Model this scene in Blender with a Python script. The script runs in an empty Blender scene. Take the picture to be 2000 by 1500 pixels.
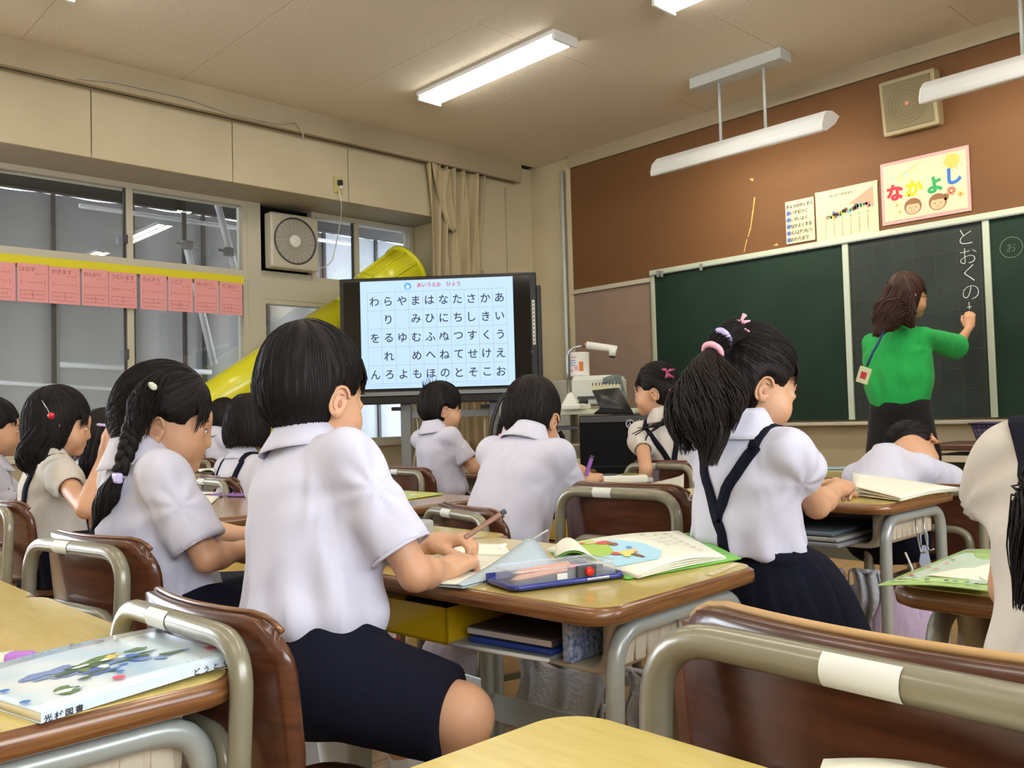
import bpy, bmesh, math, random
import numpy as np
from mathutils import Vector, Matrix
from mathutils.kdtree import KDTree
from mathutils.bvhtree import BVHTree
SC = bpy.context.scene
COL = SC.collection
random.seed(7)
RNG = np.random.default_rng(7)
R = math.radians

# ------------------------------------------------------------------ camera, sky, lights, exposure
CAM = Vector((0.0, 0.0, 0.82))
cR = Vector((0.68809, 0.72512, -0.02694)); cU = Vector((0.04573, -0.00628, 0.99893)); cF = Vector((-0.72418, 0.68859, 0.03749))
cam_d = bpy.data.cameras.new('camera'); cam = bpy.data.objects.new('camera', cam_d); COL.objects.link(cam)
cam_d.sensor_width = 36.0; cam_d.lens = 1727.24 / 2000 * 36; cam_d.clip_start = 0.02; cam_d.clip_end = 200
cam.matrix_world = Matrix(((cR.x, cU.x, -cF.x, CAM.x), (cR.y, cU.y, -cF.y, CAM.y), (cR.z, cU.z, -cF.z, CAM.z), (0, 0, 0, 1)))
SC.camera = cam

world = bpy.data.worlds.new('sky'); SC.world = world; world.use_nodes = True
wn = world.node_tree.nodes; wbg = wn['Background']
wbg.inputs['Color'].default_value = (0.88, 0.92, 1.0, 1); wbg.inputs['Strength'].default_value = 6.5
SC.view_settings.view_transform = 'Standard'; SC.view_settings.look = 'None'
SC.view_settings.gamma = 1.0; SC.view_settings.use_curve_mapping = False
SC.view_settings.exposure = 0.32
SC.cycles.max_bounces = 7; SC.cycles.diffuse_bounces = 4; SC.cycles.glossy_bounces = 3
SC.cycles.transmission_bounces = 5; SC.cycles.transparent_max_bounces = 8
SC.cycles.use_denoising = True
SC.cycles.sample_clamp_indirect = 6.0
TUBE_E = 22.0          # emission of the ceiling tubes
BOARD_W = 9.0         # power of each blackboard lamp

def window_light(name, loc, size, power, color, direction):
    l = bpy.data.lights.new(name, 'AREA'); l.shape = 'RECTANGLE'; l.size, l.size_y = size
    l.energy = power; l.color = color
    o = bpy.data.objects.new(name, l); COL.objects.link(o); o.location = loc
    o.rotation_euler = Vector(direction).to_track_quat('-Z', 'Y').to_euler()
    return o
# daylight through the open classroom windows behind the photographer (left wall) and the corridor side
window_light('daylight_left_rear', (-5.9, -1.3, 1.5), (3.6, 1.5), 150, (0.80, 0.88, 1.0), (1, 0.25, -0.1))
window_light('daylight_corridor', (1.62, 0.6, 1.7), (4.5, 1.0), 60, (0.86, 0.92, 1.0), (-1, 0, -0.1))

# ------------------------------------------------------------------ calibration helper: a point at a known plane or depth
def ray(x, y):
    return cF + cR * ((x - 1000) / 1727.24) - cU * ((y - 750) / 1727.24)
def at(x, y, X=None, Y=None, Z=None, d=None):
    r = ray(x, y)
    if X is not None: t = (X - CAM.x) / r.x
    elif Y is not None: t = (Y - CAM.y) / r.y
    elif Z is not None: t = (Z - CAM.z) / r.z
    else: t = d
    return CAM + r * t

# ------------------------------------------------------------------ materials
MATS = {}
def mat(name, col, rough=0.5, metal=0.0, spec=0.5, bump=None, var=None, emis=None, trans=0.0, alpha=1.0, sss=0.0, coat=0.0, sheen=0.0):
    """bump=(scale,strength[,detail]); var=(scale, second colour, amount[,stretch xyz])"""
    if name in MATS: return MATS[name]
    m = bpy.data.materials.new(name); m.use_nodes = True; MATS[name] = m
    nt = m.node_tree; b = nt.nodes['Principled BSDF']
    b.inputs['Base Color'].default_value = (*col, 1); b.inputs['Roughness'].default_value = rough
    b.inputs['Metallic'].default_value = metal; b.inputs['Specular IOR Level'].default_value = spec
    if trans: b.inputs['Transmission Weight'].default_value = trans
    if alpha < 1: b.inputs['Alpha'].default_value = alpha
    if coat: b.inputs['Coat Weight'].default_value = coat; b.inputs['Coat Roughness'].default_value = 0.15
    if sheen: b.inputs['Sheen Weight'].default_value = sheen
    if sss:
        b.inputs['Subsurface Weight'].default_value = sss; b.inputs['Subsurface Radius'].default_value = (0.012, 0.005, 0.003); b.inputs['Subsurface Scale'].default_value = 1.0
    if emis:
        b.inputs['Emission Color'].default_value = (*emis[0], 1); b.inputs['Emission Strength'].default_value = emis[1]
    if bump or var:
        tc = nt.nodes.new('ShaderNodeTexCoord')
    if var:
        n = nt.nodes.new('ShaderNodeTexNoise'); n.inputs['Scale'].default_value = var[0]; n.inputs['Detail'].default_value = 5
        src = tc.outputs['Object']
        if len(var) > 3:
            mp = nt.nodes.new('ShaderNodeMapping'); mp.inputs['Scale'].default_value = var[3]; nt.links.new(src, mp.inputs['Vector']); src = mp.outputs['Vector']
        nt.links.new(src, n.inputs['Vector'])
        cr = nt.nodes.new('ShaderNodeValToRGB'); cr.color_ramp.elements[0].position = 0.35; cr.color_ramp.elements[1].position = 0.68
        cr.color_ramp.elements[0].color = (*col, 1)
        c2 = tuple(col[i] * (1 - var[2]) + var[1][i] * var[2] for i in range(3)); cr.color_ramp.elements[1].color = (*c2, 1)
        nt.links.new(n.outputs['Fac'], cr.inputs['Fac']); nt.links.new(cr.outputs['Color'], b.inputs['Base Color'])
    if bump:
        n = nt.nodes.new('ShaderNodeTexNoise'); n.inputs['Scale'].default_value = bump[0]; n.inputs['Detail'].default_value = bump[2] if len(bump) > 2 else 3
        if bump[0] > 30: nt.links.new(tc.outputs['Object'], n.inputs['Vector'])
        else:   # cloth: folds longer than wide, running down and across the body
            mp = nt.nodes.new('ShaderNodeMapping'); mp.inputs['Scale'].default_value = (1.3, 1.0, .42); mp.inputs['Rotation'].default_value = (.35, .25, 0); n.inputs['Distortion'].default_value = .8
            nt.links.new(tc.outputs['Object'], mp.inputs['Vector']); nt.links.new(mp.outputs['Vector'], n.inputs['Vector'])
        bp = nt.nodes.new('ShaderNodeBump'); bp.inputs['Strength'].default_value = bump[1]; bp.inputs['Distance'].default_value = 0.01 if bump[0] > 30 else 0.022
        nt.links.new(n.outputs['Fac'], bp.inputs['Height']); nt.links.new(bp.outputs['Normal'], b.inputs['Normal'])
    return m

def srgb(r, g, b):
    f = lambda c: (c / 255 / 12.92) if c / 255 <= 0.04045 else ((c / 255 + 0.055) / 1.055) ** 2.4
    return (f(r), f(g), f(b))

M_ceil = mat('ceiling_board', srgb(226, 216, 196), 0.9, bump=(160, 0.25), var=(90, srgb(196, 186, 166), 0.6))
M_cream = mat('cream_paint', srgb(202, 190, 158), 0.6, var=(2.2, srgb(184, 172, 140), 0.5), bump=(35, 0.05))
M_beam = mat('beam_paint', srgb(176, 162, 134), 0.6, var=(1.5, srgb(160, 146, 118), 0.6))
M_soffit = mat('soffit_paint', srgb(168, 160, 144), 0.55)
M_alu = mat('window_frame_cream', srgb(196, 190, 170), 0.4, metal=0.1)
M_alu_dark = mat('window_seal_dark', srgb(60, 60, 58), 0.5)
M_lightgrey = mat('light_grey_paint', srgb(190, 195, 192), 0.45)
M_board = mat('blackboard_green', srgb(22, 44, 34), 0.7, spec=.25, var=(3.0, srgb(34, 58, 44), 0.5), bump=(60, 0.03))
M_board2 = mat('blackboard_grey_green', srgb(42, 50, 48), 0.7, spec=.25, var=(3.5, srgb(58, 66, 62), 0.5))
M_trim = mat('board_frame', srgb(186, 196, 176), 0.4, metal=0.2)
M_cork = mat('bulletin_cloth', srgb(150, 128, 112), 0.95, bump=(300, 0.2), var=(4, srgb(132, 112, 98), 0.5))
M_white = mat('white_plastic', srgb(228, 226, 216), 0.35)
M_lampwhite = mat('lamp_white_enamel', srgb(236, 238, 236), 0.35)
M_black = mat('black_plastic', srgb(22, 22, 24), 0.4)
M_blackmat = mat('black_matte', srgb(10, 10, 11), 0.8, spec=.2)
M_dgrey = mat('dark_grey', srgb(66, 66, 68), 0.5)
M_grey = mat('mid_grey', srgb(128, 130, 130), 0.5)
M_steel = mat('steel', srgb(170, 172, 172), 0.3, metal=0.9)
M_yellowtube = mat('yellow_chute', srgb(226, 222, 40), 0.28, coat=0.4)
M_glass = None
def glassmat():
    m = bpy.data.materials.new('window_glass'); m.use_nodes = True; nt = m.node_tree; nt.nodes.clear()
    out = nt.nodes.new('ShaderNodeOutputMaterial'); tr = nt.nodes.new('ShaderNodeBsdfTransparent'); gl = nt.nodes.new('ShaderNodeBsdfGlossy')
    gl.inputs['Roughness'].default_value = 0.015; tr.inputs['Color'].default_value = (0.93, 0.95, 0.95, 1)
    fr = nt.nodes.new('ShaderNodeFresnel'); fr.inputs['IOR'].default_value = 1.55
    mx = nt.nodes.new('ShaderNodeMixShader'); mu = nt.nodes.new('ShaderNodeMath'); mu.operation = 'MULTIPLY'; mu.inputs[1].default_value = 1.7
    nt.links.new(fr.outputs[0], mu.inputs[0]); nt.links.new(mu.outputs[0], mx.inputs[0]); nt.links.new(tr.outputs[0], mx.inputs[1]); nt.links.new(gl.outputs[0], mx.inputs[2]); nt.links.new(mx.outputs[0], out.inputs[0])
    return m
M_glass = glassmat()

def wood(name, c1, c2, scale=(1, 14, 14), rough=0.35, coat=0.2, nscale=6.0):
    m = bpy.data.materials.new(name); m.use_nodes = True; nt = m.node_tree; b = nt.nodes['Principled BSDF']; MATS[name] = m
    tc = nt.nodes.new('ShaderNodeTexCoord'); mp = nt.nodes.new('ShaderNodeMapping'); mp.inputs['Scale'].default_value = scale
    n = nt.nodes.new('ShaderNodeTexNoise'); n.inputs['Scale'].default_value = nscale; n.inputs['Detail'].default_value = 6; n.inputs['Distortion'].default_value = 0.4
    cr = nt.nodes.new('ShaderNodeValToRGB'); cr.color_ramp.elements[0].position = 0.3; cr.color_ramp.elements[1].position = 0.7
    cr.color_ramp.elements[0].color = (*c1, 1); cr.color_ramp.elements[1].color = (*c2, 1)
    nt.links.new(tc.outputs['Object'], mp.inputs[0]); nt.links.new(mp.outputs[0], n.inputs['Vector']); nt.links.new(n.outputs['Fac'], cr.inputs[0]); nt.links.new(cr.outputs[0], b.inputs['Base Color'])
    b.inputs['Roughness'].default_value = rough; b.inputs['Coat Weight'].default_value = coat; b.inputs['Coat Roughness'].default_value = 0.12
    return m
M_wallwood = wood('brown_wall_cloth', srgb(100, 64, 28), srgb(112, 74, 35), (9, 1, 9), 0.7, 0.0, 30)
M_floorwood = wood('floor_wood', srgb(168, 132, 82), srgb(196, 160, 106), (18, 1.5, 4), 0.35, 0.25)
M_edge = wood('ply_edge_brown', srgb(92, 53, 27), srgb(144, 98, 54), (3, 3, 90), 0.3, 0.4, 3)
M_desk = wood('desk_laminate', srgb(200, 178, 100), srgb(210, 189, 113), (3, 20, 3), 0.22, 0.35, 5)
M_desk2 = wood('desk_laminate_brown', srgb(160, 130, 96), srgb(178, 146, 110), (3, 20, 3), 0.22, 0.35, 5)
M_chairwood = wood('chair_plywood', srgb(68, 35, 22), srgb(96, 53, 32), (3, 3, 30), 0.28, 0.4, 4)
M_ply = wood('bare_plywood', srgb(176, 136, 84), srgb(200, 162, 108), (3, 3, 60), 0.5, 0.0, 4)
M_tube = mat('greige_steel_tube', srgb(138, 132, 110), 0.3, metal=0.15, coat=0.4, var=(8, srgb(124, 118, 98), 0.4))
M_tubegrey = mat('grey_steel_tube', srgb(162, 166, 158), 0.3, metal=0.15, coat=0.4, var=(8, srgb(146, 150, 142), 0.4))
M_tray = mat('beige_tray', srgb(196, 184, 162), 0.4, var=(12, srgb(180, 168, 146), 0.4))
M_tennis = mat('tennis_felt', srgb(186, 208, 70), 0.95, bump=(400, 0.5))
M_tseam = mat('tennis_seam', srgb(228, 230, 200), 0.8)
M_paper = mat('paper', srgb(240, 238, 218), 0.7)
M_sticker = mat('white_sticker', srgb(222, 222, 214), 0.5)
M_ink = mat('black_ink', srgb(34, 32, 36), 0.7)
M_chalk = mat('chalk', srgb(214, 218, 214), 0.9)
M_chalkline = mat('grid_line_faint', srgb(62, 68, 52), 0.8)
M_ybox = mat('yellow_plastic_box', srgb(206, 164, 20), 0.35, coat=0.2)
M_skin = mat('skin', srgb(206, 158, 122), 0.5, sss=0.12, var=(14, srgb(198, 140, 108), 0.35))
M_lip = mat('lip', srgb(190, 112, 98), 0.45)
M_hair = mat('black_hair', srgb(20, 16, 16), 0.6, spec=0.22, var=(220, srgb(40, 29, 26), 0.6, (1, 1, 0.12)))
M_hairb = mat('brown_hair', srgb(58, 34, 28), 0.5, spec=0.35, var=(200, srgb(84, 52, 40), 0.6, (1, 1, 0.12)))
M_eye = mat('eye_white', srgb(236, 232, 228), 0.2)
M_iris = mat('eye_dark', srgb(26, 18, 16), 0.1)
M_shirt = mat('white_shirt_cloth', srgb(204, 202, 216), 0.85, bump=(11, 0.8, 1), sheen=0.1)
M_blouse = mat('cream_blouse_cloth', srgb(204, 196, 184), 0.85, bump=(11, 0.8, 1), sheen=0.1)
M_navy = mat('navy_cloth', srgb(15, 17, 32), 0.9, bump=(700, 0.2), spec=.2)
M_blackcloth = mat('black_cloth', srgb(20, 20, 22), 0.9, sheen=0.1)
M_green = mat('green_tee_cloth', srgb(24, 170, 76), 0.85, bump=(12, 0.6, 2), sheen=0.1)
M_sock = mat('white_sock', srgb(226, 226, 226), 0.9)
M_shoe = mat('white_indoor_shoe', srgb(220, 218, 212), 0.6)
M_shoered = mat('red_shoe_trim', srgb(190, 30, 40), 0.5)
M_pink = mat('pink_paper', srgb(236, 162, 160), 0.75)
M_yellowband = mat('yellow_card', srgb(224, 212, 20), 0.6)

# ------------------------------------------------------------------ mesh helpers
def mesh_obj(name, verts, faces, mats, parent=None, smooth=False, fm=None, loc=None):
    me = bpy.data.meshes.new(name)
    me.from_pydata([tuple(v) for v in verts], [], [tuple(f) for f in faces])
    if not isinstance(mats, (list, tuple)): mats = [mats]
    for m in mats: me.materials.append(m)
    if fm is not None: me.polygons.foreach_set('material_index', fm)
    if smooth: me.polygons.foreach_set('use_smooth', [True] * len(me.polygons))
    me.update()
    o = bpy.data.objects.new(name, me); COL.objects.link(o)
    if parent: o.parent = parent
    if loc is not None: o.location = loc
    return o

def tag(o, label=None, cat=None, group=None, kind=None):
    if label: o['label'] = label
    if cat: o['category'] = cat
    if group: o['group'] = group
    if kind: o['kind'] = kind
    return o

def empty(name, loc, rz=0, label=None, cat=None, group=None, kind=None):
    o = bpy.data.objects.new(name, None); COL.objects.link(o); o.location = loc; o.rotation_euler = (0, 0, rz); o.empty_display_size = 0.05
    return tag(o, label, cat, group, kind)

class MB:
    """collects shapes into one mesh"""
    def __init__(s): s.v = []; s.f = []; s.m = []; s.sm = []
    def add(s, v, f, mi=0, smooth=False, M=None):
        n = len(s.v)
        if M is not None: v = [M @ Vector(p) for p in v]
        s.v += [tuple(p) for p in v]; s.f += [tuple(i + n for i in q) for q in f]; s.m += [mi] * len(f); s.sm += [smooth] * len(f)
        return s
    def box(s, c, size, mi=0, M=None, bev=0.0):
        x, y, z = [k / 2 for k in size]
        if bev <= 0:
            v = [(c[0] + i * x, c[1] + j * y, c[2] + k * z) for i in (-1, 1) for j in (-1, 1) for k in (-1, 1)]
            f = [(0, 1, 3, 2), (4, 6, 7, 5), (0, 4, 5, 1), (2, 3, 7, 6), (0, 2, 6, 4), (1, 5, 7, 3)]
            return s.add(v, f, mi, False, M)
        bm = bmesh.new(); bmesh.ops.create_cube(bm, size=1)
        for w in bm.verts: w.co = Vector((c[0] + w.co.x * 2 * x, c[1] + w.co.y * 2 * y, c[2] + w.co.z * 2 * z))
        bmesh.ops.bevel(bm, geom=list(bm.edges), offset=min(bev, min(x, y, z) * 0.95), segments=2, profile=0.5, affect='EDGES')
        bm.verts.index_update(); v = [w.co.copy() for w in bm.verts]; f = [[q.index for q in p.verts] for p in bm.faces]; bm.free()
        return s.add(v, f, mi, False, M)
    def prism(s, pts, z0, z1, mi=0, M=None, smooth=False):
        n = len(pts); v = [(p[0], p[1], z0) for p in pts] + [(p[0], p[1], z1) for p in pts]
        f = [tuple(range(n - 1, -1, -1)), tuple(range(n, 2 * n))] + [(i, (i + 1) % n, n + (i + 1) % n, n + i) for i in range(n)]
        k = len(s.f); s.add(v, f, mi, False, M)
        if smooth: s.sm[k + 2:] = [True] * n
        return s
    def tube(s, path, r, seg=10, mi=0, M=None, closed=False, caps=True, flat=None):
        P = [Vector(p) for p in path]; n = len(P)
        rs = r if isinstance(r, (list, tuple)) else [r] * n
        T = []
        for i in range(n):
            a = P[(i - 1) % n] if (closed or i > 0) else P[0]; b = P[(i + 1) % n] if (closed or i < n - 1) else P[-1]
            t = (b - a); T.append(t.normalized() if t.length > 1e-9 else Vector((0, 0, 1)))
        u = T[0].orthogonal().normalized(); v = []; 
        for i in range(n):
            u = (u - T[i] * u.dot(T[i])); u = u.normalized() if u.length > 1e-6 else T[i].orthogonal().normalized()
            w = T[i].cross(u)
            for k in range(seg):
                a = 2 * math.pi * k / seg
                v.append(P[i] + (u * math.cos(a) + w * math.sin(a)) * rs[i])
        f = []
        for i in range(n if closed else n - 1):
            j = (i + 1) % n
            for k in range(seg):
                l = (k + 1) % seg; f.append((i * seg + k, i * seg + l, j * seg + l, j * seg + k))
        if caps and not closed: f += [tuple(range(seg - 1, -1, -1)), tuple((n - 1) * seg + k for k in range(seg))]
        return s.add(v, f, mi, True, M)
    def lathe(s, prof, seg=24, mi=0, M=None, smooth=True):
        n = len(prof); v = []
        for (r, z) in prof:
            for k in range(seg):
                a = 2 * math.pi * k / seg; v.append((r * math.cos(a), r * math.sin(a), z))
        f = [(i * seg + k, i * seg + (k + 1) % seg, (i + 1) * seg + (k + 1) % seg, (i + 1) * seg + k) for i in range(n - 1) for k in range(seg)]
        return s.add(v, f, mi, smooth, M)
    def disc(s, c, r, z=0, seg=20, mi=0, M=None, ry=None):
        ry = ry or r
        v = [(c[0] + r * math.cos(2 * math.pi * k / seg), c[1] + ry * math.sin(2 * math.pi * k / seg), z) for k in range(seg)]
        return s.add(v, [tuple(range(seg))], mi, False, M)
    def sheet(s, fn, nu, nv, th=0.0, mi=0, M=None, smooth=True):
        """surface fn(u,v), given thickness th along its normal"""
        g = [[Vector(fn(i / nu, j / nv)) for j in range(nv + 1)] for i in range(nu + 1)]
        v = [p for row in g for p in row]; idx = lambda i, j: i * (nv + 1) + j
        f = [(idx(i, j), idx(i + 1, j), idx(i + 1, j + 1), idx(i, j + 1)) for i in range(nu) for j in range(nv)]
        if th:
            N = len(v); w = []
            for i in range(nu + 1):
                for j in range(nv + 1):
                    a = g[min(i + 1, nu)][j] - g[max(i - 1, 0)][j]; b = g[i][min(j + 1, nv)] - g[i][max(j - 1, 0)]
                    nn = a.cross(b); nn = nn.normalized() if nn.length > 1e-12 else Vector((0, 0, 1)); w.append(g[i][j] - nn * th)
            v += w; f += [tuple(q + N for q in reversed(p)) for p in f]
            e = [idx(i, 0) for i in range(nu + 1)] + [idx(nu, j) for j in range(1, nv + 1)] + [idx(i, nv) for i in range(nu - 1, -1, -1)] + [idx(0, j) for j in range(nv - 1, 0, -1)]
            f += [(e[k], e[k] + N, e[(k + 1) % len(e)] + N, e[(k + 1) % len(e)]) for k in range(len(e))]
        return s.add(v, f, mi, smooth, M)
    def build(s, name, mats, parent=None, loc=None):
        o = mesh_obj(name, s.v, s.f, mats, parent, False, s.m, loc)
        o.data.polygons.foreach_set('use_smooth', s.sm); o.data.update(); return o

def fillet(pts, r, n=6):
    """polyline with rounded corners"""
    P = [Vector(p) for p in pts]; out = [P[0]]
    for i in range(1, len(P) - 1):
        a = (P[i - 1] - P[i]); b = (P[i + 1] - P[i]); ra = min(r, a.length * 0.49, b.length * 0.49)
        a.normalize(); b.normalize(); p0 = P[i] + a * ra; p1 = P[i] + b * ra
        for k in range(n + 1):
            t = k / n; out.append(p0 * (1 - t) ** 2 + P[i] * 2 * t * (1 - t) + p1 * t ** 2)
    out.append(P[-1]); return out
def rrect(w, h, r, n=6, cx=0, cy=0):
    o = []
    for (sx, sy, a0) in ((1, 1, 0), (-1, 1, 90), (-1, -1, 180), (1, -1, 270)):
        for k in range(n + 1):
            a = R(a0 + 90 * k / n); o.append((cx + sx * (w / 2 - r) + r * math.cos(a), cy + sy * (h / 2 - r) + r * math.sin(a)))
    return o
def copy_tree(o, parent=None, loc=None, rz=None, scale=None):
    c = o.copy(); COL.objects.link(c); c.parent = parent
    for k in ('label', 'group'):
        if parent is None and k in c: del c[k]
    if loc is not None: c.location = loc
    if rz is not None: c.rotation_euler = (0, 0, rz)
    if scale is not None: c.scale = scale
    for ch in list(o.children): copy_tree(ch, c)
    return c

# flat lettering --------------------------------------------------------------------------------------------
def glyph_data(body, size=1.0, off=0.0, spacing=1.0):
    c = bpy.data.curves.new('txt', 'FONT'); c.body = body; c.size = size; c.align_x = 'CENTER'; c.align_y = 'CENTER'; c.offset = off; c.space_character = spacing; c.resolution_u = 3
    o = bpy.data.objects.new('txt', c); COL.objects.link(o)
    bpy.context.view_layer.update()
    dg = bpy.context.evaluated_depsgraph_get(); me = bpy.data.meshes.new_from_object(o.evaluated_get(dg))
    v = [tuple(x.co) for x in me.vertices]; f = [tuple(p.vertices) for p in me.polygons]
    bpy.data.objects.remove(o); bpy.data.meshes.remove(me); bpy.data.curves.remove(c)
    return v, f
_G = {}
def glyph(ch, off=0.0):
    if (ch, off) not in _G: _G[(ch, off)] = glyph_data(ch, 1.0, off)
    return _G[(ch, off)]
def put_text(mb, ch, x, y, size, mi=0, off=0.0, rot=0, z=0.0, M=None, sx=1.0):
    v, f = glyph(ch, off)
    if not v: return
    ca, sa = math.cos(rot), math.sin(rot)
    xs = [p[0] for p in v]; ys = [p[1] for p in v]; cx = (min(xs) + max(xs)) / 2; cy = (min(ys) + max(ys)) / 2
    if len(ch) == 1 and ch not in 'つへくしいこー': cy = cy
    w = [(x + ((p[0] - cx) * ca * sx - (p[1] - cy) * sa) * size, y + ((p[0] - cx) * sa * sx + (p[1] - cy) * ca) * size, z) for p in v]
    mb.add(w, f, mi, False, M)
def strokes(mb, lines, w, mi=0, z=0.0, M=None):
    """flat pen strokes in the xy plane"""
    for ln in lines:
        P = [Vector((p[0], p[1], 0)) for p in ln]; n = len(P); v = []
        for i in range(n):
            t = (P[min(i + 1, n - 1)] - P[max(i - 1, 0)]); t = t.normalized() if t.length > 0 else Vector((1, 0, 0)); nn = Vector((-t.y, t.x, 0)) * w / 2
            v += [P[i] + nn + Vector((0, 0, z)), P[i] - nn + Vector((0, 0, z))]
        mb.add(v, [(2 * i, 2 * i + 1, 2 * i + 3, 2 * i + 2) for i in range(n - 1)], mi, False, M)
def arc(cx, cy, r, a0, a1, n=14, ry=None):
    ry = ry or r
    return [(cx + r * math.cos(R(a0 + (a1 - a0) * k / n)), cy + ry * math.sin(R(a0 + (a1 - a0) * k / n))) for k in range(n + 1)]
def scribble(x, y, w, h, n):
    """tiny unreadable written line, as in the photo"""
    out = []
    for k in range(n):
        cx = x + w * (k + 0.5) / n; s = w / n * 0.33
        out.append([(cx - s, y + h * random.uniform(-.5, .5)), (cx + s * random.uniform(-.2, .6), y + h * random.uniform(-.5, .5)), (cx + s, y + h * random.uniform(-.5, .5))])
        if random.random() < .6: out.append([(cx + random.uniform(-s, s), y + h * .5), (cx + random.uniform(-s, s), y - h * .5)])
    return out
# ================================================================== THE ROOM
ZC = 3.0; YW = 5.5; XB = -5.38; XP = -5.48; XG = -5.97; XR = 1.7; YB = -3.4
def struct(name, mb, m, label=None):
    o = mb.build(name, m); tag(o, label, None, None, 'structure'); return o

fl = MB().box(((XG + XR) / 2, (YW + YB) / 2, -0.07), (XR - XG + .3, YW - YB + .3, 0.1), 0)
floor_o = struct('floor', fl, M_floorwood)
bd = MB().box((0, 0, -0.011), (0.1225, 1.775, 0.02), 0)
b0 = None; nx = 0; x = XG + .1
while x < XR and nx < 60:
    for k in range(5):
        y = YB + .9 + k * 1.78 + (0.89 if nx % 2 else 0) - .45
        if y > YW - .2: continue
        if b0 is None: o = b0 = bd.build('floor_board', M_floorwood, floor_o)
        else:
            o = b0.copy(); COL.objects.link(o)
        o.location = (x, y, 0)
    x += 0.125; nx += 1

# ceiling with its boards
ce = MB().box(((XB + XR) / 2 - .1, (YW + YB) / 2, ZC + .09), (XR - XB + .6, YW - YB + .3, 0.15))
ceil_o = struct('ceiling', ce, M_dgrey)
cb = None
xs = [XB - .02 + 1.82 * k for k in range(5)]
ys = [1.4 + .91 * k for k in range(-6, 6)]
for i in range(4):
    for y in ys:
        y1 = min(y + .91, YW); x0 = xs[i] + (.91 if int(round((y - 1.4) / .91)) % 2 and i > 0 else 0); x1 = xs[i] + 1.82 + (.91 if int(round((y - 1.4) / .91)) % 2 else 0)
        x1 = min(x1, XR + .1)
        if y1 - y < .1 or y < YB - .95: continue
        MB().box(((x0 + x1) / 2, (y + y1) / 2, ZC + .006), (x1 - x0 - .003, y1 - y - .003, .012), 0).build('ceiling_board', M_ceil, ceil_o)

# front wall, with the cloth panel, trim and bulletin board
fw = MB().box(((XG + XR) / 2, YW + .06, ZC / 2), (XR - XG + .3, .12, ZC + .2))
wall_front = struct('wall_front', fw, M_cream)
MB().box((-1.63, YW - .02, 2.375), (6.66, .04, 1.03)).build('brown_panel', M_wallwood, wall_front)
MB().box((-4.56, YW - .02, 1.27), (.80, .03, 1.12)).build('bulletin_board', M_cork, wall_front)
# scratches of bare wood
sc = MB()
a = [at(1470, 352, Y=YW - .043), at(1474, 385, Y=YW - .043), at(1471, 410, Y=YW - .043), at(1466, 445, Y=YW - .043), at(1461, 463, Y=YW - .043)]
for i, p in enumerate(a[1:-1]):
    q = a[i + 2]; w = .006
    sc.add([(p.x - w, p.y, p.z), (p.x + w, p.y, p.z), (q.x + w * .6, q.y, q.z), (q.x - w * .6, q.y, q.z)], [(0, 1, 2, 3)])
p = at(1468, 351, Y=YW - .043); sc.add([(p.x - .014, p.y, p.z + .012), (p.x + .016, p.y, p.z + .005), (p.x + .012, p.y, p.z - .012), (p.x - .004, p.y, p.z - .006)], [(0, 1, 2, 3)])
p = at(1459, 467, Y=YW - .043); q = at(1453, 493, Y=YW - .043); sc.add([(p.x - .004, p.y, p.z), (p.x + .004, p.y, p.z), (q.x + .003, q.y, q.z), (q.x - .003, q.y, q.z)], [(0, 1, 2, 3)])
p = at(1515, 479, Y=YW - .043); sc.add([(p.x - .02, p.y, p.z), (p.x + .01, p.y, p.z + .012), (p.x + .02, p.y, p.z - .005)], [(0, 1, 2)])
sc.build('scratch_mark', mat('bare_scratch', srgb(214, 168, 100), .8), wall_front)
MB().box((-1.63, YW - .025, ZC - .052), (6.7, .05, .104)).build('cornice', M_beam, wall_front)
struct('trim_1', MB().box((-4.56, YW - .03, 1.848), (.82, .05, .034)), M_alu)
struct('trim_2', MB().box((-4.99, YW - .02, 1.9), (.05, .04, 2.1)), M_cream)
struct('trim_3', MB().tube([(-5.07, YW - .03, .1), (-5.07, YW - .03, 2.9)], .017, 10), M_lightgrey)
struct('baseboard_front', MB().box((-1.8, YW - .012, .06), (7.3, .024, .12)), M_edge)
# back and right walls (out of the picture)
struct('wall_back', MB().box(((XG + XR) / 2, YB - .06, ZC / 2), (XR - XG + .3, .12, ZC + .2)), M_cream)
rw = MB()
for (y0, y1, z0, z1) in ((YB, YW, 0, 1.15), (YB, YW, 2.25, ZC), (YB, -1.8, 1.15, 2.25), (2.95, YW, 1.15, 2.25)):
    rw.box((XR + .06, (y0 + y1) / 2, (z0 + z1) / 2), (.12, y1 - y0, z1 - z0))
wall_right = struct('wall_right', rw, M_cream)
# corridor windows: bright daylit panes beyond frames
for k in range(4):
    y = -1.8 + 1.1875 * k
    w = MB()
    for (c, s) in (((XR + .02, y + .02, 1.7), (.05, .04, 1.1)), ((XR + .02, y + 1.167, 1.7), (.05, .04, 1.1)), ((XR + .02, y + .594, 1.17), (.05, 1.18, .04)), ((XR + .02, y + .594, 2.23), (.05, 1.18, .04)), ((XR + .02, y + .594, 1.7), (.04, .035, 1.1))): w.box(c, s)
    o = w.build('window_%d' % (k + 10), M_alu); tag(o, kind='structure')
    MB().box((XR + .03, y + .594, 1.7), (.006, 1.15, 1.05)).build('pane', M_glass, o)

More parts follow.
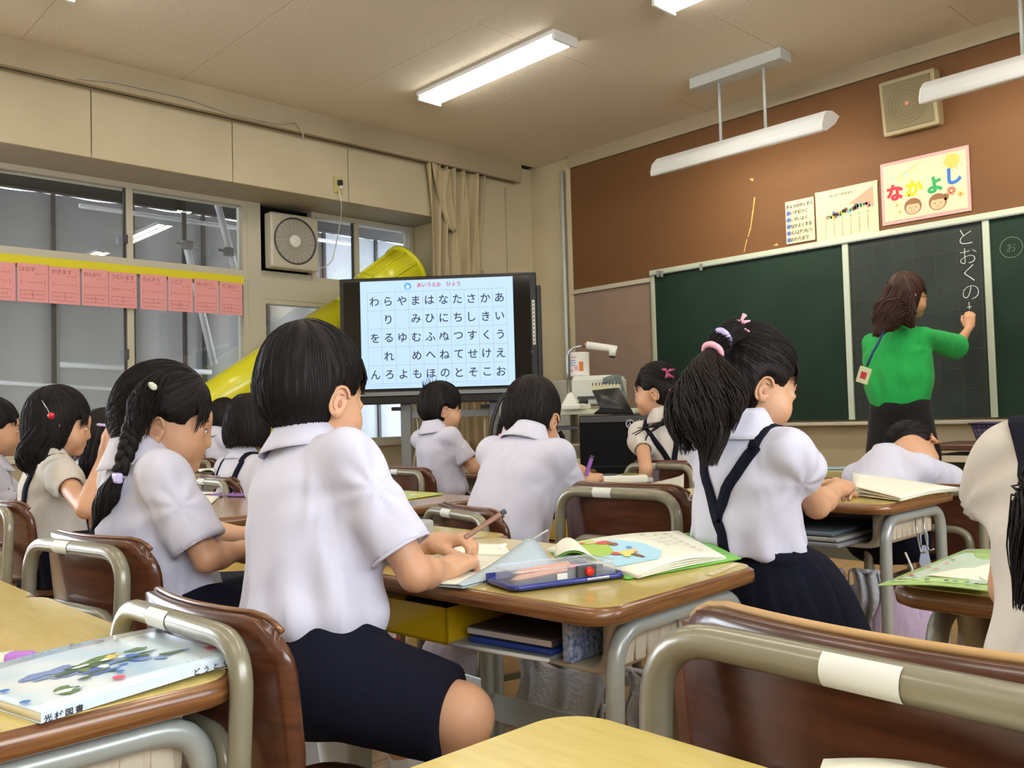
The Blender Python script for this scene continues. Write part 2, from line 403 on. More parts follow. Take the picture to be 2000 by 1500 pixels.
# left wall: beam, panels, soffit, pier, wall under the windows
wl = MB()
wl.box((XP - .3, (4.54 + YW) / 2, ZC / 2), (.6, YW - 4.54, ZC))                      # pier beside the curtain
wl.box((XG - .1, (YB + 4.6) / 2, .31), (.26, 4.6 - YB, .62))                          # low wall
wl.box((XG - .1, (YB + 4.6) / 2, 2.74), (.2, 4.6 - YB, .6))
wall_left = struct('wall_left', wl, M_cream)
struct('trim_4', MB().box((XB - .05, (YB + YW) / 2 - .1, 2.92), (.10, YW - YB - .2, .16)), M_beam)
seams = [YB, -1.0, -.1, .85, 1.805, 2.70, 3.604, 4.54]
for a_, b_ in zip(seams[:-1], seams[1:]):
    MB().box((XP - .012, (a_ + b_) / 2, (2.435 + 2.86) / 2), (.02, b_ - a_ - .006, .425), 0, None, .002).build('fascia_panel', M_cream, wall_left)
MB().box((XP - .03, (YB + 4.54) / 2, 2.65), (.012, 4.54 - YB, .42)).build('fascia_backing', M_dgrey, wall_left)
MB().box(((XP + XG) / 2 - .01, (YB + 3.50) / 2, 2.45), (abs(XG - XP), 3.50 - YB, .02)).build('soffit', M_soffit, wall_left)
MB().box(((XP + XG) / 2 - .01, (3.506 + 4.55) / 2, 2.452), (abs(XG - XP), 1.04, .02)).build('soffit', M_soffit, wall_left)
MB().box((XP + .0, 5.19, 1.5), (.006, .012, 2.6)).build('groove', M_beam, wall_left)
MB().box((XP + .008, 4.90, 1.3), (.02, .03, 1.5)).build('cable_duct', M_soffit, wall_left)
struct('trim_5', MB().box((XG + .05, (YB + 4.55) / 2, .635), (.14, 4.55 - YB, .03), 0, None, .004), M_alu)

# windows: posts, rails, sashes, panes
def window(name, y0, y1, z0, z1, mull, fan=False):
    w = MB()
    F = .035
    w.box((XG, y0 + F / 2, (z0 + z1) / 2), (.09, F, z1 - z0)); w.box((XG, y1 - F / 2, (z0 + z1) / 2), (.09, F, z1 - z0))
    w.box((XG, (y0 + y1) / 2, z0 + F / 2), (.088, y1 - y0 - 2 * F, F)); w.box((XG, (y0 + y1) / 2, z1 - F / 2), (.088, y1 - y0 - 2 * F, F))
    o = w.build(name, M_alu); tag(o, kind='structure')
    ed = [y0 + F] + [m for m in mull] + [y1 - F]
    for k in range(len(ed) - 1):
        if k > 0:
            mb = MB().box((XG + .02, ed[k], (z0 + z1) / 2), (.035, .042, z1 - z0 - 2 * F)); mb.build('mullion', M_alu, o)
            MB().box((XG + .012, ed[k] - .027, (z0 + z1) / 2), (.02, .012, z1 - z0 - 2 * F)).build('seal', M_alu_dark, o)
        a, b = ed[k] + (.021 if k else 0), ed[k + 1] - (.021 if k + 2 < len(ed) else 0)
        MB().box((XG + .0, (a + b) / 2, (z0 + z1) / 2), (.005, b - a, z1 - z0 - 2 * F)).build('pane', M_glass, o)
    return o
n = 1
for (y0, y1, mull) in ((-2.13, -.48, [-1.3]), (-.38, 1.27, [.45]), (1.37, 3.02, [2.19])):
    window('window_%d' % n, y0, y1, 1.90, 2.44, mull); n += 1
    lo = window('window_%d' % n, y0, y1, .65, 1.86, mull); n += 1
    MB().box((XG + .05, mull[0] - .03, 1.30), (.02, .02, .07), 0, None, .004).build('latch', M_dgrey, lo)
MB().box((XG + .05, 2.16, 2.06), (.02, .02, .06), 0, None, .004).build('latch', M_dgrey, bpy.data.objects['window_5'])
window('window_%d' % n, 3.555, 4.53, 1.90, 2.44, [3.97]); n += 1
window('window_%d' % n, 3.125, 4.53, .65, 1.74, [3.83]); n += 1
k = 6
for (c, s) in (((XG, 3.0725, 1.55), (.10, .105, 1.8)), ((XG, 1.32, 1.55), (.10, .1, 1.8)), ((XG, -.43, 1.55), (.10, .1, 1.8)), ((XG, -2.8, 1.5), (.1, 1.3, 1.9)),
               ((XG + .005, (YB + 3.02) / 2, 1.88), (.09, 3.02 - YB, .045)), ((XG + .005, (3.125 + 4.54) / 2, 1.82), (.09, 1.415, .165)), ((XG, 3.345, 1.925), (.05, .42, .05))):
    struct('trim_%d' % k, MB().box(c, s), M_alu); k += 1
struct('trim_%d' % k, MB().box((XG - .03, 3.345, 2.19), (.02, .42, .50)), M_blackmat); k += 1

# ------------------------------------------------------------------ the yard outside: sheeted scaffold and yellow chute
M_sheet = mat('scaffold_sheet', srgb(176, 173, 168), .9, var=(1.2, srgb(150, 150, 150), .5), emis=None)
M_sheetl = mat('scaffold_sheet_light', srgb(196, 200, 206), .9, var=(1.2, srgb(170, 174, 180), .5))
for m_ in (M_sheet, M_sheetl):   # light passes through the sheeting
    nt = m_.node_tree; b_ = nt.nodes['Principled BSDF']; out = [q for q in nt.nodes if q.type == 'OUTPUT_MATERIAL'][0]
    tl = nt.nodes.new('ShaderNodeBsdfTranslucent'); tl.inputs['Color'].default_value = (.75, .77, .80, 1); mx = nt.nodes.new('ShaderNodeMixShader'); mx.inputs[0].default_value = .15 if m_ is M_sheet else .45
    nt.links.new(b_.outputs[0], mx.inputs[1]); nt.links.new(tl.outputs[0], mx.inputs[2]); nt.links.new(mx.outputs[0], out.inputs[0])
XS = -7.6
sheet = empty('scaffold_sheeting', (XS, 2.5, 0), 0, 'grey sheeting panels hung on the scaffold outside the windows', 'sheeting')
y = -.9; kk = 0
while y < 9.5:
    w = .62
    mat_ = M_sheet if y < 4.3 else M_sheetl
    def fn(u, v, y=y, w=w): return (0.02 * math.sin(u * math.pi * 3), y - 2.5 + u * (w + .01), -.2 + v * 2.9)
    MB().sheet(fn, 12, 2, .006).build('sheet_panel', mat_, sheet)
    MB().box((.03, y - 2.5 - .005, 1.25), (.03, .03, 2.9)).build('sheet_seam', M_dgrey, sheet)
    y += w; kk += 1
eav = empty('scaffold', (-7.2, 2.5, 2.7), 0, 'steel scaffold outside the windows, dark deck on top and silver slanted pipes', 'scaffold')
for y_ in (-1.4, 1.35, 7.2): MB().tube([(.1, y_ - 2.5, -3.0), (.1, y_ - 2.5, .3)], .024, 10).build('scaffold_post', M_grey, eav)
for j, (dx, z, h, t) in enumerate(((-.15, .0, .10, .5), (.0, .14, .07, .45), (.12, .27, .07, .5))):
    MB().box((dx, 0, z), (.06 + .1 * j, 9, h)).build('deck_beam', M_dgrey if j != 1 else M_grey, eav)
MB().box((.25, 0, .36), (1.6, 9, .03)).build('deck_board', M_dgrey, eav)
M_pipe = mat('galvanised_pipe', srgb(232, 234, 238), .35)
def pipe(p, q, r, label, m=M_pipe, name='scaffold_pipe'):
    L0 = Vector(eav.location); o = MB().tube([Vector(p) - L0, Vector(q) - L0], r, 12).build(name, m, eav); return tag(o, label)
pipe(at(155, 402, X=-7.35), at(690, 478, X=-7.35), .018, 'white horizontal scaffold pipe crossing the upper window panes')
pipe(at(420, 380, X=-7.1), at(492, 650, X=-7.1), .030, 'right-hand slanted silver pipe outside, beside the wall fan')
pipe(at(362, 470, X=-7.1), at(418, 712, X=-7.1), .030, 'left-hand slanted silver pipe outside the window')
pipe(at(118, 712, X=-7.35), at(412, 727, X=-7.35), .022, 'white horizontal pipe low in the big left window')
pipe(at(-30, 745, X=-7.3), at(300, 765, X=-7.3), .016, 'thin lower horizontal pipe behind the girl with the red hair bobble')
pipe(at(358, 320, X=-7.3), at(366, 1010, X=-7.3), .022, 'dark upright scaffold post between the two slanted pipes', M_dgrey, 'scaffold_post')
for (px, py, lb) in ((447, 492, 'steel clamp on the right-hand slanted pipe'), (367, 479, 'steel clamp at the top of the left-hand slanted pipe')):
    c = at(px, py, X=-7.06) - Vector(eav.location); o = MB().box((0, 0, 0), (.06, .08, .07), 0, None, .01).tube([(0, -.09, .01), (0, .09, -.01)], .012, 8).build('pipe_clamp', M_grey, eav, c)
# yellow chute
XC = -5.72
p0 = at(330, 848, X=XC); p1 = at(668, 618, X=XC); p3 = at(812, 528, X=XC)
ch = empty('tube_slide', (p0.x, p0.y, 0), 0, 'bright yellow tube slide sloping in front of the windows behind the screen', 'slide')
Z0 = Vector((p0.x, p0.y, 0)); d = (p1 - p0).normalized()
MB().tube([q - Z0 for q in (p0, p0 + (p1 - p0) * .5, p1)], .148, 32).build('slide_tube', M_yellowtube, ch)
MB().tube([q - Z0 for q in (p1 - d * .02, p1 + d * .5, p3 - d * .10)], .135, 32).build('slide_tube', M_yellowtube, ch)
c0 = at(722, 572, X=XC); c1 = at(792, 530, X=XC)
MB().tube([q - Z0 for q in (c0, c0 + (c1 - c0) * .5, c1)], [.165, .185, .200], 32).build('collar_cone', M_yellowtube, ch)
for q, r_ in ((c0, .170), (c1, .222)): MB().tube([q - d * .012 - Z0, q + d * .014 - Z0], r_, 32).build('collar_flange', M_yellowtube, ch)
for k in range(10):
    a = 2 * math.pi * k / 10; u_ = d.orthogonal().normalized(); w_ = d.cross(u_); rr_ = u_ * math.cos(a) + w_ * math.sin(a)
    MB().tube([c0 + rr_ * .166 - Z0, c1 + rr_ * .205 - Z0], .011, 6).build('collar_rib', M_yellowtube, ch)
for px in (345, 527):
    t = (px - 330) / (668 - 330); q = p0 + (p1 - p0) * t; MB().box((q.x - Z0.x, q.y - Z0.y, (q.z - .1) / 2), (.07, .10, q.z - .1), 0, None, .01).build('support_post', M_yellowtube, ch)
# ground outside
tag(MB().box((-9, 3, -.35), (6.0, 16, .1)).build('yard_ground', mat('yard_concrete', srgb(140, 138, 132), .9)), kind='structure')

# ------------------------------------------------------------------ curtain, fan, outlet, cables
cu = empty('curtain', (XP + .035, 4.6, 2.86), 0, 'beige curtain gathered at the corner beside the window', 'curtain')
def cfn(u, v):
    y = 4.30 + u * .60; z = 2.855 - v * 2.30
    pin = 1 - .10 * math.sin(v * math.pi)
    yy = 4.6 + (y - 4.6) * pin
    x = XP + .035 + .034 * math.sin(u * 40 + 2.0 * math.sin(v * 2.0 + u * 4)) * (1 - .2 * v) + .014 * math.sin(u * 83 + v * 4 + 3 * math.sin(v * 3))
    return (x - (XP + .035), yy - 4.6 + .012 * math.sin(v * 5 + u * 9), z - 2.86)
MB().sheet(cfn, 110, 26, .002).build('curtain_cloth', mat('beige_curtain_cloth', srgb(184, 168, 132), .9, sheen=.1, bump=(600, .15)), cu)
MB().sheet(lambda u, v: (.040 + .018 * math.sin(u * 11 + v * 4), -.27 + .24 * u * (1 - .7 * v) + .16 * v * v, -.01 - v * .50 - .04 * math.sin(u * 3)), 30, 16, .002).build('curtain_fold', MATS['beige_curtain_cloth'], cu)
rail = MB().tube([(0, -6.0, 0), (0, .85, 0)], .012, 8).build('curtain_rail', M_dgrey, None, (XP + .05, 4.4, 2.845)); tag(rail, 'dark curtain rail in the gap under the ceiling beam', 'curtain rail')

fan = empty('ventilation_fan', (XG + .10, 3.352, 2.165), 0, 'square cream wall ventilation fan with round grey grille', 'fan')
MB().box((.0, 0, 0), (.10, .40, .41), 0, None, .015).build('housing', M_alu, fan)
Mx = Matrix.Translation((.052, 0, .005)) @ Matrix.Rotation(R(90), 4, 'Y')
MB().lathe([(.172, -.01), (.176, .004), (.166, .006), (.163, -.004)], 40, 0, Mx).build('grille_ring', M_dgrey, fan)
MB().lathe([(.163, -.002), (.10, -.004), (.045, -.006)], 40, 0, Mx).build('grille_back', mat('fan_grey', srgb(120, 118, 108), .6), fan)
gr = MB()
for k in range(9): gr.lathe([(.055 + k * .0125, .0), (.0575 + k * .0125, .003), (.06 + k * .0125, .0)], 40, 0, Mx)
for k in range(24):
    a = 2 * math.pi * k / 24; gr.tube([(.053, .045 * math.cos(a), .005 + .045 * math.sin(a)), (.053, .165 * math.cos(a + .15), .005 + .165 * math.sin(a + .15))], .0016, 5)
gr.build('grille_wires', mat('fan_wire', srgb(150, 148, 136), .5), fan)
MB().lathe([(.0, .012), (.035, .011), (.046, .006), (.048, -.004)], 30, 0, Mx).build('hub_cap', M_white, fan)

ou = empty('wall_outlet', at(660, 362, X=XP), 0, 'cream wall socket on the panel above the fan', 'socket')
MB().box((.006, 0, 0), (.012, .075, .12), 0, None, .003).build('plate', mat('aged_ivory', srgb(196, 182, 120), .5), ou)
MB().box((.022, .005, .015), (.03, .035, .04), 0, None, .006).build('plug', M_black, ou)
MB().box((.022, .012, -.018), (.025, .022, .026), 0, None, .005).build('plug', M_white, ou)
a = [at(661, 370, X=XP + .03), at(667, 395, X=XP + .03), at(667, 420, X=XP - .12), at(658, 470, X=XG + .1), at(648, 512, X=XG + .08), at(632, 523, X=XG + .07), at(610, 524, X=XG + .06)]
o = MB().tube([q - a[0] for q in fillet(a, .08, 5)], .004, 6).build('power_cord', M_white, None, a[0]); tag(o, 'white cord hanging from the wall socket to the fan', 'cord')
a = [at(150, 153, X=XB + .008), at(224, 160, X=XB + .008), at(365, 192, X=XB + .008), at(450, 222, X=XB + .008), at(545, 243, X=XB + .008), at(578, 236, X=XB + .02), at(590, 255, X=XB + .02), at(594, 273, X=XB + .02)]
o = MB().tube([q - a[0] for q in fillet(a, .05, 4)], .006, 6).build('loose_cable', M_soffit, None, a[0]); tag(o, 'loose grey cable running along the ceiling beam', 'cable')

# ------------------------------------------------------------------ pink timetable banner on the windows
XN = XG + .075
bn = at(240, 520, X=XN); y0_ = at(0, 505, X=XN).y - .35; y1_ = at(476, 548, X=XN).y
bandz = lambda y: 1.853 + (y - 1.4) * .0005
o = MB().box((0, (y0_ + y1_) / 2 - bn.y, 0), (.004, y1_ - y0_, .052)).build('yellow_band', M_yellowband, None, (XN, bn.y, 1.857)); tag(o, 'long yellow card strip taped along the window rail', 'banner')
edges = [(-60, 31), (33, 95), (95, 157), (159, 212), (212, 268), (273, 326), (328, 377), (379, 427), (429, 474)]
words = ['よむ', 'はなす', 'かきます', 'おんがく', 'うたいます', 'さんすう', 'こくご', 'せいかつ', 'てつだい']
lbls = ['pink note sheet cut by the left edge of the photo', 'pink note sheet, second from the left under the yellow strip', 'pink note sheet third from the left, right of a fold', 'pink note sheet just left of the window mullion', 'pink note sheet hanging across the window mullion',
        'pink note sheet just right of the white gap by the mullion', 'pink note sheet third from the right end', 'pink note sheet second from the right end', 'pink note sheet at the right end of the yellow strip']
for k, (xa, xb_) in enumerate(edges):
    ya = at(xa, 580, X=XN).y; yb = at(xb_, 600, X=XN).y; h = .235; w = yb - ya - .004
    t = MB().box((0, 0, -h / 2), (.002, w, h)).build('note_sheet', M_pink, None, (XN + (.003 if k % 2 else 0), (ya + yb) / 2, 1.835)); tag(t, lbls[k], 'paper', 'pink notes under the yellow strip')
    M = Matrix.Translation((.0016, 0, 0)) @ Matrix.Rotation(R(90), 4, 'Z') @ Matrix.Rotation(R(90), 4, 'X')
    tm = MB()
    for j, c_ in enumerate(words[k]): put_text(tm, c_, -w * .34 + j * w * .17, -.035, .034, 0, 0, 0, 0, M)
    strokes(tm, scribble(w * .05, -.062, w * .35, .008, 5), .0018, 0, 0, M)
    strokes(tm, [[(-w * .38, -.10), (-w * .38, -.135)], [(w * .38, -.10), (w * .38, -.135)]], .002, 0, 0, M)
    strokes(tm, scribble(-w * .34, -.115, w * .66, .010, 8), .0018, 0, 0, M)
    strokes(tm, [[(-w * .40, -.165), (w * .40, -.165), (w * .40, -.215), (-w * .40, -.215), (-w * .40, -.165)], [(0, -.165), (0, -.215)]], .0022, 0, 0, M)
    strokes(tm, scribble(-w * .36, -.19, w * .7, .014, 9), .002, 0, 0, M)
    tm.build('handwriting', mat('grey_pencil', srgb(150, 92, 96), .8), t)

# ------------------------------------------------------------------ ceiling lamps and blackboard lamps
M_tubelight = mat('fluorescent_tube', (1, 1, 1), .3, emis=((1.0, .95, .86), TUBE_E))
def ceil_lamp(x, y, label):
    t = empty('ceiling_lamp', (x, y, ZC), 0, label, 'ceiling lamp', 'ceiling lamps with twin tubes')
    m = MB(); m.box((0, 0, -.012), (1.27, .20, .024), 0, None, .004); m.build('lamp_tray', M_lampwhite, t)
    for s in (-1, 1):
        MB().box((s * .622, 0, -.035), (.02, .19, .045), 0, None, .004).build('socket_plate', M_lampwhite, t)
        MB().tube([(-.60, s * .045, -.040), (.60, s * .045, -.040)], .0190, 14).build('tube_lamp', M_tubelight, t)
        for e in (-1, 1): MB().box((e * .605, s * .048, -.03), (.02, .03, .03), 0, None, .004).build('tube_holder', M_white, t)
    MB().sheet(lambda u, v: (-.61 + 1.22 * u, -.09 + .18 * v, -.027 - .012 * abs(math.sin(v * 2 * math.pi))), 1, 16, 0).build('reflector', mat('lamp_reflector', (.9, .9, .88), .2), t)
    return t
ceil_lamp(-3.985, 3.685, 'lit twin-tube ceiling lamp above the screen')
ceil_lamp(-2.12, 3.79, 'lit twin-tube ceiling lamp cut by the top edge of the photo')
for (x, y, lb) in ((-3.985, 1.35, 'second lamp row, window side, above the frame'), (-2.12, 1.35, 'second lamp row, middle, above the frame'), (-.25, 1.35, 'second lamp row, corridor side, above the frame'), (-.25, 3.79, 'front lamp row, corridor side, right of the frame'), (-3.985, -1.1, 'rear lamp row, window side, behind the photographer'), (-2.12, -1.1, 'rear lamp row, middle, behind the photographer'), (-.25, -1.1, 'rear lamp row, corridor side, behind the photographer')):
    ceil_lamp(x, y, 'lit twin-tube lamp of the ' + lb)
def board_lamp(x, label):
    t = empty('blackboard_lamp', (x, 4.82, ZC), 0, label, 'pendant lamp', 'long white lamps hanging before the blackboard')
    MB().box((-.01, .05, -.035), (.66, .13, .07), 0, None, .006).build('mount', M_lightgrey, t)
    for dx in (-.155, .165):
        MB().tube([(dx, .05, -.07), (dx, .05, -.46)], .010, 8).build('rod', M_lightgrey, t)
    # hood: flat top edge, curved face towards the room, open towards the board
    prof = [(.115, -.475), (.03, -.462), (-.04, -.478), (-.085, -.52), (-.105, -.575), (-.10, -.60), (-.05, -.592)]
    m = MB()
    def hf(u, v):
        k = v * (len(prof) - 1); i = min(int(k), len(prof) - 2); f = k - i
        return (-.60 + 1.2 * u, prof[i][0] * (1 - f) + prof[i + 1][0] * f, prof[i][1] * (1 - f) + prof[i + 1][1] * f)
    m.sheet(hf, 1, 24, .003); m.build('hood', M_lampwhite, t)
    for s in (-1, 1):
        e = MB(); pts = [(p[0], p[1]) for p in prof] + [(.06, -.53)]
        v = [(s * .60, p[0], p[1]) for p in pts]; e.add(v + [(s * .607, p[0], p[1]) for p in pts], [tuple(range(len(pts))), tuple(range(2 * len(pts) - 1, len(pts) - 1, -1))] + [(i, i + len(pts), (i + 1) % len(pts) + len(pts), (i + 1) % len(pts)) for i in range(len(pts))])
        e.build('end_cap', M_lampwhite, t)
    MB().tube([(-.57, .02, -.53), (.57, .02, -.53)], .016, 12).build('tube_lamp', mat('board_tube', (1, 1, 1), .3, emis=((1, .93, .80), 9)), t)
    l = bpy.data.lights.new('lamp_glow', 'AREA'); l.shape = 'RECTANGLE'; l.size = 1.1; l.size_y = .05; l.energy = BOARD_W; l.color = (1, .90, .74)
    lo = bpy.data.objects.new('lamp_glow', l); COL.objects.link(lo); lo.parent = t; lo.location = (0, .05, -.55); lo.rotation_euler = Vector((0, .62, -.78)).to_track_quat('-Z', 'Y').to_euler()
    return t
board_lamp(-2.96, 'long white pendant lamp left of the wall speaker')
board_lamp(-1.21, 'long white pendant lamp cut by the right edge, overlapping the speaker')

# ------------------------------------------------------------------ wall speaker
sp = empty('wall_speaker', (-2.13, YW - .04, 2.65), 0, 'square beige loudspeaker high on the brown wall', 'speaker')
MB().box((.0, -.05, 0), (.33, .10, .33), 0, Matrix.Rotation(R(8), 4, 'X'), .012).build('cabinet', mat('speaker_beige', srgb(158, 146, 112), .55), sp)
g = MB().box((0, -.104, 0), (.28, .01, .28), 0, Matrix.Rotation(R(8), 4, 'X'), .003); g.build('grille', mat('speaker_cloth', srgb(132, 122, 94), .9, bump=(500, .5)), sp)
Mq = Matrix.Rotation(R(8), 4, 'X') @ Matrix.Translation((0, -.111, 0)) @ Matrix.Rotation(R(90), 4, 'X')
for r_ in (.05, .07, .09, .11): MB().lathe([(r_, 0), (r_ + .003, .003), (r_ + .006, 0)], 32, 0, Mq).build('grille_ring', MATS['speaker_cloth'], sp)
MB().box((0, -.113, 0), (.022, .004, .022), 0, Matrix.Rotation(R(8), 4, 'X')).build('badge', mat('speaker_badge', srgb(196, 132, 96), .5), sp)

# ------------------------------------------------------------------ blackboard
bb = empty('blackboard', (-2.6, YW - .04, .73), 0, 'long green blackboard in three panels with a gridded middle', 'blackboard')
ox, oy, oz = -2.6, YW - .04, .73
def bpart(name, x0, x1, z0, z1, y, m, bev=0): return MB().box(((x0 + x1) / 2 - ox, y, (z0 + z1) / 2 - oz), (x1 - x0, .02, z1 - z0), 0, None, bev).build(name, m, bb)
bpart('left_panel', -4.12, -2.61, .745, 1.875, 0, M_board); bpart('grid_panel', -2.58, -1.775, .745, 1.875, 0, M_board2); bpart('right_panel', -1.74, .4, .745, 1.875, 0, M_board)
bpart('top_frame', -4.155, .42, 1.88, 1.915, -.014, M_trim, .003); bpart('top_rail', -4.155, .42, 1.872, 1.88, -.02, M_grey)
bpart('side_frame', -4.15, -4.115, .73, 1.88, -.01, M_trim, .003); bpart('side_frame', .38, .42, .73, 1.88, -.01, M_trim, .003)
bpart('divider', -2.615, -2.575, .745, 1.874, -.012, M_trim, .003); bpart('divider', -1.777, -1.740, .745, 1.874, -.012, M_trim, .003)
MB().box((-1.87 - ox, -.03, .722 - oz), (4.6, .09, .022), 0, None, .004).build('chalk_ledge', M_alu, bb)
for px in (1286, 1293, 1370):
    q = at(px, 535 if px < 1300 else 522, Y=oy - .03); MB().box((q.x - ox, -.035, q.z - oz), (.018, .02, .05), 0, None, .003).build('hanging_clip', M_grey, bb)
MbF = lambda x, z, y=-.0115: Matrix.Translation((x - ox, y, z - oz)) @ Matrix.Rotation(R(90), 4, 'X')
gm = MB()
for k in range(7):
    x = -2.545 + k * .125; gm.box((x - ox, -.0108, 1.31 - oz), (.0035, .001, 1.10))
for k in range(10):
    z = .80 + k * .115; gm.box((-2.178 - ox, -.0109, z - oz), (.78, .001, .0035))
gm.build('grid_lines', M_chalkline, bb)
ck = MB()
for c_, px, py, s_ in (('と', 1886, 462, .115), ('お', 1891, 499, .115), ('く', 1893, 533, .12), ('の', 1896, 571, .115)):
    q = at(px, py, Y=oy - .012); gk = MB(); put_text(gk, c_, 0, 0, s_, 0, -.022, 0, 0, MbF(q.x, q.z)); gk.build('chalk_kana', M_chalk, bb)
q = at(1893, 600, Y=oy - .012); strokes(ck, [[(-.012, .0), (.014, .002)], [(0, .03), (.001, -.012)]], .004, 0, 0, MbF(q.x, q.z))
q = at(1975, 483, Y=oy - .012); ck.build('chalk_stroke', M_chalk, bb); ck = MB(); strokes(ck, [arc(0, 0, .058, 0, 360, 28)], .003, 0, 0, MbF(q.x, q.z)); ck.build('chalk_circle', mat('faint_chalk', srgb(120, 128, 122), .9), bb); ck = MB(); put_text(ck, 'お', 0, 0, .06, 0, -.02, 0, 0, MbF(q.x, q.z)); ck.build('chalk_kana', MATS['faint_chalk'], bb)

# ------------------------------------------------------------------ posters above the board
def poster(name, x0, x1, z0, z1, rot, m, label):
    t = MB().box((0, 0, 0), (x1 - x0, .003, z1 - z0)).build(name, m, None, ((x0 + x1) / 2, YW - .046, (z0 + z1) / 2)); t.rotation_euler = (0, rot, 0); tag(t, label, 'poster'); return t
def col(n_, c, r=.7): return mat(n_, srgb(*c), r)
P1 = poster('rules_poster', -3.006, -2.80, 1.935, 2.222, 0, col('poster_cream', (208, 200, 164)), 'narrow cream poster with five numbered lines, leftmost of the three')
F = Matrix.Translation((0, -.0022, 0)) @ Matrix.Rotation(R(90), 4, 'X')
tm = MB()
lines = ['きょうのやくそく', 'いすをひく', 'しせいよく', 'なかよくする', 'えんぴつもつ', 'おわりまで']
for j, c_ in enumerate(lines[0]): put_text(tm, c_, -.085 + j * .0245, .105, .028, 0, .03, 0, 0, F)
for i, l_ in enumerate(lines[1:]):
    z = .062 - i * .045
    for j, c_ in enumerate(l_): put_text(tm, c_, -.055 + j * .0255, z, .030, 0, .02, 0, 0, F)
tm.build('lettering', M_ink, P1)
dm = MB()
for i in range(5): dm.disc((-.082, .062 - i * .045), .016, 0, 16, 0, F)
dm.build('blue_dots', col('poster_blue', (86, 104, 170)), P1)
P2 = poster('growth_chart_poster', -2.788, -2.375, 1.895, 2.24, -0.0, MATS['poster_cream'], 'wide cream poster with a rising pink band and small columns of text')
bm_ = MB(); bm_.add([(.02, .06, 0), (.18, .01, 0), (.18, .145, 0)], [(0, 1, 2)], 0, False, F); bm_.build('pink_wedge', col('poster_pink', (236, 150, 130)), P2)
cm = MB(); rr = random.Random(3)
cols5 = [(232, 120, 80), (90, 170, 200), (110, 180, 90), (230, 180, 60), (60, 90, 160), (120, 90, 60)]
for j in range(26):
    x = -.13 + j * .0115; z = .0 + (x + .13) * .12 + rr.uniform(-.012, .012); cm.box((x, z, .0003), (rr.uniform(.01, .025), rr.uniform(.012, .035), .0002), j % 6, F)
cm.build('drawings', [col('pc%d' % i, c) for i, c in enumerate(cols5)], P2)
tm = MB()
for j, c_ in enumerate('せいかつのきまり'): put_text(tm, c_, -.10 + j * .02, .13 + j * .0, .022, 0, .015, 0, 0, F)
for k in range(6):
    put_text(tm, str(k + 1), -.14 + k * .056, -.03 + k * .004, .02, 0, .01, 0, 0, F)
    for j in range(8): put_text(tm, 'はきものをそろえるこえのおおき'[(k * 2 + j) % 14], -.14 + k * .056, -.052 + k * .004 - j * .0125, .012, 0, 0, 0, 0, F)
tm.build('lettering', col('poster_text', (90, 80, 70)), P2)
for q in ((-.198, .165), (.198, .16), (.198, -.165)): MB().box((q[0], 0, q[1]), (.02, .005, .02)).build('corner_tape', col('tape', (190, 190, 150)), P2)
P3 = poster('friendship_poster', -2.352, -1.832, 1.945, 2.33, 0, col('poster_pinkedge', (226, 160, 156)), 'big pink-edged poster with four coloured kana and two children')
MB().box((0, -.002, 0), (.485, .002, .345)).build('inner_sheet', col('poster_ivory', (214, 202, 172)), P3)
F3 = Matrix.Translation((0, -.0036, 0)) @ Matrix.Rotation(R(90), 4, 'X')
lm = MB()
for j, (c_, x, z, rt) in enumerate((('な', -.175, .0, .0), ('か', -.058, .005, -.1), ('よ', .06, .0, .1), ('し', .175, .03, 0))): put_text(lm, c_, x, z, .105, j, .05, rt, .0004, F3)
lm.build('lettering', [col('kr', (206, 44, 64)), col('ky', (220, 196, 20)), col('kg', (40, 160, 90)), col('kb', (50, 110, 190))], P3)
dm = MB()
for (x, s_) in ((-.07, 1), (.075, 1)):
    dm.disc((x, -.105), .052, 0, 24, 0, F3, .05); dm.disc((x, -.115), .042, .0003, 24, 1, F3, .036)
    dm.add([(x + .047 * math.cos(R(a)), -.098 + .04 * math.sin(R(a)), .0006) for a in range(10, 171, 16)], [tuple(range(11))], 0, False, F3)
    dm.disc((x - .015, -.112), .0035, .0008, 10, 2, F3); dm.disc((x + .017, -.112), .0035, .0008, 10, 2, F3)
dm.disc((.12, -.085), .02, 0, 12, 0, F3)
strokes(dm, [arc(-.07, -.122, .012, 200, 340, 8), arc(.075, -.122, .012, 200, 340, 8)], .002, 3, .0009, F3)
dm.build('drawn_children', [col('dh', (140, 100, 62)), col('dsk', (222, 178, 140)), col('dk', (90, 60, 40)), col('dr', (214, 110, 90))], P3)
dm = MB(); dm.disc((.165, .12), .043, 0, 24, 0, F3)
for k in range(12):
    a = R(30 * k); strokes(dm, [[(.165 + .05 * math.cos(a), .12 + .05 * math.sin(a)), (.165 + .062 * math.cos(a), .12 + .062 * math.sin(a))]], .005, 0, 0, F3)
dm.build('drawn_sun', col('dsun', (226, 186, 92)), P3)
dm = MB()
for (x, z, r_, mi) in ((.155, -.055, .016, 0), (.205, -.085, .013, 1), (-.165, -.08, .008, 1), (-.15, -.125, .007, 1)):
    for k in range(5):
        a = R(72 * k); dm.disc((x + r_ * math.cos(a), z + r_ * math.sin(a)), r_ * .75, 0, 12, mi, F3)
    dm.disc((x, z), r_ * .5, .0004, 12, 1 - mi, F3)
dm.build('drawn_flowers', [col('dfl', (236, 130, 110)), col('dfl2', (246, 206, 130))], P3)
dm = MB()
for k in range(6):
    x = -.20 + k * .028; z = .075 + k * k * .0016; dm.add([(x, z + .014, 0), (x + .024, z + .02, 0), (x + .014, z - .014, 0)], [(0, 2, 1)], k % 3, False, F3)
strokes(dm, [[(-.205 + k * .028, .09 + k * k * .0016) for k in range(8)]], .0015, 3, 0, F3)
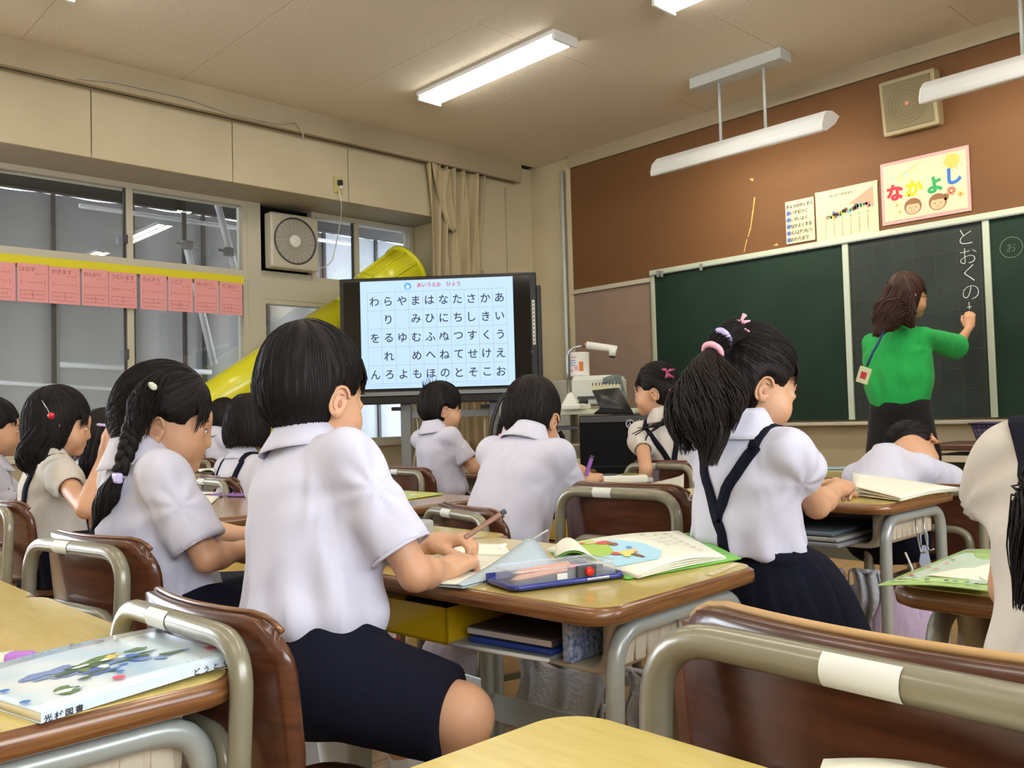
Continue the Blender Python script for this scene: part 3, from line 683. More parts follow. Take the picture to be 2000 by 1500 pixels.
dm.build('drawn_bunting', [col('bu1', (170, 210, 200)), col('bu2', (240, 200, 140)), col('bu3', (200, 220, 130)), col('bu4', (150, 130, 100))], P3)
# a sheet over four points
class Surf:
    """a sheet over four ground points (a b c d round the outline) with a bulge"""
    def __init__(s, a, b, c, d, bulge=0.0, fn=None): s.p = [Vector(q) for q in (a, b, c, d)]; s.b = bulge; s.fn = fn
    def __call__(s, u, v):
        a, b, c, d = s.p; q = (a * (1 - u) + b * u) * (1 - v) + (d * (1 - u) + c * u) * v
        return q + Vector((0, 0, s.fn(u, v) if s.fn else s.b * math.sin(math.pi * u)))
# ================================================================== THE LARGE SCREEN ON ITS STAND
tv = empty('display_screen', (-4.645, 3.74, 0), R(42.3), 'large black display on a grey trolley showing the kana chart', 'screen')
def tbox(name, x0, x1, y0, y1, z0, z1, m, bev=0.0, par=None): return MB().box(((x0 + x1) / 2, (y0 + y1) / 2, (z0 + z1) / 2), (abs(x1 - x0), abs(y1 - y0), abs(z1 - z0)), 0, None, bev).build(name, m, par or tv)
tbox('bezel', -.67, .67, 0, .075, .99, 1.79, M_black, .008)
tbox('glass_panel', -.64, .63, -.003, .002, 1.025, 1.765, mat('screen_black_glass', srgb(10, 10, 12), .08))
tbox('bottom_strip', -.665, .665, -.006, .06, .985, 1.012, M_grey, .003)
tbox('bottom_housing', -.64, .66, .005, .07, .93, .985, M_black, .006)
tbox('side_speaker', .672, .70, .0, .06, 1.0, 1.70, M_black, .006)
tbox('button_strip', .640, .658, -.006, 0, 1.30, 1.60, M_sticker, .001)
tbox('power_button', .628, .638, -.006, 0, 1.245, 1.262, mat('tv_blue', srgb(52, 58, 110), .4))
bt = MB()
for k in range(11): bt.box((.649, -.0075, 1.32 + k * .026), (.007, .002, .014))
bt.build('button_marks', M_dgrey, tv)
u0, u1, w0, w1 = -.525, .515, 1.035, 1.765
M_scr = mat('screen_light_blue', (0, 0, 0), .4, emis=(srgb(182, 212, 252), 1.0))
tbox('screen_image', u0, u1, -.0045, -.003, w0, w1, M_scr)
FS = Matrix.Translation((0, -.0055, 0)) @ Matrix.Rotation(R(90), 4, 'X')
def em(n_, c): return mat(n_, (0, 0, 0), .6, emis=(srgb(*c), 1.0))
W_, H_ = u1 - u0, w1 - w0
gx0, gx1 = u0 + W_ * .047, u0 + W_ * .957; gz1, gz0 = w1 - H_ * .105, w0 + H_ * .045
gm = MB()
for k in range(11): x = gx0 + (gx1 - gx0) * k / 10; gm.box((x, (gz0 + gz1) / 2, 0), (.0018, gz1 - gz0, .0002), 0, FS)
for k in range(6): z = gz0 + (gz1 - gz0) * k / 5; gm.box(((gx0 + gx1) / 2, z, 0), (gx1 - gx0, .0018, .0002), 0, FS)
gm.build('chart_grid', em('grid_lilac', (150, 140, 186)), tv)
rows = ['わらやまはなたさかあ', '　り　みひにちしきい', 'をるゆむふぬつすくう', '　れ　めへねてせけえ', 'んろよもほのとそこお']
for r_, row in enumerate(rows):
    for c_, g_ in enumerate(row):
        if g_ != '　': km = MB(); put_text(km, g_, gx0 + (gx1 - gx0) * (c_ + .5) / 10, gz1 - (gz1 - gz0) * (r_ + .5) / 5, .072, 0, .010, 0, .0006, FS); km.build('kana', em('kana_black', (34, 40, 62)), tv)
tm = MB()
for j, c_ in enumerate('あいうえお　ひょう'):
    if c_ != '　': put_text(tm, c_, u0 + W_ * .39 + j * .0335, w1 - H_ * .05, .034, 0, .02, 0, .0006, FS)
tm.build('chart_title', em('title_red', (200, 40, 70)), tv)
lm = MB(); lx, lz = u0 + W_ * .315, w1 - H_ * .058
lm.disc((lx, lz), .024, .0004, 28, 0, FS); lm.add([(lx - .016, lz, .0008), (lx, lz + .014, .0008), (lx + .016, lz, .0008)], [(0, 2, 1)], 1, False, FS); lm.box((lx, lz - .008, .0008), (.022, .016, .0002), 1, FS)
lm.build('chart_logo', [em('logo_blue', (70, 160, 226)), em('logo_white', (214, 232, 250))], tv)
tm = MB(); strokes(tm, scribble(u0 + W_ * .68, w0 + .018, .16, .006, 12) + scribble(u0 + W_ * .83, w0 + .018, .12, .006, 10) + scribble(u0 + .03, w0 + .018, .3, .005, 20), .0016, 0, .0006, FS); tm.build('fine_print', em('fine_grey', (130, 150, 190)), tv)
for x in (-.25, .36):
    tbox('stand_post', x - .035, x + .035, .09, .13, .12, 1.5, M_grey, .004)
    tbox('bracket', x - .09, x - .03, .05, .12, .885, .91, M_black, .004)
    tbox('stand_foot', x - .03, x + .03, -.28, .42, .07, .12, M_grey, .004)
    for y_ in (-.25, .39):
        MB().tube([(x - .012, y_, .036), (x + .012, y_, .036)], .035, 16).build('caster', M_black, tv)
tbox('cross_bar', -.21, .325, .095, .125, .83, .88, M_grey, .004)
tbox('cross_bar', -.21, .325, .095, .125, .35, .40, M_grey, .004)
for (x_, s_) in ((-.20, .03), (.30, -.02)):
    MB().tube(fillet([(x_, .14, .95), (x_ + s_, .15, .72), (x_ - s_, .15, .45), (x_ + .05, .18, .2)], .1), .005, 6).build('cable', M_white, tv)
# the low equipment behind the trolley
rk = empty('perforated_cabinet', at(1035, 880, d=5.45) * 1.0, R(40), 'grey cabinet side with round black holes behind the trolley', 'cabinet'); rk.location.z = 0
MB().box((0, 0, .47), (.34, .22, .9), 0, None, .006).build('body', M_soffit, rk)
for i in range(2):
    for j in range(5):
        MB().tube([(-.10 + i * .2, -.112, .30 + j * .12), (-.10 + i * .2, -.106, .30 + j * .12)], .016, 14).build('round_hole', M_blackmat, rk)
q = at(962, 800, d=5.1)
MB().tube([Vector(p) for p in fillet([(0, 0, -.5), (-.02, 0, -.1), (.06, .05, .10), (.2, .1, .12)], .09)], .012, 8).build('black_cable', M_black, tv, (Matrix.Translation(tv.location) @ Matrix.Rotation(R(42.3), 4, 'Z')).inverted() @ q)

# ------------------------------------------------------------------ front left corner equipment
bc = at(1175, 800, d=5.15)
bench = empty('equipment_table', (bc.x, bc.y, 0), R(14), 'pale table carrying the document camera in the front corner', 'table')
MB().box((0, 0, bc.z - .012), (.62, .42, .028), 0, None, .004).build('table_top', mat('greenish_white', srgb(196, 198, 172), .45), bench)
for (x_, y_) in ((-.28, -.18), (.28, -.18), (-.28, .18), (.28, .18)): MB().box((x_, y_, (bc.z - .026) / 2), (.035, .035, bc.z - .026), 0, None, .004).build('leg', M_tubegrey, bench)
MB().box((0, -.03, bc.z - .10), (.56, .34, .02), 0, None, .003).build('shelf', M_dgrey, bench)
cc = at(1117, 850, d=4.95)
cab = empty('holed_drawer_unit', (cc.x, cc.y, 0), R(14), 'small grey drawer unit with two black finger holes', 'drawers')
MB().box((0, 0, .40), (.16, .3, .52), 0, None, .005).build('body', M_soffit, cab)
for z_ in (.60, .47): MB().tube([(.0, -.153, z_), (.0, -.146, z_)], .015, 14).build('round_hole', M_blackmat, cab)
MB().box((0, 0, .13), (.18, .32, .02)).build('base_plate', M_black, cab)
qc = at(1115, 795, d=5.05)
dc = empty('document_camera', (qc.x, qc.y, bc.z + .002), R(14), 'white document camera with a bent metal neck and long head', 'camera')
MB().box((.03, 0, .017), (.13, .14, .034), 0, None, .01).build('base', M_white, dc)
MB().lathe([(.05, .03), (.045, .045), (.018, .09), (.012, .10), (0, .10)], 20).build('neck_socket', M_white, dc)
nk = [at(1110, 768, d=5.05), at(1108, 715, d=5.05), at(1108, 690, d=5.05), at(1120, 679, d=5.05), at(1142, 675, d=5.05)]
iv = dc.matrix_basis.inverted(); iv = (Matrix.Translation(dc.location) @ Matrix.Rotation(R(14), 4, 'Z')).inverted()
MB().tube(fillet([iv @ p for p in nk], .05), .008, 10).build('metal_neck', M_steel, dc)
hd = [iv @ at(1146, 674, d=5.05), iv @ at(1205, 682, d=5.0)]
MB().tube(hd, [.022, .019], 14).build('head_arm', M_white, dc)
MB().tube([iv @ at(1140, 674, d=5.05), iv @ at(1148, 674, d=5.05)], .016, 12).build('joint', mat('copper', srgb(150, 96, 60), .4, .6), dc)
MB().tube([iv @ at(1197, 680, d=5.0), iv @ at(1196, 695, d=5.0)], [.024, .018], 12).build('lens_barrel', M_white, dc)
MB().tube([iv @ at(1196, 695, d=5.0), iv @ at(1195.5, 699, d=5.0)], .017, 12).build('lens', M_black, dc)
pr_ = at(1172, 790, d=5.75)
pt = empty('printer', (pr_.x, pr_.y, 0), R(30), 'boxy off-white printer behind the document camera', 'printer')
MB().box((0, 0, .97), (.30, .34, .17), 0, None, .012).build('body', mat('printer_white', srgb(206, 208, 196), .5), pt)
MB().box((0, 0, 1.06), (.28, .32, .02), 0, None, .006).build('lid', mat('printer_lid', srgb(214, 216, 204), .5), pt)
MB().box((0, -.172, .93), (.22, .01, .02)).build('paper_slot', M_dgrey, pt)
MB().box((0, 0, .44), (.3, .3, .88), 0, None, .006).build('stand_cabinet', M_soffit, pt)
pr2 = at(1074, 790, d=6.15)
g2 = empty('grey_cabinet', (pr2.x, pr2.y, 0), R(30), 'plain light grey metal cabinet by the corner behind the trolley', 'cabinet')
MB().box((0, 0, .53), (.34, .24, 1.06), 0, None, .008).build('body', mat('cabinet_grey', srgb(176, 176, 164), .45), g2)
MB().box((.02, -.122, .53), (.006, .004, 1.0)).build('door_gap', M_dgrey, g2)
cn = at(1133, 735, d=5.7)
can = empty('printed_can', (cn.x, cn.y, 1.072), 0, 'white printed tin standing on the printer', 'tin')
MB().lathe([(0, 0), (.062, 0), (.064, .006), (.062, .012), (.062, .142), (.064, .148), (.060, .152), (0, .150)], 30).build('tin_body', M_white, can)
lb_ = MB()
for k, (a0, z_, w_, h_, mi) in enumerate(((-150, .09, 30, .05, 0), (-40, .06, 26, .06, 0), (-95, .12, 50, .008, 2), (-95, .10, 44, .006, 1), (-95, .085, 50, .005, 1), (-95, .07, 40, .005, 1), (-70, .05, 20, .03, 2), (-110, .035, 30, .012, 2))):
    n_ = 8; v = []
    for i in range(n_ + 1):
        a = R(a0 - w_ / 2 + w_ * i / n_); v += [(.0632 * math.cos(a), .0632 * math.sin(a), z_ - h_ / 2), (.0632 * math.cos(a), .0632 * math.sin(a), z_ + h_ / 2)]
    lb_.add(v, [(2 * i, 2 * i + 2, 2 * i + 3, 2 * i + 1) for i in range(n_)], mi)
lb_.build('tin_print', [col('tin_orange', (206, 120, 60)), col('tin_blue', (110, 140, 200)), col('tin_pink', (220, 160, 170))], can)
gq = at(1218, 760, d=5.4)
gd = empty('grey_plastic_holder', (gq.x, gq.y, bc.z), R(10), 'slanting grey-green plastic holder behind the tablet', 'holder')
MG = Matrix.Rotation(R(-14), 4, 'Y')
MB().box((-.03, 0, .10), (.09, .09, .24), 0, MG, .01).build('body', mat('grey_green_plastic', srgb(108, 118, 116), .5), gd)
for z_ in (.05, .12, .19): MB().box((-.03, -.047, z_), (.095, .008, .012), 0, MG, .002).build('ridge', mat('grey_green_dark', srgb(92, 102, 100), .5), gd)
# black cabinet with the round emblem, tablet on top
kq = at(1238, 860, d=4.45)
kb = empty('black_equipment_case', (kq.x, kq.y, 0), R(34), 'big black case with a round emblem and pale lettering', 'case')
Kt = .82 - (808 - 807) / 1727 * 4.4
MB().box((0, 0, Kt / 2), (.50, .36, Kt), 0, None, .008).build('case_body', M_blackmat, kb)
MB().box((0, -.182, Kt - .02), (.49, .008, .03), 0, None, .002).build('top_rail', M_dgrey, kb)
MB().box((0, -.183, Kt - .25), (.46, .006, .008)).build('door_line', M_black, kb)
FK = Matrix.Translation((0, -.1865, 0)) @ Matrix.Rotation(R(90), 4, 'X')
em_ = MB(); em_.disc((.0, Kt - .045), .022, 0, 24, 0, FK); em_.disc((.0, Kt - .045), .016, .0005, 24, 1, FK); strokes(em_, [[(.0, Kt - .065), (.0, Kt - .025)], [(-.012, Kt - .058), (.0, Kt - .04), (.012, Kt - .058)]], .004, 0, .001, FK)
v_, f_ = glyph_data('Verse', .045); em_.add([(p[0] + .095, p[1] + Kt - .042, .0005) for p in v_], f_, 0, False, FK)
em_.build('emblem_lettering', [col('emblem_grey', (168, 172, 178)), M_blackmat], kb)
tq = at(1200, 800, d=4.45)
tb = empty('tablet', (tq.x, tq.y, Kt + .001), R(34), 'black tablet propped up in its folding case', 'tablet')
iv = (Matrix.Translation(tb.location) @ Matrix.Rotation(R(34), 4, 'Z')).inverted()
St = Surf(*[iv @ at(x_, y_, d=d_) for x_, y_, d_ in ((1174, 796, 4.42), (1234, 801, 4.42), (1209, 757, 4.56), (1157, 762, 4.56))])
MB().sheet(lambda u, v: St(u, v), 2, 2, .012).build('tablet_body', M_black, tb)
Sq = Surf(*[iv @ at(x_, y_, d=d_) for x_, y_, d_ in ((1160, 807, 4.34), (1237, 807, 4.30), (1234, 800, 4.42), (1174, 796, 4.42))])
MB().sheet(lambda u, v: Sq(u, v), 2, 2, .006).build('folding_cover', M_blackmat, tb)
sn = at(1175, 765, d=4.6)
o = MB().box((0, 0, 0), (.15, .02, .035), 0, Matrix.Rotation(R(34), 4, 'Z'), .003).build('ring_notebook', mat('pad_cream', srgb(204, 200, 160), .6), None, tuple(at(1184, 757, d=4.62))); tag(o, 'cream ring-bound pad just above the tablet', 'notebook')
hp = MB()
for k in range(9): hp.tube(arc3 := [Vector((-.07 + k * .0175, -.013, .012)), Vector((-.07 + k * .0175, 0, .026)), Vector((-.07 + k * .0175, .012, .012))], .0022, 6, 0, Matrix.Rotation(R(34), 4, 'Z'))
hp.build('wire_ring', M_ink, o)
bk = at(1128, 776, d=5.0); o = MB().lathe([(0, -.025), (.018, -.02), (.024, 0), (.018, .02), (0, .025)], 16, 0, Matrix.Rotation(R(90), 4, 'Y')).tube([(-.02, 0, -.03), (.02, 0, -.03)], .012, 8).build('small_webcam', M_black, None, (bk.x, bk.y + .05, bc.z + .045)); tag(o, 'small round black webcam at the foot of the document camera', 'webcam')
# beige low box/shelf left of the black case
lq = at(1085, 895, d=4.6)
lb2 = empty('low_cream_box', (lq.x, lq.y, 0), R(34), 'low cream storage box with a slanting lid behind the leaning boy', 'box')
MB().box((0, 0, .24), (.34, .30, .48), 0, None, .01).build('box_body', M_cream, lb2)
MB().sheet(lambda u, v: (-.18 + .36 * u, -.16 + .32 * v, .49 + .10 * v), 4, 4, .015).build('box_lid', mat('lid_cream', srgb(206, 198, 160), .5), lb2)

# ------------------------------------------------------------------ side table with the purple basket (right)
tq = at(1905, 866, d=3.9)
st = empty('side_table', (tq.x + .12, tq.y + .1, 0), 0, 'brown-topped side table with an open compartment under the purple basket', 'table')
Zt = tq.z
MB().box((0, 0, Zt - .014), (.62, .42, .028), 0, None, .006).build('table_top', M_chairwood, st)
for (c, s) in (((0, 0, Zt - .065), (.58, .38, .03)), ((0, 0, Zt - .25), (.58, .38, .03)), ((-.275, 0, Zt - .16), (.03, .38, .2)), ((.275, 0, Zt - .16), (.03, .38, .2)), ((0, .18, Zt - .16), (.56, .02, .2))): MB().box(c, s, 0, None, .004).build('compartment_panel', M_cream, st)
MB().box((0, 0, Zt - .20), (.48, .3, .04), 0, None, .004).build('dark_tray', M_dgrey, st)
for (x_, y_) in ((-.27, -.17), (.27, -.17), (-.27, .17), (.27, .17)): MB().box((x_, y_, (Zt - .26) / 2), (.03, .03, Zt - .26), 0, None, .003).build('leg', M_tube, st)
bs = empty('purple_basket', (tq.x + .10, tq.y + .04, Zt + .001), 0, 'dark purple plastic basket with square holes on the side table', 'basket')
M_pb = mat('purple_basket_plastic', srgb(70, 60, 92), .5)
def bw(p, q, n, name='basket_wall'):
    p = Vector(p); q = Vector(q); m = MB(); dd = (q - p); L = dd.length; dd.normalize(); nn = Vector((dd.y, -dd.x, 0))
    H = .085; fl = .22
    P_ = lambda a, z: p + dd * (a * L) + (nn * fl * z) + Vector((0, 0, z)) + dd * ((a - .5) * fl * 2 * z)
    zs = [0, .015, .027, .033, .045, .051, .063, .07, .078, H]
    def strip(a0, a1, z0, z1): 
        v = [P_(a0, z0), P_(a1, z0), P_(a1, z1), P_(a0, z1)]; w = [x - nn * .002 for x in v]; m.add(v + w, [(0, 1, 2, 3), (7, 6, 5, 4), (0, 4, 5, 1), (3, 2, 6, 7), (1, 5, 6, 2), (0, 3, 7, 4)])
    for k in range(0, len(zs) - 1, 2): strip(0, 1, zs[k], zs[k + 1])
    strip(0, 1, .066, H)
    for k in range(n + 1):
        a = k / n; strip(max(0, a - .22 / n), min(1, a + .22 / n), 0, H)
    return m.build(name, M_pb, bs)
hx, hy = .085, .06
bw((-hx, -hy, 0), (hx, -hy, 0), 10); bw((hx, -hy, 0), (hx, hy, 0), 7); bw((hx, hy, 0), (-hx, hy, 0), 10); bw((-hx, hy, 0), (-hx, -hy, 0), 7)
MB().box((0, 0, .002), (2 * hx, 2 * hy, .004)).build('basket_floor', M_pb, bs)
a = hx + .024; b = hy + .024
MB().tube([(-a, -b, .087), (a, -b, .087), (a, b, .087), (-a, b, .087)], .004, 6, closed=True).build('basket_rim', M_pb, bs)

# ================================================================== SCHOOL DESKS AND CHAIRS
def make_desk(h, top_m, tube_m):
    t = empty('school_desk', (0, 0, 0)); W, D = .65, .43
    m = MB()
    def ring(w, d, r, z): return [(p[0], p[1], z) for p in rrect(w, d, r, 7)]
    prof = [(-.006, h - .026), (-.001, h - .023), (0, h - .014), (-.001, h - .006), (-.007, h - .0012)]
    rs = [ring(W + 2 * a, D + 2 * a, .045, z) for a, z in prof]; n = len(rs[0]); v = [p for r_ in rs for p in r_]
    f = [(i * n + k, i * n + (k + 1) % n, (i + 1) * n + (k + 1) % n, (i + 1) * n + k) for i in range(4) for k in range(n)] + [tuple(range(n - 1, -1, -1)), tuple(4 * n + k for k in range(n))]
    m.add(v, f, 0, True); m.sm[-1] = False; m.sm[-2] = False
    m.build('tabletop_board', M_edge, t)
    s = MB(); s.prism(rrect(W - .018, D - .018, .038, 7), h - .0015, h, 0); s.build('tabletop_laminate', top_m, t)
    for sx in (-1, 1):
        x = sx * (W / 2 - .035)
        P = fillet([(x, D / 2 - .035, .012), (x, D / 2 - .035, h - .045), (x, -D / 2 + .07, h - .045), (x, -D / 2 + .05, .012)], .055, 7)
        MB().tube(P, .0135, 12).build('side_frame', tube_m, t)
        MB().box((x, .0, .10), (.022, D - .13, .022), 0, None, .004).build('foot_rail', tube_m, t)
        for y_ in (D / 2 - .035, -D / 2 + .05): MB().tube([(x, y_, 0), (x, y_, .03)], .018, 12).build('foot_cap', M_dgrey, t)
        for dy in (-.015, .03):
            MB().tube(fillet([(x + sx * .016, dy, h - .05), (x + sx * .020, dy, h - .10), (x + sx * .026, dy, h - .135), (x + sx * .04, dy, h - .128)], .012, 3), .0024, 6).build('side_hook', M_steel, t)
    # tray: rounded trough, open to the pupil
    po = [(p.x, p.y) for p in fillet([(-.276, h - .030, 0), (-.272, h - .118, 0), (.272, h - .118, 0), (.276, h - .030, 0)], .045, 7)]
    pi = [(p.x, p.y) for p in fillet([(-.246, h - .030, 0), (-.244, h - .109, 0), (.244, h - .109, 0), (.246, h - .030, 0)], .030, 7)]
    tr = MB(); n = len(po); v_ = [(p[0], .165, p[1]) for p in po] + [(p[0], -.115, p[1]) for p in po] + [(p[0], -.119, p[1]) for p in [((a_[0] * .6 + c_[0] * .4), (a_[1] * .6 + c_[1] * .4)) for a_, c_ in zip(po, pi)]] + [(p[0], -.113, p[1]) for p in pi] + [(p[0], .16, p[1]) for p in pi]
    tr.add(v_, [(i * n + k, i * n + k + 1, (i + 1) * n + k + 1, (i + 1) * n + k) for i in range(4) for k in range(n - 1)], 0, True)
    tr.add([(p[0], .165, p[1]) for p in po], [tuple(range(n))])
    for sx in (-1, 1):
        for k in range(9): tr.box((sx * .2735, -.095 + k * .030, h - .070), (.005, .024, .06), 0, None, .002)
    tr.build('tray', M_tray, t)
    MB().box((0, D / 2 - .035, .23), (W - .09, .006, .055), 0, None, .002).build('cross_plate', tube_m, t)
    return t
def make_chair(worn=False):
    t = empty('school_chair', (0, 0, 0))
    s = MB()
    def seat(u, v):
        x = -.17 + .34 * u; y = -.165 + .33 * v
        rr_ = .05; cx = max(abs(x) - .12, 0); cy = max(abs(y) - .115, 0)
        if cx > 0 and cy > 0:
            l = math.hypot(cx, cy)
            if l > .05: x = math.copysign(.12 + cx * .05 / l, x); y = math.copysign(.115 + cy * .05 / l, y)
        return (x, y, .335 - .012 * math.cos(x * 9) * (1 - abs(y) * 2) + (.006 if v < .1 else 0) - .010 * max(0, v - .8) * 5)
    s.sheet(seat, 14, 14, .011); s.build('seat', M_chairwood, t)
    b = MB()
    def back(u, v):
        x = -.175 + .35 * u; z = .435 + .20 * v
        cx = max(abs(x) - .115, 0); cz = max(abs(z - .535) - .04, 0)
        if cx > 0 and cz > 0:
            l = math.hypot(cx, cz)
            if l > .06: x = math.copysign(.115 + cx * .06 / l, x); z = .535 + math.copysign(.04 + cz * .06 / l, z - .535)
        return (x, -.172 + 1.15 * x * x - .02 * (v - .5) - .005, z)
    b.sheet(lambda u, v: back(1 - u, v), 18, 14, .010); b.build('backrest', M_chairwood, t)
    e = MB(); pts = [Vector(back(1 - u, v)) for u, v in [(k / 18, 1) for k in range(19)]]
    e.tube([p + Vector((0, -.005 * 0 + .005, .001)) for p in pts], .0035, 6); e.build('worn_top_edge', M_ply if worn else M_edge, t)
    f = MB()
    # outer back hoop down to the rear legs
    P = fillet([(-.165, -.255, .012), (-.155, -.215, .33), (-.155, -.200, .617), (.155, -.200, .617), (.155, -.215, .33), (.165, -.255, .012)], .055, 8)
    f.tube(P, .0125, 12); f.build('back_hoop', M_tube, t)
    g = MB(); P = fillet([(-.118, .13, .32), (-.118, -.195, .32), (-.118, -.200, .512), (.118, -.200, .512), (.118, -.195, .32), (.118, .13, .32)], .045, 7)
    g.tube(P, .0115, 12); g.build('inner_hoop', M_tube, t)
    for sx in (-1, 1):
        MB().tube(fillet([(sx * .135, -.21, .315), (sx * .14, .14, .318), (sx * .155, .17, .012)], .04, 6), .0115, 12).build('front_leg', M_tube, t)
        MB().box((sx * .155, -.04, .13), (.018, .38, .018), 0, None, .004).build('side_rail', M_tube, t)
    for (x_, y_) in ((-.165, -.256), (.165, -.256), (-.155, .171), (.155, .171)):
        q = MB(); q.lathe([(0, 0), (.014, .002), (.026, .011), (.032, .026), (.031, .038), (.022, .053), (.014, .058), (0, .058)], 18); o = q.build('tennis_ball', M_tennis, t, (x_, y_, 0))
        MB().tube([(.0325 * math.cos(R(a)) , .0325 * math.sin(R(a)) * .9, .030 + .012 * math.sin(R(2 * a))) for a in range(0, 360, 20)], .0018, 5, closed=True).build('ball_seam', M_tseam, o)
    x0_ = .008 if worn else -.03; MB().sheet(lambda u, v: (x0_ - .025 + .05 * u, -.200 - .0131 * math.cos(R(-50 + 110 * v)), .617 + .0131 * math.sin(R(-50 + 110 * v))), 1, 8, 0).build('name_sticker', M_sticker, t)
    return t
M_deskA, M_deskB = M_desk, M_desk2
dA = make_desk(.57, M_desk, M_tubegrey); dB = make_desk(.60, M_desk, M_tubegrey); dC = make_desk(.57, M_desk2, M_tube); dD = make_desk(.60, M_desk, M_tubegrey)
used = set()
def desk(proto, x, y, rz, label):
    if id(proto) not in used:
        used.add(id(proto)); t = proto; t.location = (x, y, 0); t.rotation_euler = (0, 0, R(rz))
    else: t = copy_tree(proto, None, (x, y, 0), R(rz))
    return tag(t, label, 'desk', 'pupil desks in rows')
desk(dB, -.145, .285, 0, 'empty bright yellow desk nearest to the photographer')
desk(dA, -1.085, 1.058, 3.0, 'desk with the pencil case and open textbook, in front of the foreground boy')
desk(dA, -1.158, .205, .6, 'desk with the pale blue picture workbook, bottom left')
desk(dA, -1.79, .195, 0, 'desk corner at the left edge behind the workbook desk')
desk(dA, -1.70, 1.095, 0, 'desk in front of the girl with the braid')
desk(dC, -2.60, 1.20, -6, 'brown desk with an open book and purple folder, right of the red-bobble girl')
desk(dC, -2.385, 1.66, 3, 'brown desk with a yellow-green booklet behind the foreground boy')
desk(dC, -1.86, 2.10, 0, 'desk the leaning boy is writing on')
desk(dD, -1.20, 2.20, 0, 'desk with spread papers in front of the ponytail girl')
desk(dC, -2.34, 2.52, 0, 'desk with the white paint tray, in front of the black case')
desk(dA, -1.74, 3.30, 0, 'far desk with the pink pencil box, behind the ponytail girl')
desk(dA, -1.02, 3.12, 0, 'desk under the boy resting his head')
desk(dC, -3.02, 2.90, 0, 'desk in front of the tousle-haired boy below the screen')
desk(dC, -3.92, 2.64, 0, 'desk with the purple bear box, left of the empty chair')
desk(dA, -4.60, 1.78, 0, 'far left desk with stacked open books')
desk(dD, -.165, 1.305, 0, 'desk with the green patterned folder at the right edge')
cA = make_chair(); cW = make_chair(True)
def chair(proto, bx, by, rz, label, s=1.0, sz=None):
    """bx,by: middle of the back hoop"""
    a = R(rz); loc = (bx - math.sin(a) * .2 * s, by + math.cos(a) * .2 * s, 0)
    if id(proto) not in used:
        used.add(id(proto)); t = proto; t.location = loc; t.rotation_euler = (0, 0, a)
    else: t = copy_tree(proto, None, loc, a)
    t.scale = (s, s, sz or s)
    return tag(t, label, 'chair', 'pupil chairs')
chair(cW, -.272, .560, -3, 'big empty chair back with chipped edge, bottom right foreground', 1.08, 1.05)
chair(cA, -.975, .405, 3, 'worn chair the foreground boy sits on', .93, .98)
chair(cA, -1.62, .50, 10, 'shiny chair of the girl with the braid')
chair(cA, -1.30, 1.55, 4, 'empty wide chair behind the main desk, beside the ponytail girl', 1.04, 1.04)
chair(cA, -1.66, 1.375, -12, 'chair of the leaning boy, seen past the raised pencil', .98, .955)
chair(cA, -2.95, 2.16, -2, 'empty chair in front of the tousle-haired boy', 1.0, .985)
chair(cA, -2.02, 2.66, -2, 'chair of the girl looking to the left, right of the paint tray', 1.0, 1.01)
chair(cA, -1.00, 2.50, 0, 'orange-brown chair of the boy resting his head', 1.0, .95)
chair(cA, -2.66, .60, 8, 'chair of the girl with the red hair bobble')
chair(cA, -3.40, .62, 5, 'chair of the child at the left edge')
chair(cA, -3.90, 1.12, 0, 'chair of the child hidden behind the raised hand')
chair(cA, -3.08, 1.40, 0, 'chair of the bob-haired girl')
chair(cA, -4.85, 2.15, 0, 'chair of the small boy behind the bob-haired girl')

# ================================================================== THINGS ON THE DESKS
def thing_at(name, loc, label, cat, group=None): return empty(name, loc, 0, label, cat, group)
def sheet_part(name, S, org, m, par, th=.0012, nu=12, nv=6, lift=0.0):
    o = Vector(org); return MB().sheet(lambda u, v: S(u, v) - o + Vector((0, 0, lift)), nu, nv, th).build(name, m, par)
def decal(mb, S, org, uv, mi=0, lift=.0008, sub=3):
    """a flat printed shape given in the sheet's own coordinates"""
    o = Vector(org); c = (sum(p[0] for p in uv) / len(uv), sum(p[1] for p in uv) / len(uv))
    v = [S(*c)] + [S(*p) for p in uv]; v = [p - o + Vector((0, 0, lift)) for p in v]; n = len(uv)
    mb.add(v, [(0, k + 1, (k + 1) % n + 1) for k in range(n)], mi)
def blob(cx, cy, rx, ry, n=16, j=0, rr=random): return [(cx + rx * math.cos(2 * math.pi * k / n) * (1 + rr.uniform(-j, j)), cy + ry * math.sin(2 * math.pi * k / n) * (1 + rr.uniform(-j, j))) for k in range(n)]
def print_lines(mb, S, org, lines, mi=0, w=.012, lift=.001):
    for ln in lines:
        for p, q in zip(ln[:-1], ln[1:]):
            d = (q[0] - p[0], q[1] - p[1]); L = math.hypot(*d) or 1; nx_, ny_ = -d[1] / L * w / 2, d[0] / L * w / 2
            decal(mb, S, org, [(p[0] + nx_, p[1] + ny_), (p[0] - nx_, p[1] - ny_), (q[0] - nx_, q[1] - ny_), (q[0] + nx_, q[1] + ny_)], mi, lift)
def print_text(mb, S, org, s_, u, v, size, du, dv, mi=0, lift=.0012, off=.01, ang=0.0, su=1.0, sv=1.0):
    """lettering that follows the sheet: glyph outlines mapped through (u,v)"""
    o = Vector(org)
    for k, ch in enumerate(s_):
        gv, gf = glyph(ch, off)
        if not gv: continue
        ca, sa = math.cos(ang), math.sin(ang); cx = .5; cy = .35
        pts = []
        for p in gv:
            x, y = (p[0] - cx + .5) * size, (p[1] - cy + .35) * size
            pts.append(S(u + du * k + (x * ca - y * sa) * su, v + dv * k + (x * sa + y * ca) * sv) - o + Vector((0, 0, lift)))
        mb.add(pts, gf, mi)
ZD = .572
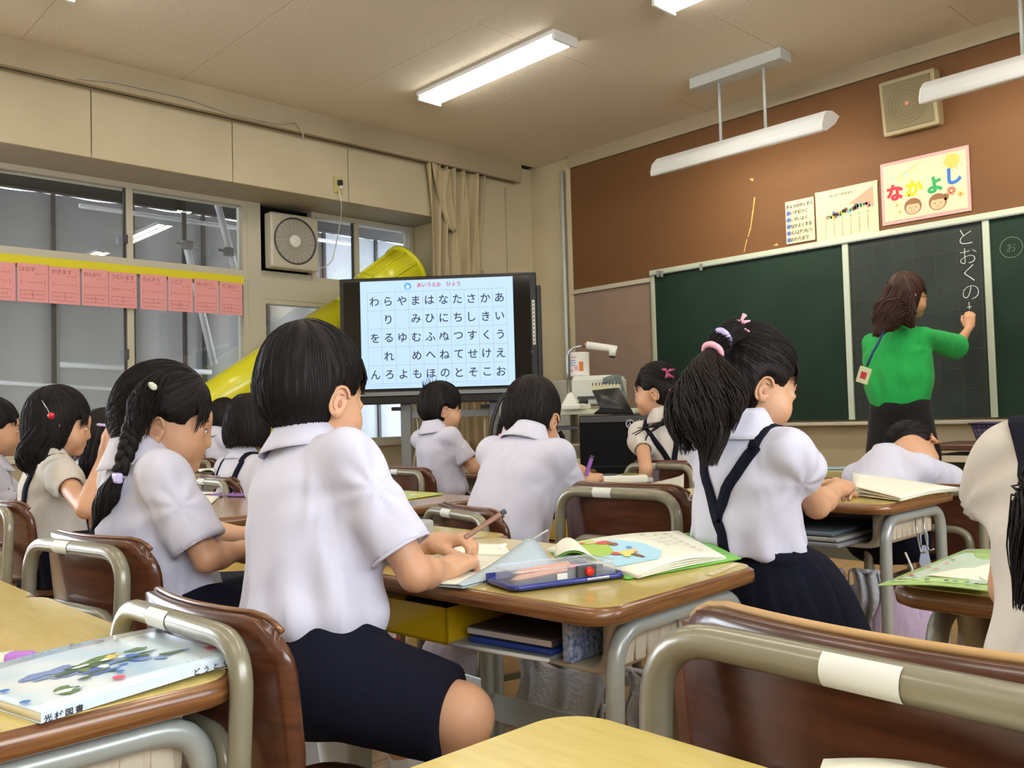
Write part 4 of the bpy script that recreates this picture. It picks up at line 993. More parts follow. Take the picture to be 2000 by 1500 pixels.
# --- main desk: open textbook
Zb = ZD + .006
org = at(1250, 1080, Z=Zb)
tbk = thing_at('open_textbook', org, 'open picture textbook on the main desk, right of the pencil case', 'book')
A, B, C_, D_ = at(1246, 1124, Z=Zb), at(1418, 1087, Z=Zb), at(1325, 1036, Z=Zb + .004), at(1068, 1070, Z=Zb)
Sg = Surf(at(1225, 1130, Z=ZD + .001), at(1448, 1090, Z=ZD + .001), at(1345, 1040, Z=ZD + .001), at(1075, 1078, Z=ZD + .001))
sheet_part('green_cover', Sg, org, mat('cover_green', srgb(120, 190, 80), .45), tbk, .002)
Sp = Surf(A, B, C_, D_, 0, lambda u, v: .010 * math.sin(math.pi * min(1, u * 1.05)) * (1 - .3 * v))
for k in range(4): sheet_part('page', Surf(A, B, C_, D_, 0, lambda u, v, k=k: (.010 * math.sin(math.pi * min(1, u * 1.05)) * (1 - .3 * v)) * (1 - k * .25) - .0012 * k), org, M_paper, tbk, .0009)
pm = MB()
decal(pm, Sp, org, [(.03, .22), (.34, .12), (.50, .28), (.52, .60), (.40, .86), (.12, .93), (.05, .6)], 0, .0012)
decal(pm, Sp, org, [(.03, .48), (.20, .46), (.30, .70), (.28, .95), (.10, .98), (.02, .8)], 1, .0016)
rr = random.Random(5)
for (cx, cy, rx, ry, mi) in ((.30, .78, .05, .06, 2), (.33, .70, .03, .07, 3), (.24, .84, .04, .03, 4), (.26, .40, .06, .06, 5), (.33, .42, .03, .05, 4), (.20, .45, .03, .04, 2), (.28, .30, .02, .08, 3), (.16, .88, .05, .03, 2), (.36, .52, .02, .03, 6), (.22, .34, .025, .03, 5)): decal(pm, Sp, org, blob(cx, cy, rx, ry, 12, .15, rr), mi, .0020 + .0001 * mi)
print_text(pm, Sp, org, 'おいしいね', .66, .88, .055, 0, -.11, 7, .0022); print_text(pm, Sp, org, 'たのしい', .75, .82, .055, 0, -.12, 7, .0022); print_text(pm, Sp, org, 'あさひがのぼる', .84, .86, .055, 0, -.11, 7, .0022)
pm.build('page_print', [col('pt_sky', (176, 222, 240)), col('pt_grass', (170, 204, 90)), col('pt_red', (214, 92, 80)), col('pt_brown', (150, 96, 60)), col('pt_skin', (240, 196, 160)), col('pt_yellow', (244, 220, 120)), col('pt_blue', (110, 160, 214)), col('pt_text', (150, 150, 140))], tbk)
# curled left leaf
L1 = at(1082, 1084, Z=ZD + .002); L2 = at(1105, 1100, Z=ZD + .003)
Sc_ = Surf(at(1082, 1098, Z=ZD + .001), at(1180, 1102, Z=ZD + .002), at(1145, 1075, Z=ZD + .004), at(1086, 1072, Z=ZD + .004), 0, lambda u, v: .022 * math.sin(math.pi * min(1, .12 + u * .9)))
sheet_part('curled_leaf', Sc_, org, M_paper, tbk, .0012); sheet_part('curled_leaf', Sc_, org, MATS['cover_green'], tbk, .001, 12, 6, -.0035)
# --- notebook with a lifted page
org = at(960, 1110, Z=ZD)
nb = thing_at('open_notebook', org, 'open notebook under the foreground boy’s hand with one page curling up', 'notebook')
M_nbg = mat('notebook_grey', srgb(176, 190, 196), .7)
S1 = Surf(at(840, 1142, Z=ZD), at(905, 1147, Z=ZD), at(1090, 1098, Z=ZD), at(1000, 1076, Z=ZD)); sheet_part('back_cover', S1, org, M_nbg, nb, .002)
S2 = Surf(at(842, 1139, Z=ZD + .003), at(893, 1141, Z=ZD + .004), at(1000, 1085, Z=ZD + .006), at(880, 1078, Z=ZD + .006)); sheet_part('written_page', S2, org, M_paper, nb, .001, 8, 6)
S2b = Surf(at(1000, 1085, Z=ZD + .004), at(985, 1062, Z=ZD + .004), at(900, 1060, Z=ZD + .004), at(880, 1078, Z=ZD + .005)); sheet_part('left_page', S2b, org, M_paper, nb, .001, 6, 6)
S3 = Surf(at(893, 1140, Z=ZD + .006), at(905, 1144, Z=ZD + .003), at(1078, 1100, Z=ZD + .003), at(1002, 1078, Z=ZD + .008), 0, lambda u, v: .020 * math.sin(math.pi * u) * (v ** 1.5) * 1.6); sheet_part('lifting_page', S3, org, M_nbg, nb, .001, 14, 10)
nm = MB(); print_lines(nm, S2, org, [[(.1 + .12 * k, .1), (.1 + .12 * k, .8)] for k in range(7)] + [[(.1, .1 + .1 * k), (.85, .1 + .1 * k)] for k in range(8)], 0, .006); nm.build('ruled_lines', col('rule_grey', (200, 204, 206)), nb)
o = MB().tube([Vector((0, 0, 0)), at(1070, 1035, Z=ZD + .05) - at(1010, 1072, Z=ZD + .012)], .0012, 5).build('plastic_edge', M_white, nb, at(1010, 1072, Z=ZD + .012) - org)
for k, (px, py) in enumerate(((978, 1068), (985, 1064), (1000, 1083), (1020, 1086))):
    o = MB().box((0, 0, 0), (.012 - .002 * (k % 2), .007, .005), 0, Matrix.Rotation(k * 1.1, 4, 'Z'), .002).build('eraser_crumb', M_paper, None, at(px, py, Z=ZD + .008)); tag(o, ['tiny white paper scrap behind the writing hand', 'second white scrap behind the writing hand', 'white scrap on the left of the open notebook spine', 'white scrap nearest to the curling page'][k], 'scrap')
# --- pencil case
q0, q1, q2, q3 = at(985, 1160, Z=ZD), at(1237, 1126, Z=ZD), at(1238, 1098, Z=ZD), at(1000, 1125, Z=ZD)
cen = (q0 + q1 + q2 + q3) / 4; dx = (q1 - q0); L = dx.length; an = math.atan2(dx.y, dx.x); Wd = .085; L = .19
cen = (q0 + q1) / 2 + Vector((-math.sin(an), math.cos(an), 0)) * Wd / 2
pc = empty('pencil_case', (cen.x, cen.y, ZD), an, 'clear plastic pencil case with navy edging and a red button', 'pencil case')
M_navyp = mat('navy_vinyl', srgb(28, 44, 128), .3, coat=.4); M_clear = mat('clear_plastic', (.85, .9, .95), .06, spec=.8, alpha=.22)
MB().box((0, 0, .003), (L, Wd, .004), 0, None, .0015).build('base_sheet', M_black, pc)
MB().tube([(p[0], p[1], .005) for p in rrect(L, Wd, .014, 5)], .0042, 8, closed=True).build('navy_edge', M_navyp, pc)
MB().tube([(p[0], p[1], .026) for p in rrect(L - .012, Wd - .012, .012, 5)], .0018, 6, closed=True).build('clear_rim', M_clear, pc)
ring = rrect(L - .012, Wd - .012, .012, 5); n = len(ring)
wm = MB(); wm.add([(p[0], p[1], .005) for p in ring] + [(p[0], p[1], .026) for p in ring], [(k, (k + 1) % n, n + (k + 1) % n, n + k) for k in range(n)], 0, True); wm.add([(p[0], p[1], .0262) for p in ring], [tuple(range(n))]); wm.build('clear_body', M_clear, pc)
MB().box((-.005, Wd / 2 + .002, .012), (L * .95, .005, .018), 0, Matrix.Rotation(R(-8), 4, 'X'), .002).build('navy_flap', M_navyp, pc)
st_ = MB()
for k in range(26): st_.box((-.085 + k * .0065, Wd / 2 - .002, .0195), (.0035, .001, .001))
st_.build('stitching', M_sticker, pc)
MB().box((.028, -Wd / 2 + .002, .0165), (.034, .006, .019), 0, None, .002).build('lock_plate', M_dgrey, pc)
MB().tube([(.030, -Wd / 2 - .006, .017), (.030, -Wd / 2, .017)], .0065, 14).build('red_button', mat('red_button', srgb(226, 40, 26), .3), pc)
MB().box((-.013, -Wd / 2 + .004, .013), (.018, .002, .009), 0, None, .001).build('white_label', M_sticker, pc)
MB().box((.045, -Wd / 2 - .0035, .0055), (.04, .003, .004), 0, None, .001).build('silver_clip', M_steel, pc)
M_pencil = mat('salmon_pencil', srgb(232, 160, 124), .5); M_pred = mat('red_pencil', srgb(200, 54, 60), .4); M_pbr = mat('brown_pencil', srgb(142, 96, 68), .45); M_lead = mat('pencil_tip', srgb(206, 166, 120), .7)
def pencil(p, q, r, m, name='pencil', par=None, label=None, grp=None, tip=True):
    p = Vector(p); q = Vector(q); b = MB(); b.tube([Vector((0, 0, 0)), (q - p) * .88], r, 6); b.sm = [False] * len(b.sm)
    o = b.build(name, m, par, p); 
    if tip: MB().tube([(q - p) * .88, (q - p)], [r * .98, .0006], 6).build('pencil_tip', M_lead, o)
    else: MB().tube([(q - p) * .88, (q - p)], [r * 1.02, r * 1.02], 6).build('pencil_end', M_dgrey, o)
    if label: tag(o, label, 'pencil', grp)
    return o
def pcw(x, y, z): return Vector((cen.x + x * math.cos(an) - y * math.sin(an), cen.y + x * math.sin(an) + y * math.cos(an), ZD + z))
pencil(pcw(.02, .004, .014), pcw(-.085, -.012, .012), .0042, M_pencil, label='salmon pencil nearest the front inside the clear case', grp='pencils in the case')
pencil(pcw(.05, .020, .014), pcw(-.06, .012, .016), .0042, M_pred, label='red pencil at the back of the clear case', grp='pencils in the case')
pencil(pcw(.03, .012, .020), pcw(-.075, .002, .018), .0042, M_pencil, label='upper salmon pencil lying across the others in the clear case', grp='pencils in the case')
o = MB().box((0, 0, 0), (.03, .02, .01), 0, Matrix.Rotation(an, 4, 'Z'), .002).build('eraser', M_dgrey, None, pcw(.065, .0, .013)); tag(o, 'grey eraser at the right end inside the clear case', 'eraser')
# sticker strips on desks
def strip(p, q, w, z, label, txt='なまえ'):
    p = Vector(p); q = Vector(q); a_ = math.atan2(q.y - p.y, q.x - p.x); c = (p + q) / 2
    o = MB().box((0, 0, 0), ((q - p).length, w, .0006)).build('name_strip', mat('strip_cream', srgb(226, 216, 176), .5), None, (c.x, c.y, z)); o.rotation_euler = (0, 0, a_); tag(o, label, 'sticker')
    m = MB(); L_ = (q - p).length
    for k, ch in enumerate(txt): put_text(m, ch, -L_ * .3 + L_ * .2 * k, 0, w * .7, 0, .01, 0, .0008)
    m.build('lettering', col('strip_text', (120, 116, 110)), o)
strip(at(1385, 1123, Z=.5705), at(1440, 1101, Z=.5705), .012, .5708, 'pale name strip on the right edge of the main desk')
strip(at(275, 1332, Z=.5705), at(440, 1302, Z=.5705), .014, .5708, 'pale name strip on the workbook desk, beside the book spine')
# --- left desk workbook
zb = .574
A, B, C_, D_ = at(78, 1391, Z=zb + .006), at(503, 1262, Z=zb + .012), at(300, 1226, Z=zb + .010), at(-120, 1330, Z=zb + .006)
org = (A + C_) / 2; org.z = zb
wk = thing_at('picture_workbook', org, 'pale blue workbook with a garden picture hanging over the desk corner', 'book')
Sw = Surf(A, B, C_, D_, 0, lambda u, v: .004 * math.sin(math.pi * u) * v)
sheet_part('page_block', Surf(A, B, C_, D_, 0, lambda u, v: .004 * math.sin(math.pi * u) * v - .0012), org, mat('page_cream', srgb(214, 200, 160), .8), wk, .0075, 10, 6)
M_cov = mat('cover_pale_blue', srgb(184, 216, 238), .22, coat=.5, var=(9, srgb(240, 238, 222), .9))
sheet_part('front_cover', Sw, org, M_cov, wk, .001, 14, 8)
sheet_part('back_cover', Surf(A, B, C_, D_, 0, lambda u, v: .004 * math.sin(math.pi * u) * v - .0088), org, M_cov, wk, .001, 10, 6)
sp_ = MB(); up = Vector((0, 0, 1))
a0, a1 = A - org, B - org; pe = (a1 - a0).cross(up).normalized() * .0015
sp_.add([a0 + pe, a1 + pe, a1 + pe - up * .0095, a0 + pe - up * .0095], [(3, 2, 1, 0)]); sp_.build('spine', mat('spine_white', srgb(212, 226, 240), .3, coat=.3), wk)
cv = MB(); rr = random.Random(11)
pal = [(60, 92, 60), (96, 128, 66), (236, 200, 90), (74, 108, 190), (120, 140, 190), (226, 84, 110), (60, 120, 200), (244, 216, 70), (40, 40, 50), (150, 180, 214), (230, 240, 240)]
for k in range(26): decal(cv, Sw, org, blob(.50 + rr.uniform(-.20, .22), .40 + rr.uniform(-.12, .16), rr.uniform(.02, .07), rr.uniform(.012, .04), 10, .35, rr), rr.choice([0, 0, 1, 1, 3, 4]), .0010 + k * .00002)
for k in range(8): decal(cv, Sw, org, blob(.50 + rr.uniform(-.14, .14), .46 + rr.uniform(-.10, .08), rr.uniform(.015, .04), rr.uniform(.015, .035), 9, .3, rr), rr.choice([2, 3, 2, 10]), .0018 + k * .00002)
for k in range(6): decal(cv, Sw, org, blob(.28 + rr.uniform(-.10, .10), .52 + rr.uniform(-.1, .08), rr.uniform(.04, .09), rr.uniform(.02, .04), 10, .3, rr), 4, .0009)
for k in range(6): decal(cv, Sw, org, blob(.20 + rr.uniform(-.05, .05), .20 + rr.uniform(-.06, .06), rr.uniform(.02, .04), rr.uniform(.02, .04), 10, .3, rr), [1, 10, 0, 9][k % 4], .001 + k * .00002)
for (u_, v_, r_, mi) in ((.38, .13, .026, 5), (.43, .22, .018, 6), (.86, .18, .028, 5), (.78, .27, .012, 6), (.97, .10, .03, 7), (.05, .45, .02, 6), (.02, .75, .025, 5), (.02, .18, .02, 6)): decal(cv, Sw, org, blob(u_, v_, r_, r_ * 1.3), mi, .0024)
print_text(cv, Sw, org, 'どうとく', .56, .93, .085, .085, -.055, 8, .0024, 0, R(-20), 1, 1.0)
print_text(cv, Sw, org, 'ほんをよむ', .30, .93, .03, .04, 0, 9, .0024)
for (u_, v_, n_) in ((.12, .055, 6), (.68, .045, 6)): print_text(cv, Sw, org, 'きょうかしょ'[:n_], u_ - .02, v_, .022, .022, 0, 8, .0024)
cv.build('cover_picture', [col('wk%d' % i, c, .3) for i, c in enumerate(pal)], wk)
tx = MB(); Ss = Surf(A + pe + Vector((0, 0, -.009)), B + pe + Vector((0, 0, -.009)), B + pe, A + pe)
for k, ch in enumerate('光村図書'):
    gv, gf = glyph(ch, .02); e_ = (B - A).normalized(); o_ = A + e_ * (.006 + .009 * k) + pe * 1.4 - Vector((0, 0, .007))
    tx.add([o_ - org + e_ * p[0] * .0075 + up * p[1] * .0068 for p in gv], gf)
for k, ch in enumerate('どうとくかてい'):
    gv, gf = glyph(ch, .02); e_ = (B - A).normalized(); o_ = A + e_ * (.15 + .011 * k) + pe * 1.4 - Vector((0, 0, .007))
    tx.add([o_ - org + e_ * p[0] * .0075 + up * p[1] * .0068 for p in gv], gf)
tx.build('spine_lettering', M_ink, wk)
q = at(40, 1285, Z=.578); o = MB().box((0, 0, 0), (.030, .016, .013), 0, Matrix.Rotation(R(50), 4, 'Z'), .004).build('purple_eraser', mat('violet_rubber', srgb(178, 120, 200), .4), None, q); tag(o, 'violet eraser beside the workbook', 'eraser')
S = Surf(at(-40, 1300, Z=.573), at(20, 1292, Z=.573), at(28, 1270, Z=.573), at(-40, 1280, Z=.573)); o = MB().sheet(lambda u, v: S(u, v) - S(0, 0), 2, 2, .0008).build('paper_slip', M_paper, None, S(0, 0)); tag(o, 'white paper slip at the left edge of the workbook desk', 'paper')
# --- near desk: white object at the bottom edge
q = at(1735, 1498, Z=.606); o = MB().sheet(lambda u, v: (-.05 + .1 * u, -.035 + .07 * v, .006 * math.sin(math.pi * u)), 10, 4, .001).build('folded_paper', M_paper, None, q + Vector((.02, -.02, -.004))); o.rotation_euler = (0, 0, R(20)); tag(o, 'white folded paper on the near desk, cut by the bottom edge', 'paper')
# --- right desk: green folder and sheet
zr = .602
A, B, C_, D_ = at(1712, 1143, Z=zr + .004), at(1935, 1155, Z=zr + .008), at(2040, 1085, Z=zr + .008), at(1885, 1073, Z=zr + .003)
org = A.copy(); fo = thing_at('green_folder', org, 'green patterned clear folder with a white sheet on the right-edge desk', 'folder')
Sf = Surf(A, B, C_, D_, 0, lambda u, v: .004 * math.sin(math.pi * u)); sheet_part('folder_sheet', Sf, org, mat('folder_green', srgb(178, 214, 132), .35, coat=.3), fo, .0012)
fm_ = MB(); decal(fm_, Sf, org, [(.12, .12), (.9, .10), (.9, .85), (.12, .85)], 0, .0014)
decal(fm_, Sf, org, [(.30, .18), (1.0, .16), (1.0, .95), (.92, .95)], 1, .0022)
rr = random.Random(4)
for k in range(26):
    u_, v_ = (rr.uniform(.03, .95), rr.choice([.06, .92])) if k % 2 else (rr.uniform(.12, .28), rr.uniform(.1, .9)); decal(fm_, Sf, org, blob(u_, v_, .022, .018, 8, .3, rr), 2 + k % 4, .0030)
fm_.build('folder_print', [col('fo_mint', (196, 216, 196), .4), M_paper, col('fo_red', (214, 120, 100)), col('fo_blue', (110, 150, 190)), col('fo_grn', (110, 170, 100)), col('fo_dark', (90, 100, 110))], fo)
# --- D2 desk: papers
zr = .602
A, B, C_, D_ = at(1670, 966, Z=zr + .004), at(1760, 978, Z=zr + .002), at(1875, 957, Z=zr + .002), at(1665, 935, Z=zr + .004)
org = A.copy(); bk2 = thing_at('open_exercise_book', org, 'open white exercise book in front of the ponytail girl', 'book')
for k, (g, lift) in enumerate(((.0, .0), (.006, .003), (.012, .006))):
    S = Surf(A, B, C_, D_, 0, lambda u, v, g=g: g * (1 - u) * 1.2 + .004 * math.sin(math.pi * v)); sheet_part('page', S, org, M_paper, bk2, .0008, 10, 6, lift)
S = Surf(at(1640, 955, Z=zr), at(1700, 966, Z=zr), at(1850, 962, Z=zr), at(1750, 938, Z=zr)); sheet_part('green_page', S, org, mat('page_green', srgb(196, 220, 160), .6), bk2, .001)
S = Surf(at(1560, 962, Z=zr), at(1640, 975, Z=zr), at(1660, 950, Z=zr), at(1600, 945, Z=zr)); o = MB().sheet(lambda u, v: S(u, v) - S(0, 0), 3, 3, .001).build('loose_sheet', M_paper, None, S(0, 0)); tag(o, 'white sheet under the ponytail girl’s hand', 'paper')
# --- far desk pink box, papers
q = at(1578, 913, Z=.596); o = MB().box((0, 0, 0), (.09, .05, .035), 0, Matrix.Rotation(R(35), 4, 'Z'), .006).build('pink_pencil_box', mat('pink_box', srgb(226, 186, 180), .5), None, (q.x, q.y, .59)); tag(o, 'pink pencil box on the far desk right of the ponytail girl', 'pencil box')
MB().box((0, 0, .004), (.091, .051, .002), 0, Matrix.Rotation(R(35), 4, 'Z')).build('box_seam', mat('pink_dark', srgb(186, 140, 140), .5), o)
q = at(1625, 914, Z=.575); o = MB().box((0, 0, 0), (.14, .09, .006), 0, Matrix.Rotation(R(30), 4, 'Z'), .001).build('blue_notebook', mat('blue_nb', srgb(150, 176, 190), .5), None, q); tag(o, 'blue notebook lying right of the pink pencil box', 'notebook')
# --- paint tray
q = at(1200, 935, Z=.585); pt2 = empty('paint_tray', (q.x, q.y, .5705), R(40), 'white paint tray with two round dark wells', 'tray')
M_ptray = mat('tray_white', srgb(226, 224, 206), .5)
MB().box((0, 0, .014), (.24, .10, .028), 0, None, .008).build('tray_body', M_ptray, pt2)
for (x_, mi_, c_) in ((-.02, 0, (50, 44, 60)), (.055, 1, (110, 110, 40))):
    MB().lathe([(.036, .0285), (.034, .031), (.031, .029), (.028, .027), (0, .0265)], 24, 0, Matrix.Translation((x_, .0, .001))).build('round_well', mat('well_%d' % mi_, srgb(*c_), .4), pt2)
q = at(1205, 938, Z=.575); o = MB().box((0, 0, 0), (.26, .05, .016), 0, Matrix.Rotation(R(40), 4, 'Z'), .005).build('clear_pencil_case', mat('pale_plastic', srgb(190, 188, 186), .3, alpha=.8), None, (q.x + .05, q.y - .06, .580)); tag(o, 'pale translucent pencil case in front of the paint tray', 'pencil case')
S = Surf(at(1265, 945, Z=.60), at(1335, 960, Z=.60), at(1335, 925, Z=.64), at(1330, 930, Z=.62)); o = MB().sheet(lambda u, v: S(u, v) - S(0, 0), 4, 4, .001).build('grey_page', mat('page_greyish', srgb(196, 192, 180), .7), None, S(0, 0)); tag(o, 'grey page corner left of the ponytail girl', 'paper')
# --- booklet desk
Z2 = .572
A, B, C_, D_ = at(752, 976, Z=Z2 + .002), at(800, 974, Z=Z2 + .002), at(868, 963, Z=Z2 + .004), at(775, 957, Z=Z2 + .002)
org = A.copy(); o = thing_at('yellow_green_booklet', org, 'yellow-green booklet on the brown desk behind the boy', 'booklet'); S = Surf(A, B, C_, D_)
sheet_part('cover', S, org, mat('booklet_yellow', srgb(214, 216, 96), .4, var=(30, srgb(150, 180, 90), .8)), o, .003)
mm = MB(); decal(mm, S, org, blob(.3, .4, .12, .2), 0); decal(mm, S, org, blob(.6, .5, .08, .1), 1); mm.build('cover_print', [col('bk_g', (96, 150, 80)), col('bk_w', (220, 220, 210))], o)
# --- purple bear box
q = at(715, 918, Z=.57); bb_ = empty('purple_box', (q.x, q.y, .5705), R(36), 'purple box with a bear face standing on a desk behind the boy', 'box')
MB().box((0, 0, .038), (.13, .06, .076), 0, None, .003).build('box_body', mat('violet_box', srgb(176, 120, 196), .5), bb_)
MB().box((-.008, -.0305, .038), (.112, .001, .070)).build('dark_front', mat('dark_purple', srgb(78, 40, 78), .5), bb_)
FB = Matrix.Translation((0, -.0315, .038)) @ Matrix.Rotation(R(90), 4, 'X'); m = MB()
strokes(m, [arc(.028, -.006, .013, 0, 360, 16, .016), arc(.018, .012, .006, 0, 360, 10), arc(.038, .012, .006, 0, 360, 10), [(.024, -.004), (.024, -.008)], [(.032, -.004), (.032, -.008)]], .002, 0, 0, FB); m.build('bear_outline', col('bear_line', (226, 196, 160)), bb_)
# --- open book + purple folder on the red-bobble girl's desk
zc = .573
A, B, C_, D_ = at(345, 983, Z=zc), at(413, 985, Z=zc), at(432, 966, Z=zc), at(345, 962, Z=zc)
org = A.copy(); o = thing_at('open_reader', org, 'open cream book on the brown desk right of the braid girl’s face', 'book')
sheet_part('page', Surf(A, B, C_, D_, 0, lambda u, v: .006 * (1 - v)), org, M_paper, o, .004)
S = Surf(at(338, 966, Z=zc + .004), at(430, 962, Z=zc + .010), at(470, 946, Z=zc + .012), at(350, 952, Z=zc + .006)); sheet_part('page', S, org, M_paper, o, .003)
mm = MB(); decal(mm, S, org, [(.1, .2), (.8, .2), (.8, .45), (.1, .45)], 0); decal(mm, S, org, [(.4, .55), (.8, .55), (.8, .8), (.4, .8)], 1); mm.build('page_print', [col('rd_b', (190, 214, 220)), col('rd_c', (206, 220, 206))], o)
q = at(462, 967, Z=zc); o = MB().box((0, 0, 0), (.15, .10, .008), 0, Matrix.Rotation(R(20), 4, 'Z'), .002).build('purple_folder', mat('violet_folder', srgb(140, 104, 170), .5), None, (q.x, q.y, zc + .004)); tag(o, 'purple folder beside the open cream book', 'folder')
# --- far-left desk books
for k, (px, py, w_, d_, h_, rz_, lb) in enumerate(((412, 921, .20, .15, .02, 20, 'open book lying lowest on the far left desk'), (440, 915, .16, .12, .02, 35, 'upper open book with dark cover on the far left desk'))):
    q = at(px, py, Z=.575); o = empty('far_book', (q.x, q.y, .5705 + k * .021), R(rz_), lb, 'book')
    MB().box((0, 0, .003), (w_, d_, .006), 0, None, .001).build('cover', M_dgrey, o)
    MB().sheet(lambda u, v: (-w_ / 2 + w_ * u, -d_ / 2 + d_ * v, .009 + .012 * abs(math.sin(u * 2 * math.pi)) ** .7), 16, 2, .003).build('page_block', M_paper, o)
# --- grey name box visible past the boy's sleeve
q = at(795, 1030, Z=.59); o = MB().box((0, 0, 0), (.11, .05, .035), 0, Matrix.Rotation(R(15), 4, 'Z'), .006).build('grey_pencil_box', mat('pale_grey_box', srgb(172, 172, 168), .4), None, (q.x, q.y, .589)); tag(o, 'grey pencil box beyond the boy’s sleeve', 'pencil box')
for k in range(3): MB().box((.01 + k * .014, -.0255, .0), (.005, .001, .022), 0, Matrix.Rotation(R(15), 4, 'Z')).build('label_mark', M_sticker if k != 1 else M_dgrey, o)

# ================================================================== UNDER THE DESKS
# yellow drawer box sticking out of the main desk tray
c1 = at(857, 1255, Z=.447); bx_ = empty('yellow_drawer_box', (-1.187, 1.04, .4625), R(4), 'yellow plastic drawer box sticking out of the main desk tray', 'box')
def openbox(name, w, d, h, th, m, par, off=(0, 0, 0)):
    b = MB(); x, y, z = off
    b.box((x, y, z + th / 2), (w, d, th)); b.box((x - w / 2 + th / 2, y, z + h / 2), (th, d, h)); b.box((x + w / 2 - th / 2, y, z + h / 2), (th, d, h)); b.box((x, y - d / 2 + th / 2, z + h / 2), (w, th, h)); b.box((x, y + d / 2 - th / 2, z + h / 2), (w, th, h))
    return b.build(name, m, par)
openbox('box_body', .150, .31, .058, .004, M_ybox, bx_, (0, 0, 0))
MB().box((0, -.02, .045), (.12, .22, .030), 0, None, .01).build('dark_contents', M_blackmat, bx_)
MB().tube([(-.05, -.12, .045), (.05, -.05, .054)], .006, 8).build('blue_stick', mat('slate_blue', srgb(70, 90, 120), .4), bx_)
for (x_, y_, rz_, lb) in ((-1.82, 1.03, 0, 'yellow drawer box in the braid girl’s desk'), (-.12, 1.24, 0, 'tan yellow drawer box in the right-edge desk'), (-1.86, 1.98, 0, 'yellow drawer box in the leaning boy’s desk'), (-4.6, 1.72, 0, 'yellow drawer box in the far left desk')):
    zz = .4925 if y_ == 1.24 else .4625
    b2 = empty('yellow_drawer_box', (x_, y_, zz), R(rz_), lb, 'box'); openbox('box_body', .235, .30, .062, .004, M_ybox, b2)
    if y_ == 1.98:
        MB().tube([(.03 + .018 * math.cos(R(a)), -.162, .04 + .014 * math.sin(R(a))) for a in range(0, 360, 24)], .0025, 5, closed=True).build('printed_ring', mat('teal_print', srgb(40, 110, 130), .5), b2)
# books/folders in the main desk tray
def lay(name, c, s, rz, m, label, cat, extra=None):
    o = empty(name, c, R(rz), label, cat); MB().box((0, 0, s[2] / 2), s, 0, None, min(.003, s[2] * .3)).build('body', m, o)
    if extra: extra(o, s)
    return o
def zipx(o, s):
    z = MB()
    for k in range(40): z.box((-s[0] / 2 + s[0] * k / 40, -s[1] / 2 - .001, s[2] * .6), (.0025, .003, .003))
    z.build('zip_teeth', M_sticker, o)
    MB().tube([(-s[0] / 2, -s[1] / 2, s[2] / 2), (s[0] / 2, -s[1] / 2, s[2] / 2)], .0035, 6).build('zip_edge', M_white, o)
lay('zip_folder', (-1.025, 1.03, .4625), (.185, .25, .007), 11, mat('clear_grey_vinyl', srgb(168, 172, 170), .25, alpha=.75), 'clear zip folder jutting lowest from the main desk tray', 'folder', zipx)
lay('blue_file', (-1.01, 1.04, .470), (.16, .24, .008), 9, mat('blue_file', srgb(40, 66, 150), .45), 'blue file in the main desk tray', 'file')
lay('thick_textbook', (-1.015, 1.045, .4785), (.165, .24, .014), 8, mat('book_brown', srgb(86, 72, 66), .5), 'thick dark textbook on top in the main desk tray', 'book', lambda o, s: MB().box((0, 0, s[2] / 2), (s[0] * .99, s[1] * 1.004, s[2] * .6)).build('page_block', mat('page_grey', srgb(206, 196, 186), .8), o))
lay('check_pouch', (-.895, 1.05, .463), (.018, .22, .062), 3, mat('blue_check', srgb(90, 110, 160), .6, var=(150, srgb(190, 200, 220), 1.0)), 'blue checked cloth pouch at the right of the main desk tray', 'pouch')
lay('grey_clear_file', (-1.53, .98, .53), (.24, .16, .006), 20, mat('smoke_vinyl', srgb(150, 156, 158), .25, alpha=.85), 'grey clear file slipping out between the braid girl and the boy', 'file')
for k, (dz, w_) in enumerate(((0, .42), (.012, .40), (.024, .36))): lay('workbook_stack', (-1.2, 2.13, .4925 + dz), (w_, .30, .010), 2 * k, mat('stack%d' % k, srgb(*((120, 124, 126), (150, 150, 144), (96, 110, 118))[k]), .5), ['lowest', 'middle', 'top'][k] + ' workbook in the ponytail girl’s desk tray', 'book')
lay('paper_bundle', (-.12, 1.22, .54), (.22, .28, .012), 2, mat('tan_folder', srgb(170, 130, 60), .6), 'tan folder inside the right-edge desk tray', 'folder')
# hanging cloths and bags
M_cloth = mat('grey_wash_cloth', srgb(186, 186, 188), .95, bump=(120, .5)); M_bag = mat('white_lilac_bag', srgb(206, 198, 214), .85, bump=(30, .3)); M_mauve = mat('mauve_bag', srgb(176, 156, 178), .85, bump=(30, .3))
def cloth(name, p, w, h, rz, m, label, th=.02, folds=5):
    o = empty(name, p, R(rz), label, 'cloth')
    MB().sheet(lambda u, v: (-w / 2 + w * u * (1 - .08 * v) + .01 * math.sin(v * 6), th * math.sin(u * folds * math.pi) * (.4 + v * .6), -h * v + .012 * math.sin(u * 9)), 40, 14, .004).build('cloth_fold', m, o)
    MB().sheet(lambda u, v: (-w / 2 + w * u, .012 + th * .8 * math.sin(u * folds * math.pi + 1) * (.4 + v * .6), -h * .8 * v + .006), 40, 10, .004).build('cloth_fold', m, o)
    MB().tube([(-w / 2, .006, .004), (w / 2, .006, .004)], .007, 8).build('cloth_fold', m, o)
    return o
cloth('wash_cloth', at(1090, 1296, d=1.95), .24, .15, 5, M_cloth, 'ragged grey wash cloth hanging behind the main desk leg')
cloth('wash_cloth', at(1258, 1320, d=1.9), .10, .12, 5, M_cloth, 'small grey cloth hanging right of the main desk leg')
cloth('wash_cloth', at(1690, 1120, d=2.35), .07, .24, 5, M_cloth, 'long grey cloth over the cross bar of the ponytail girl’s desk')
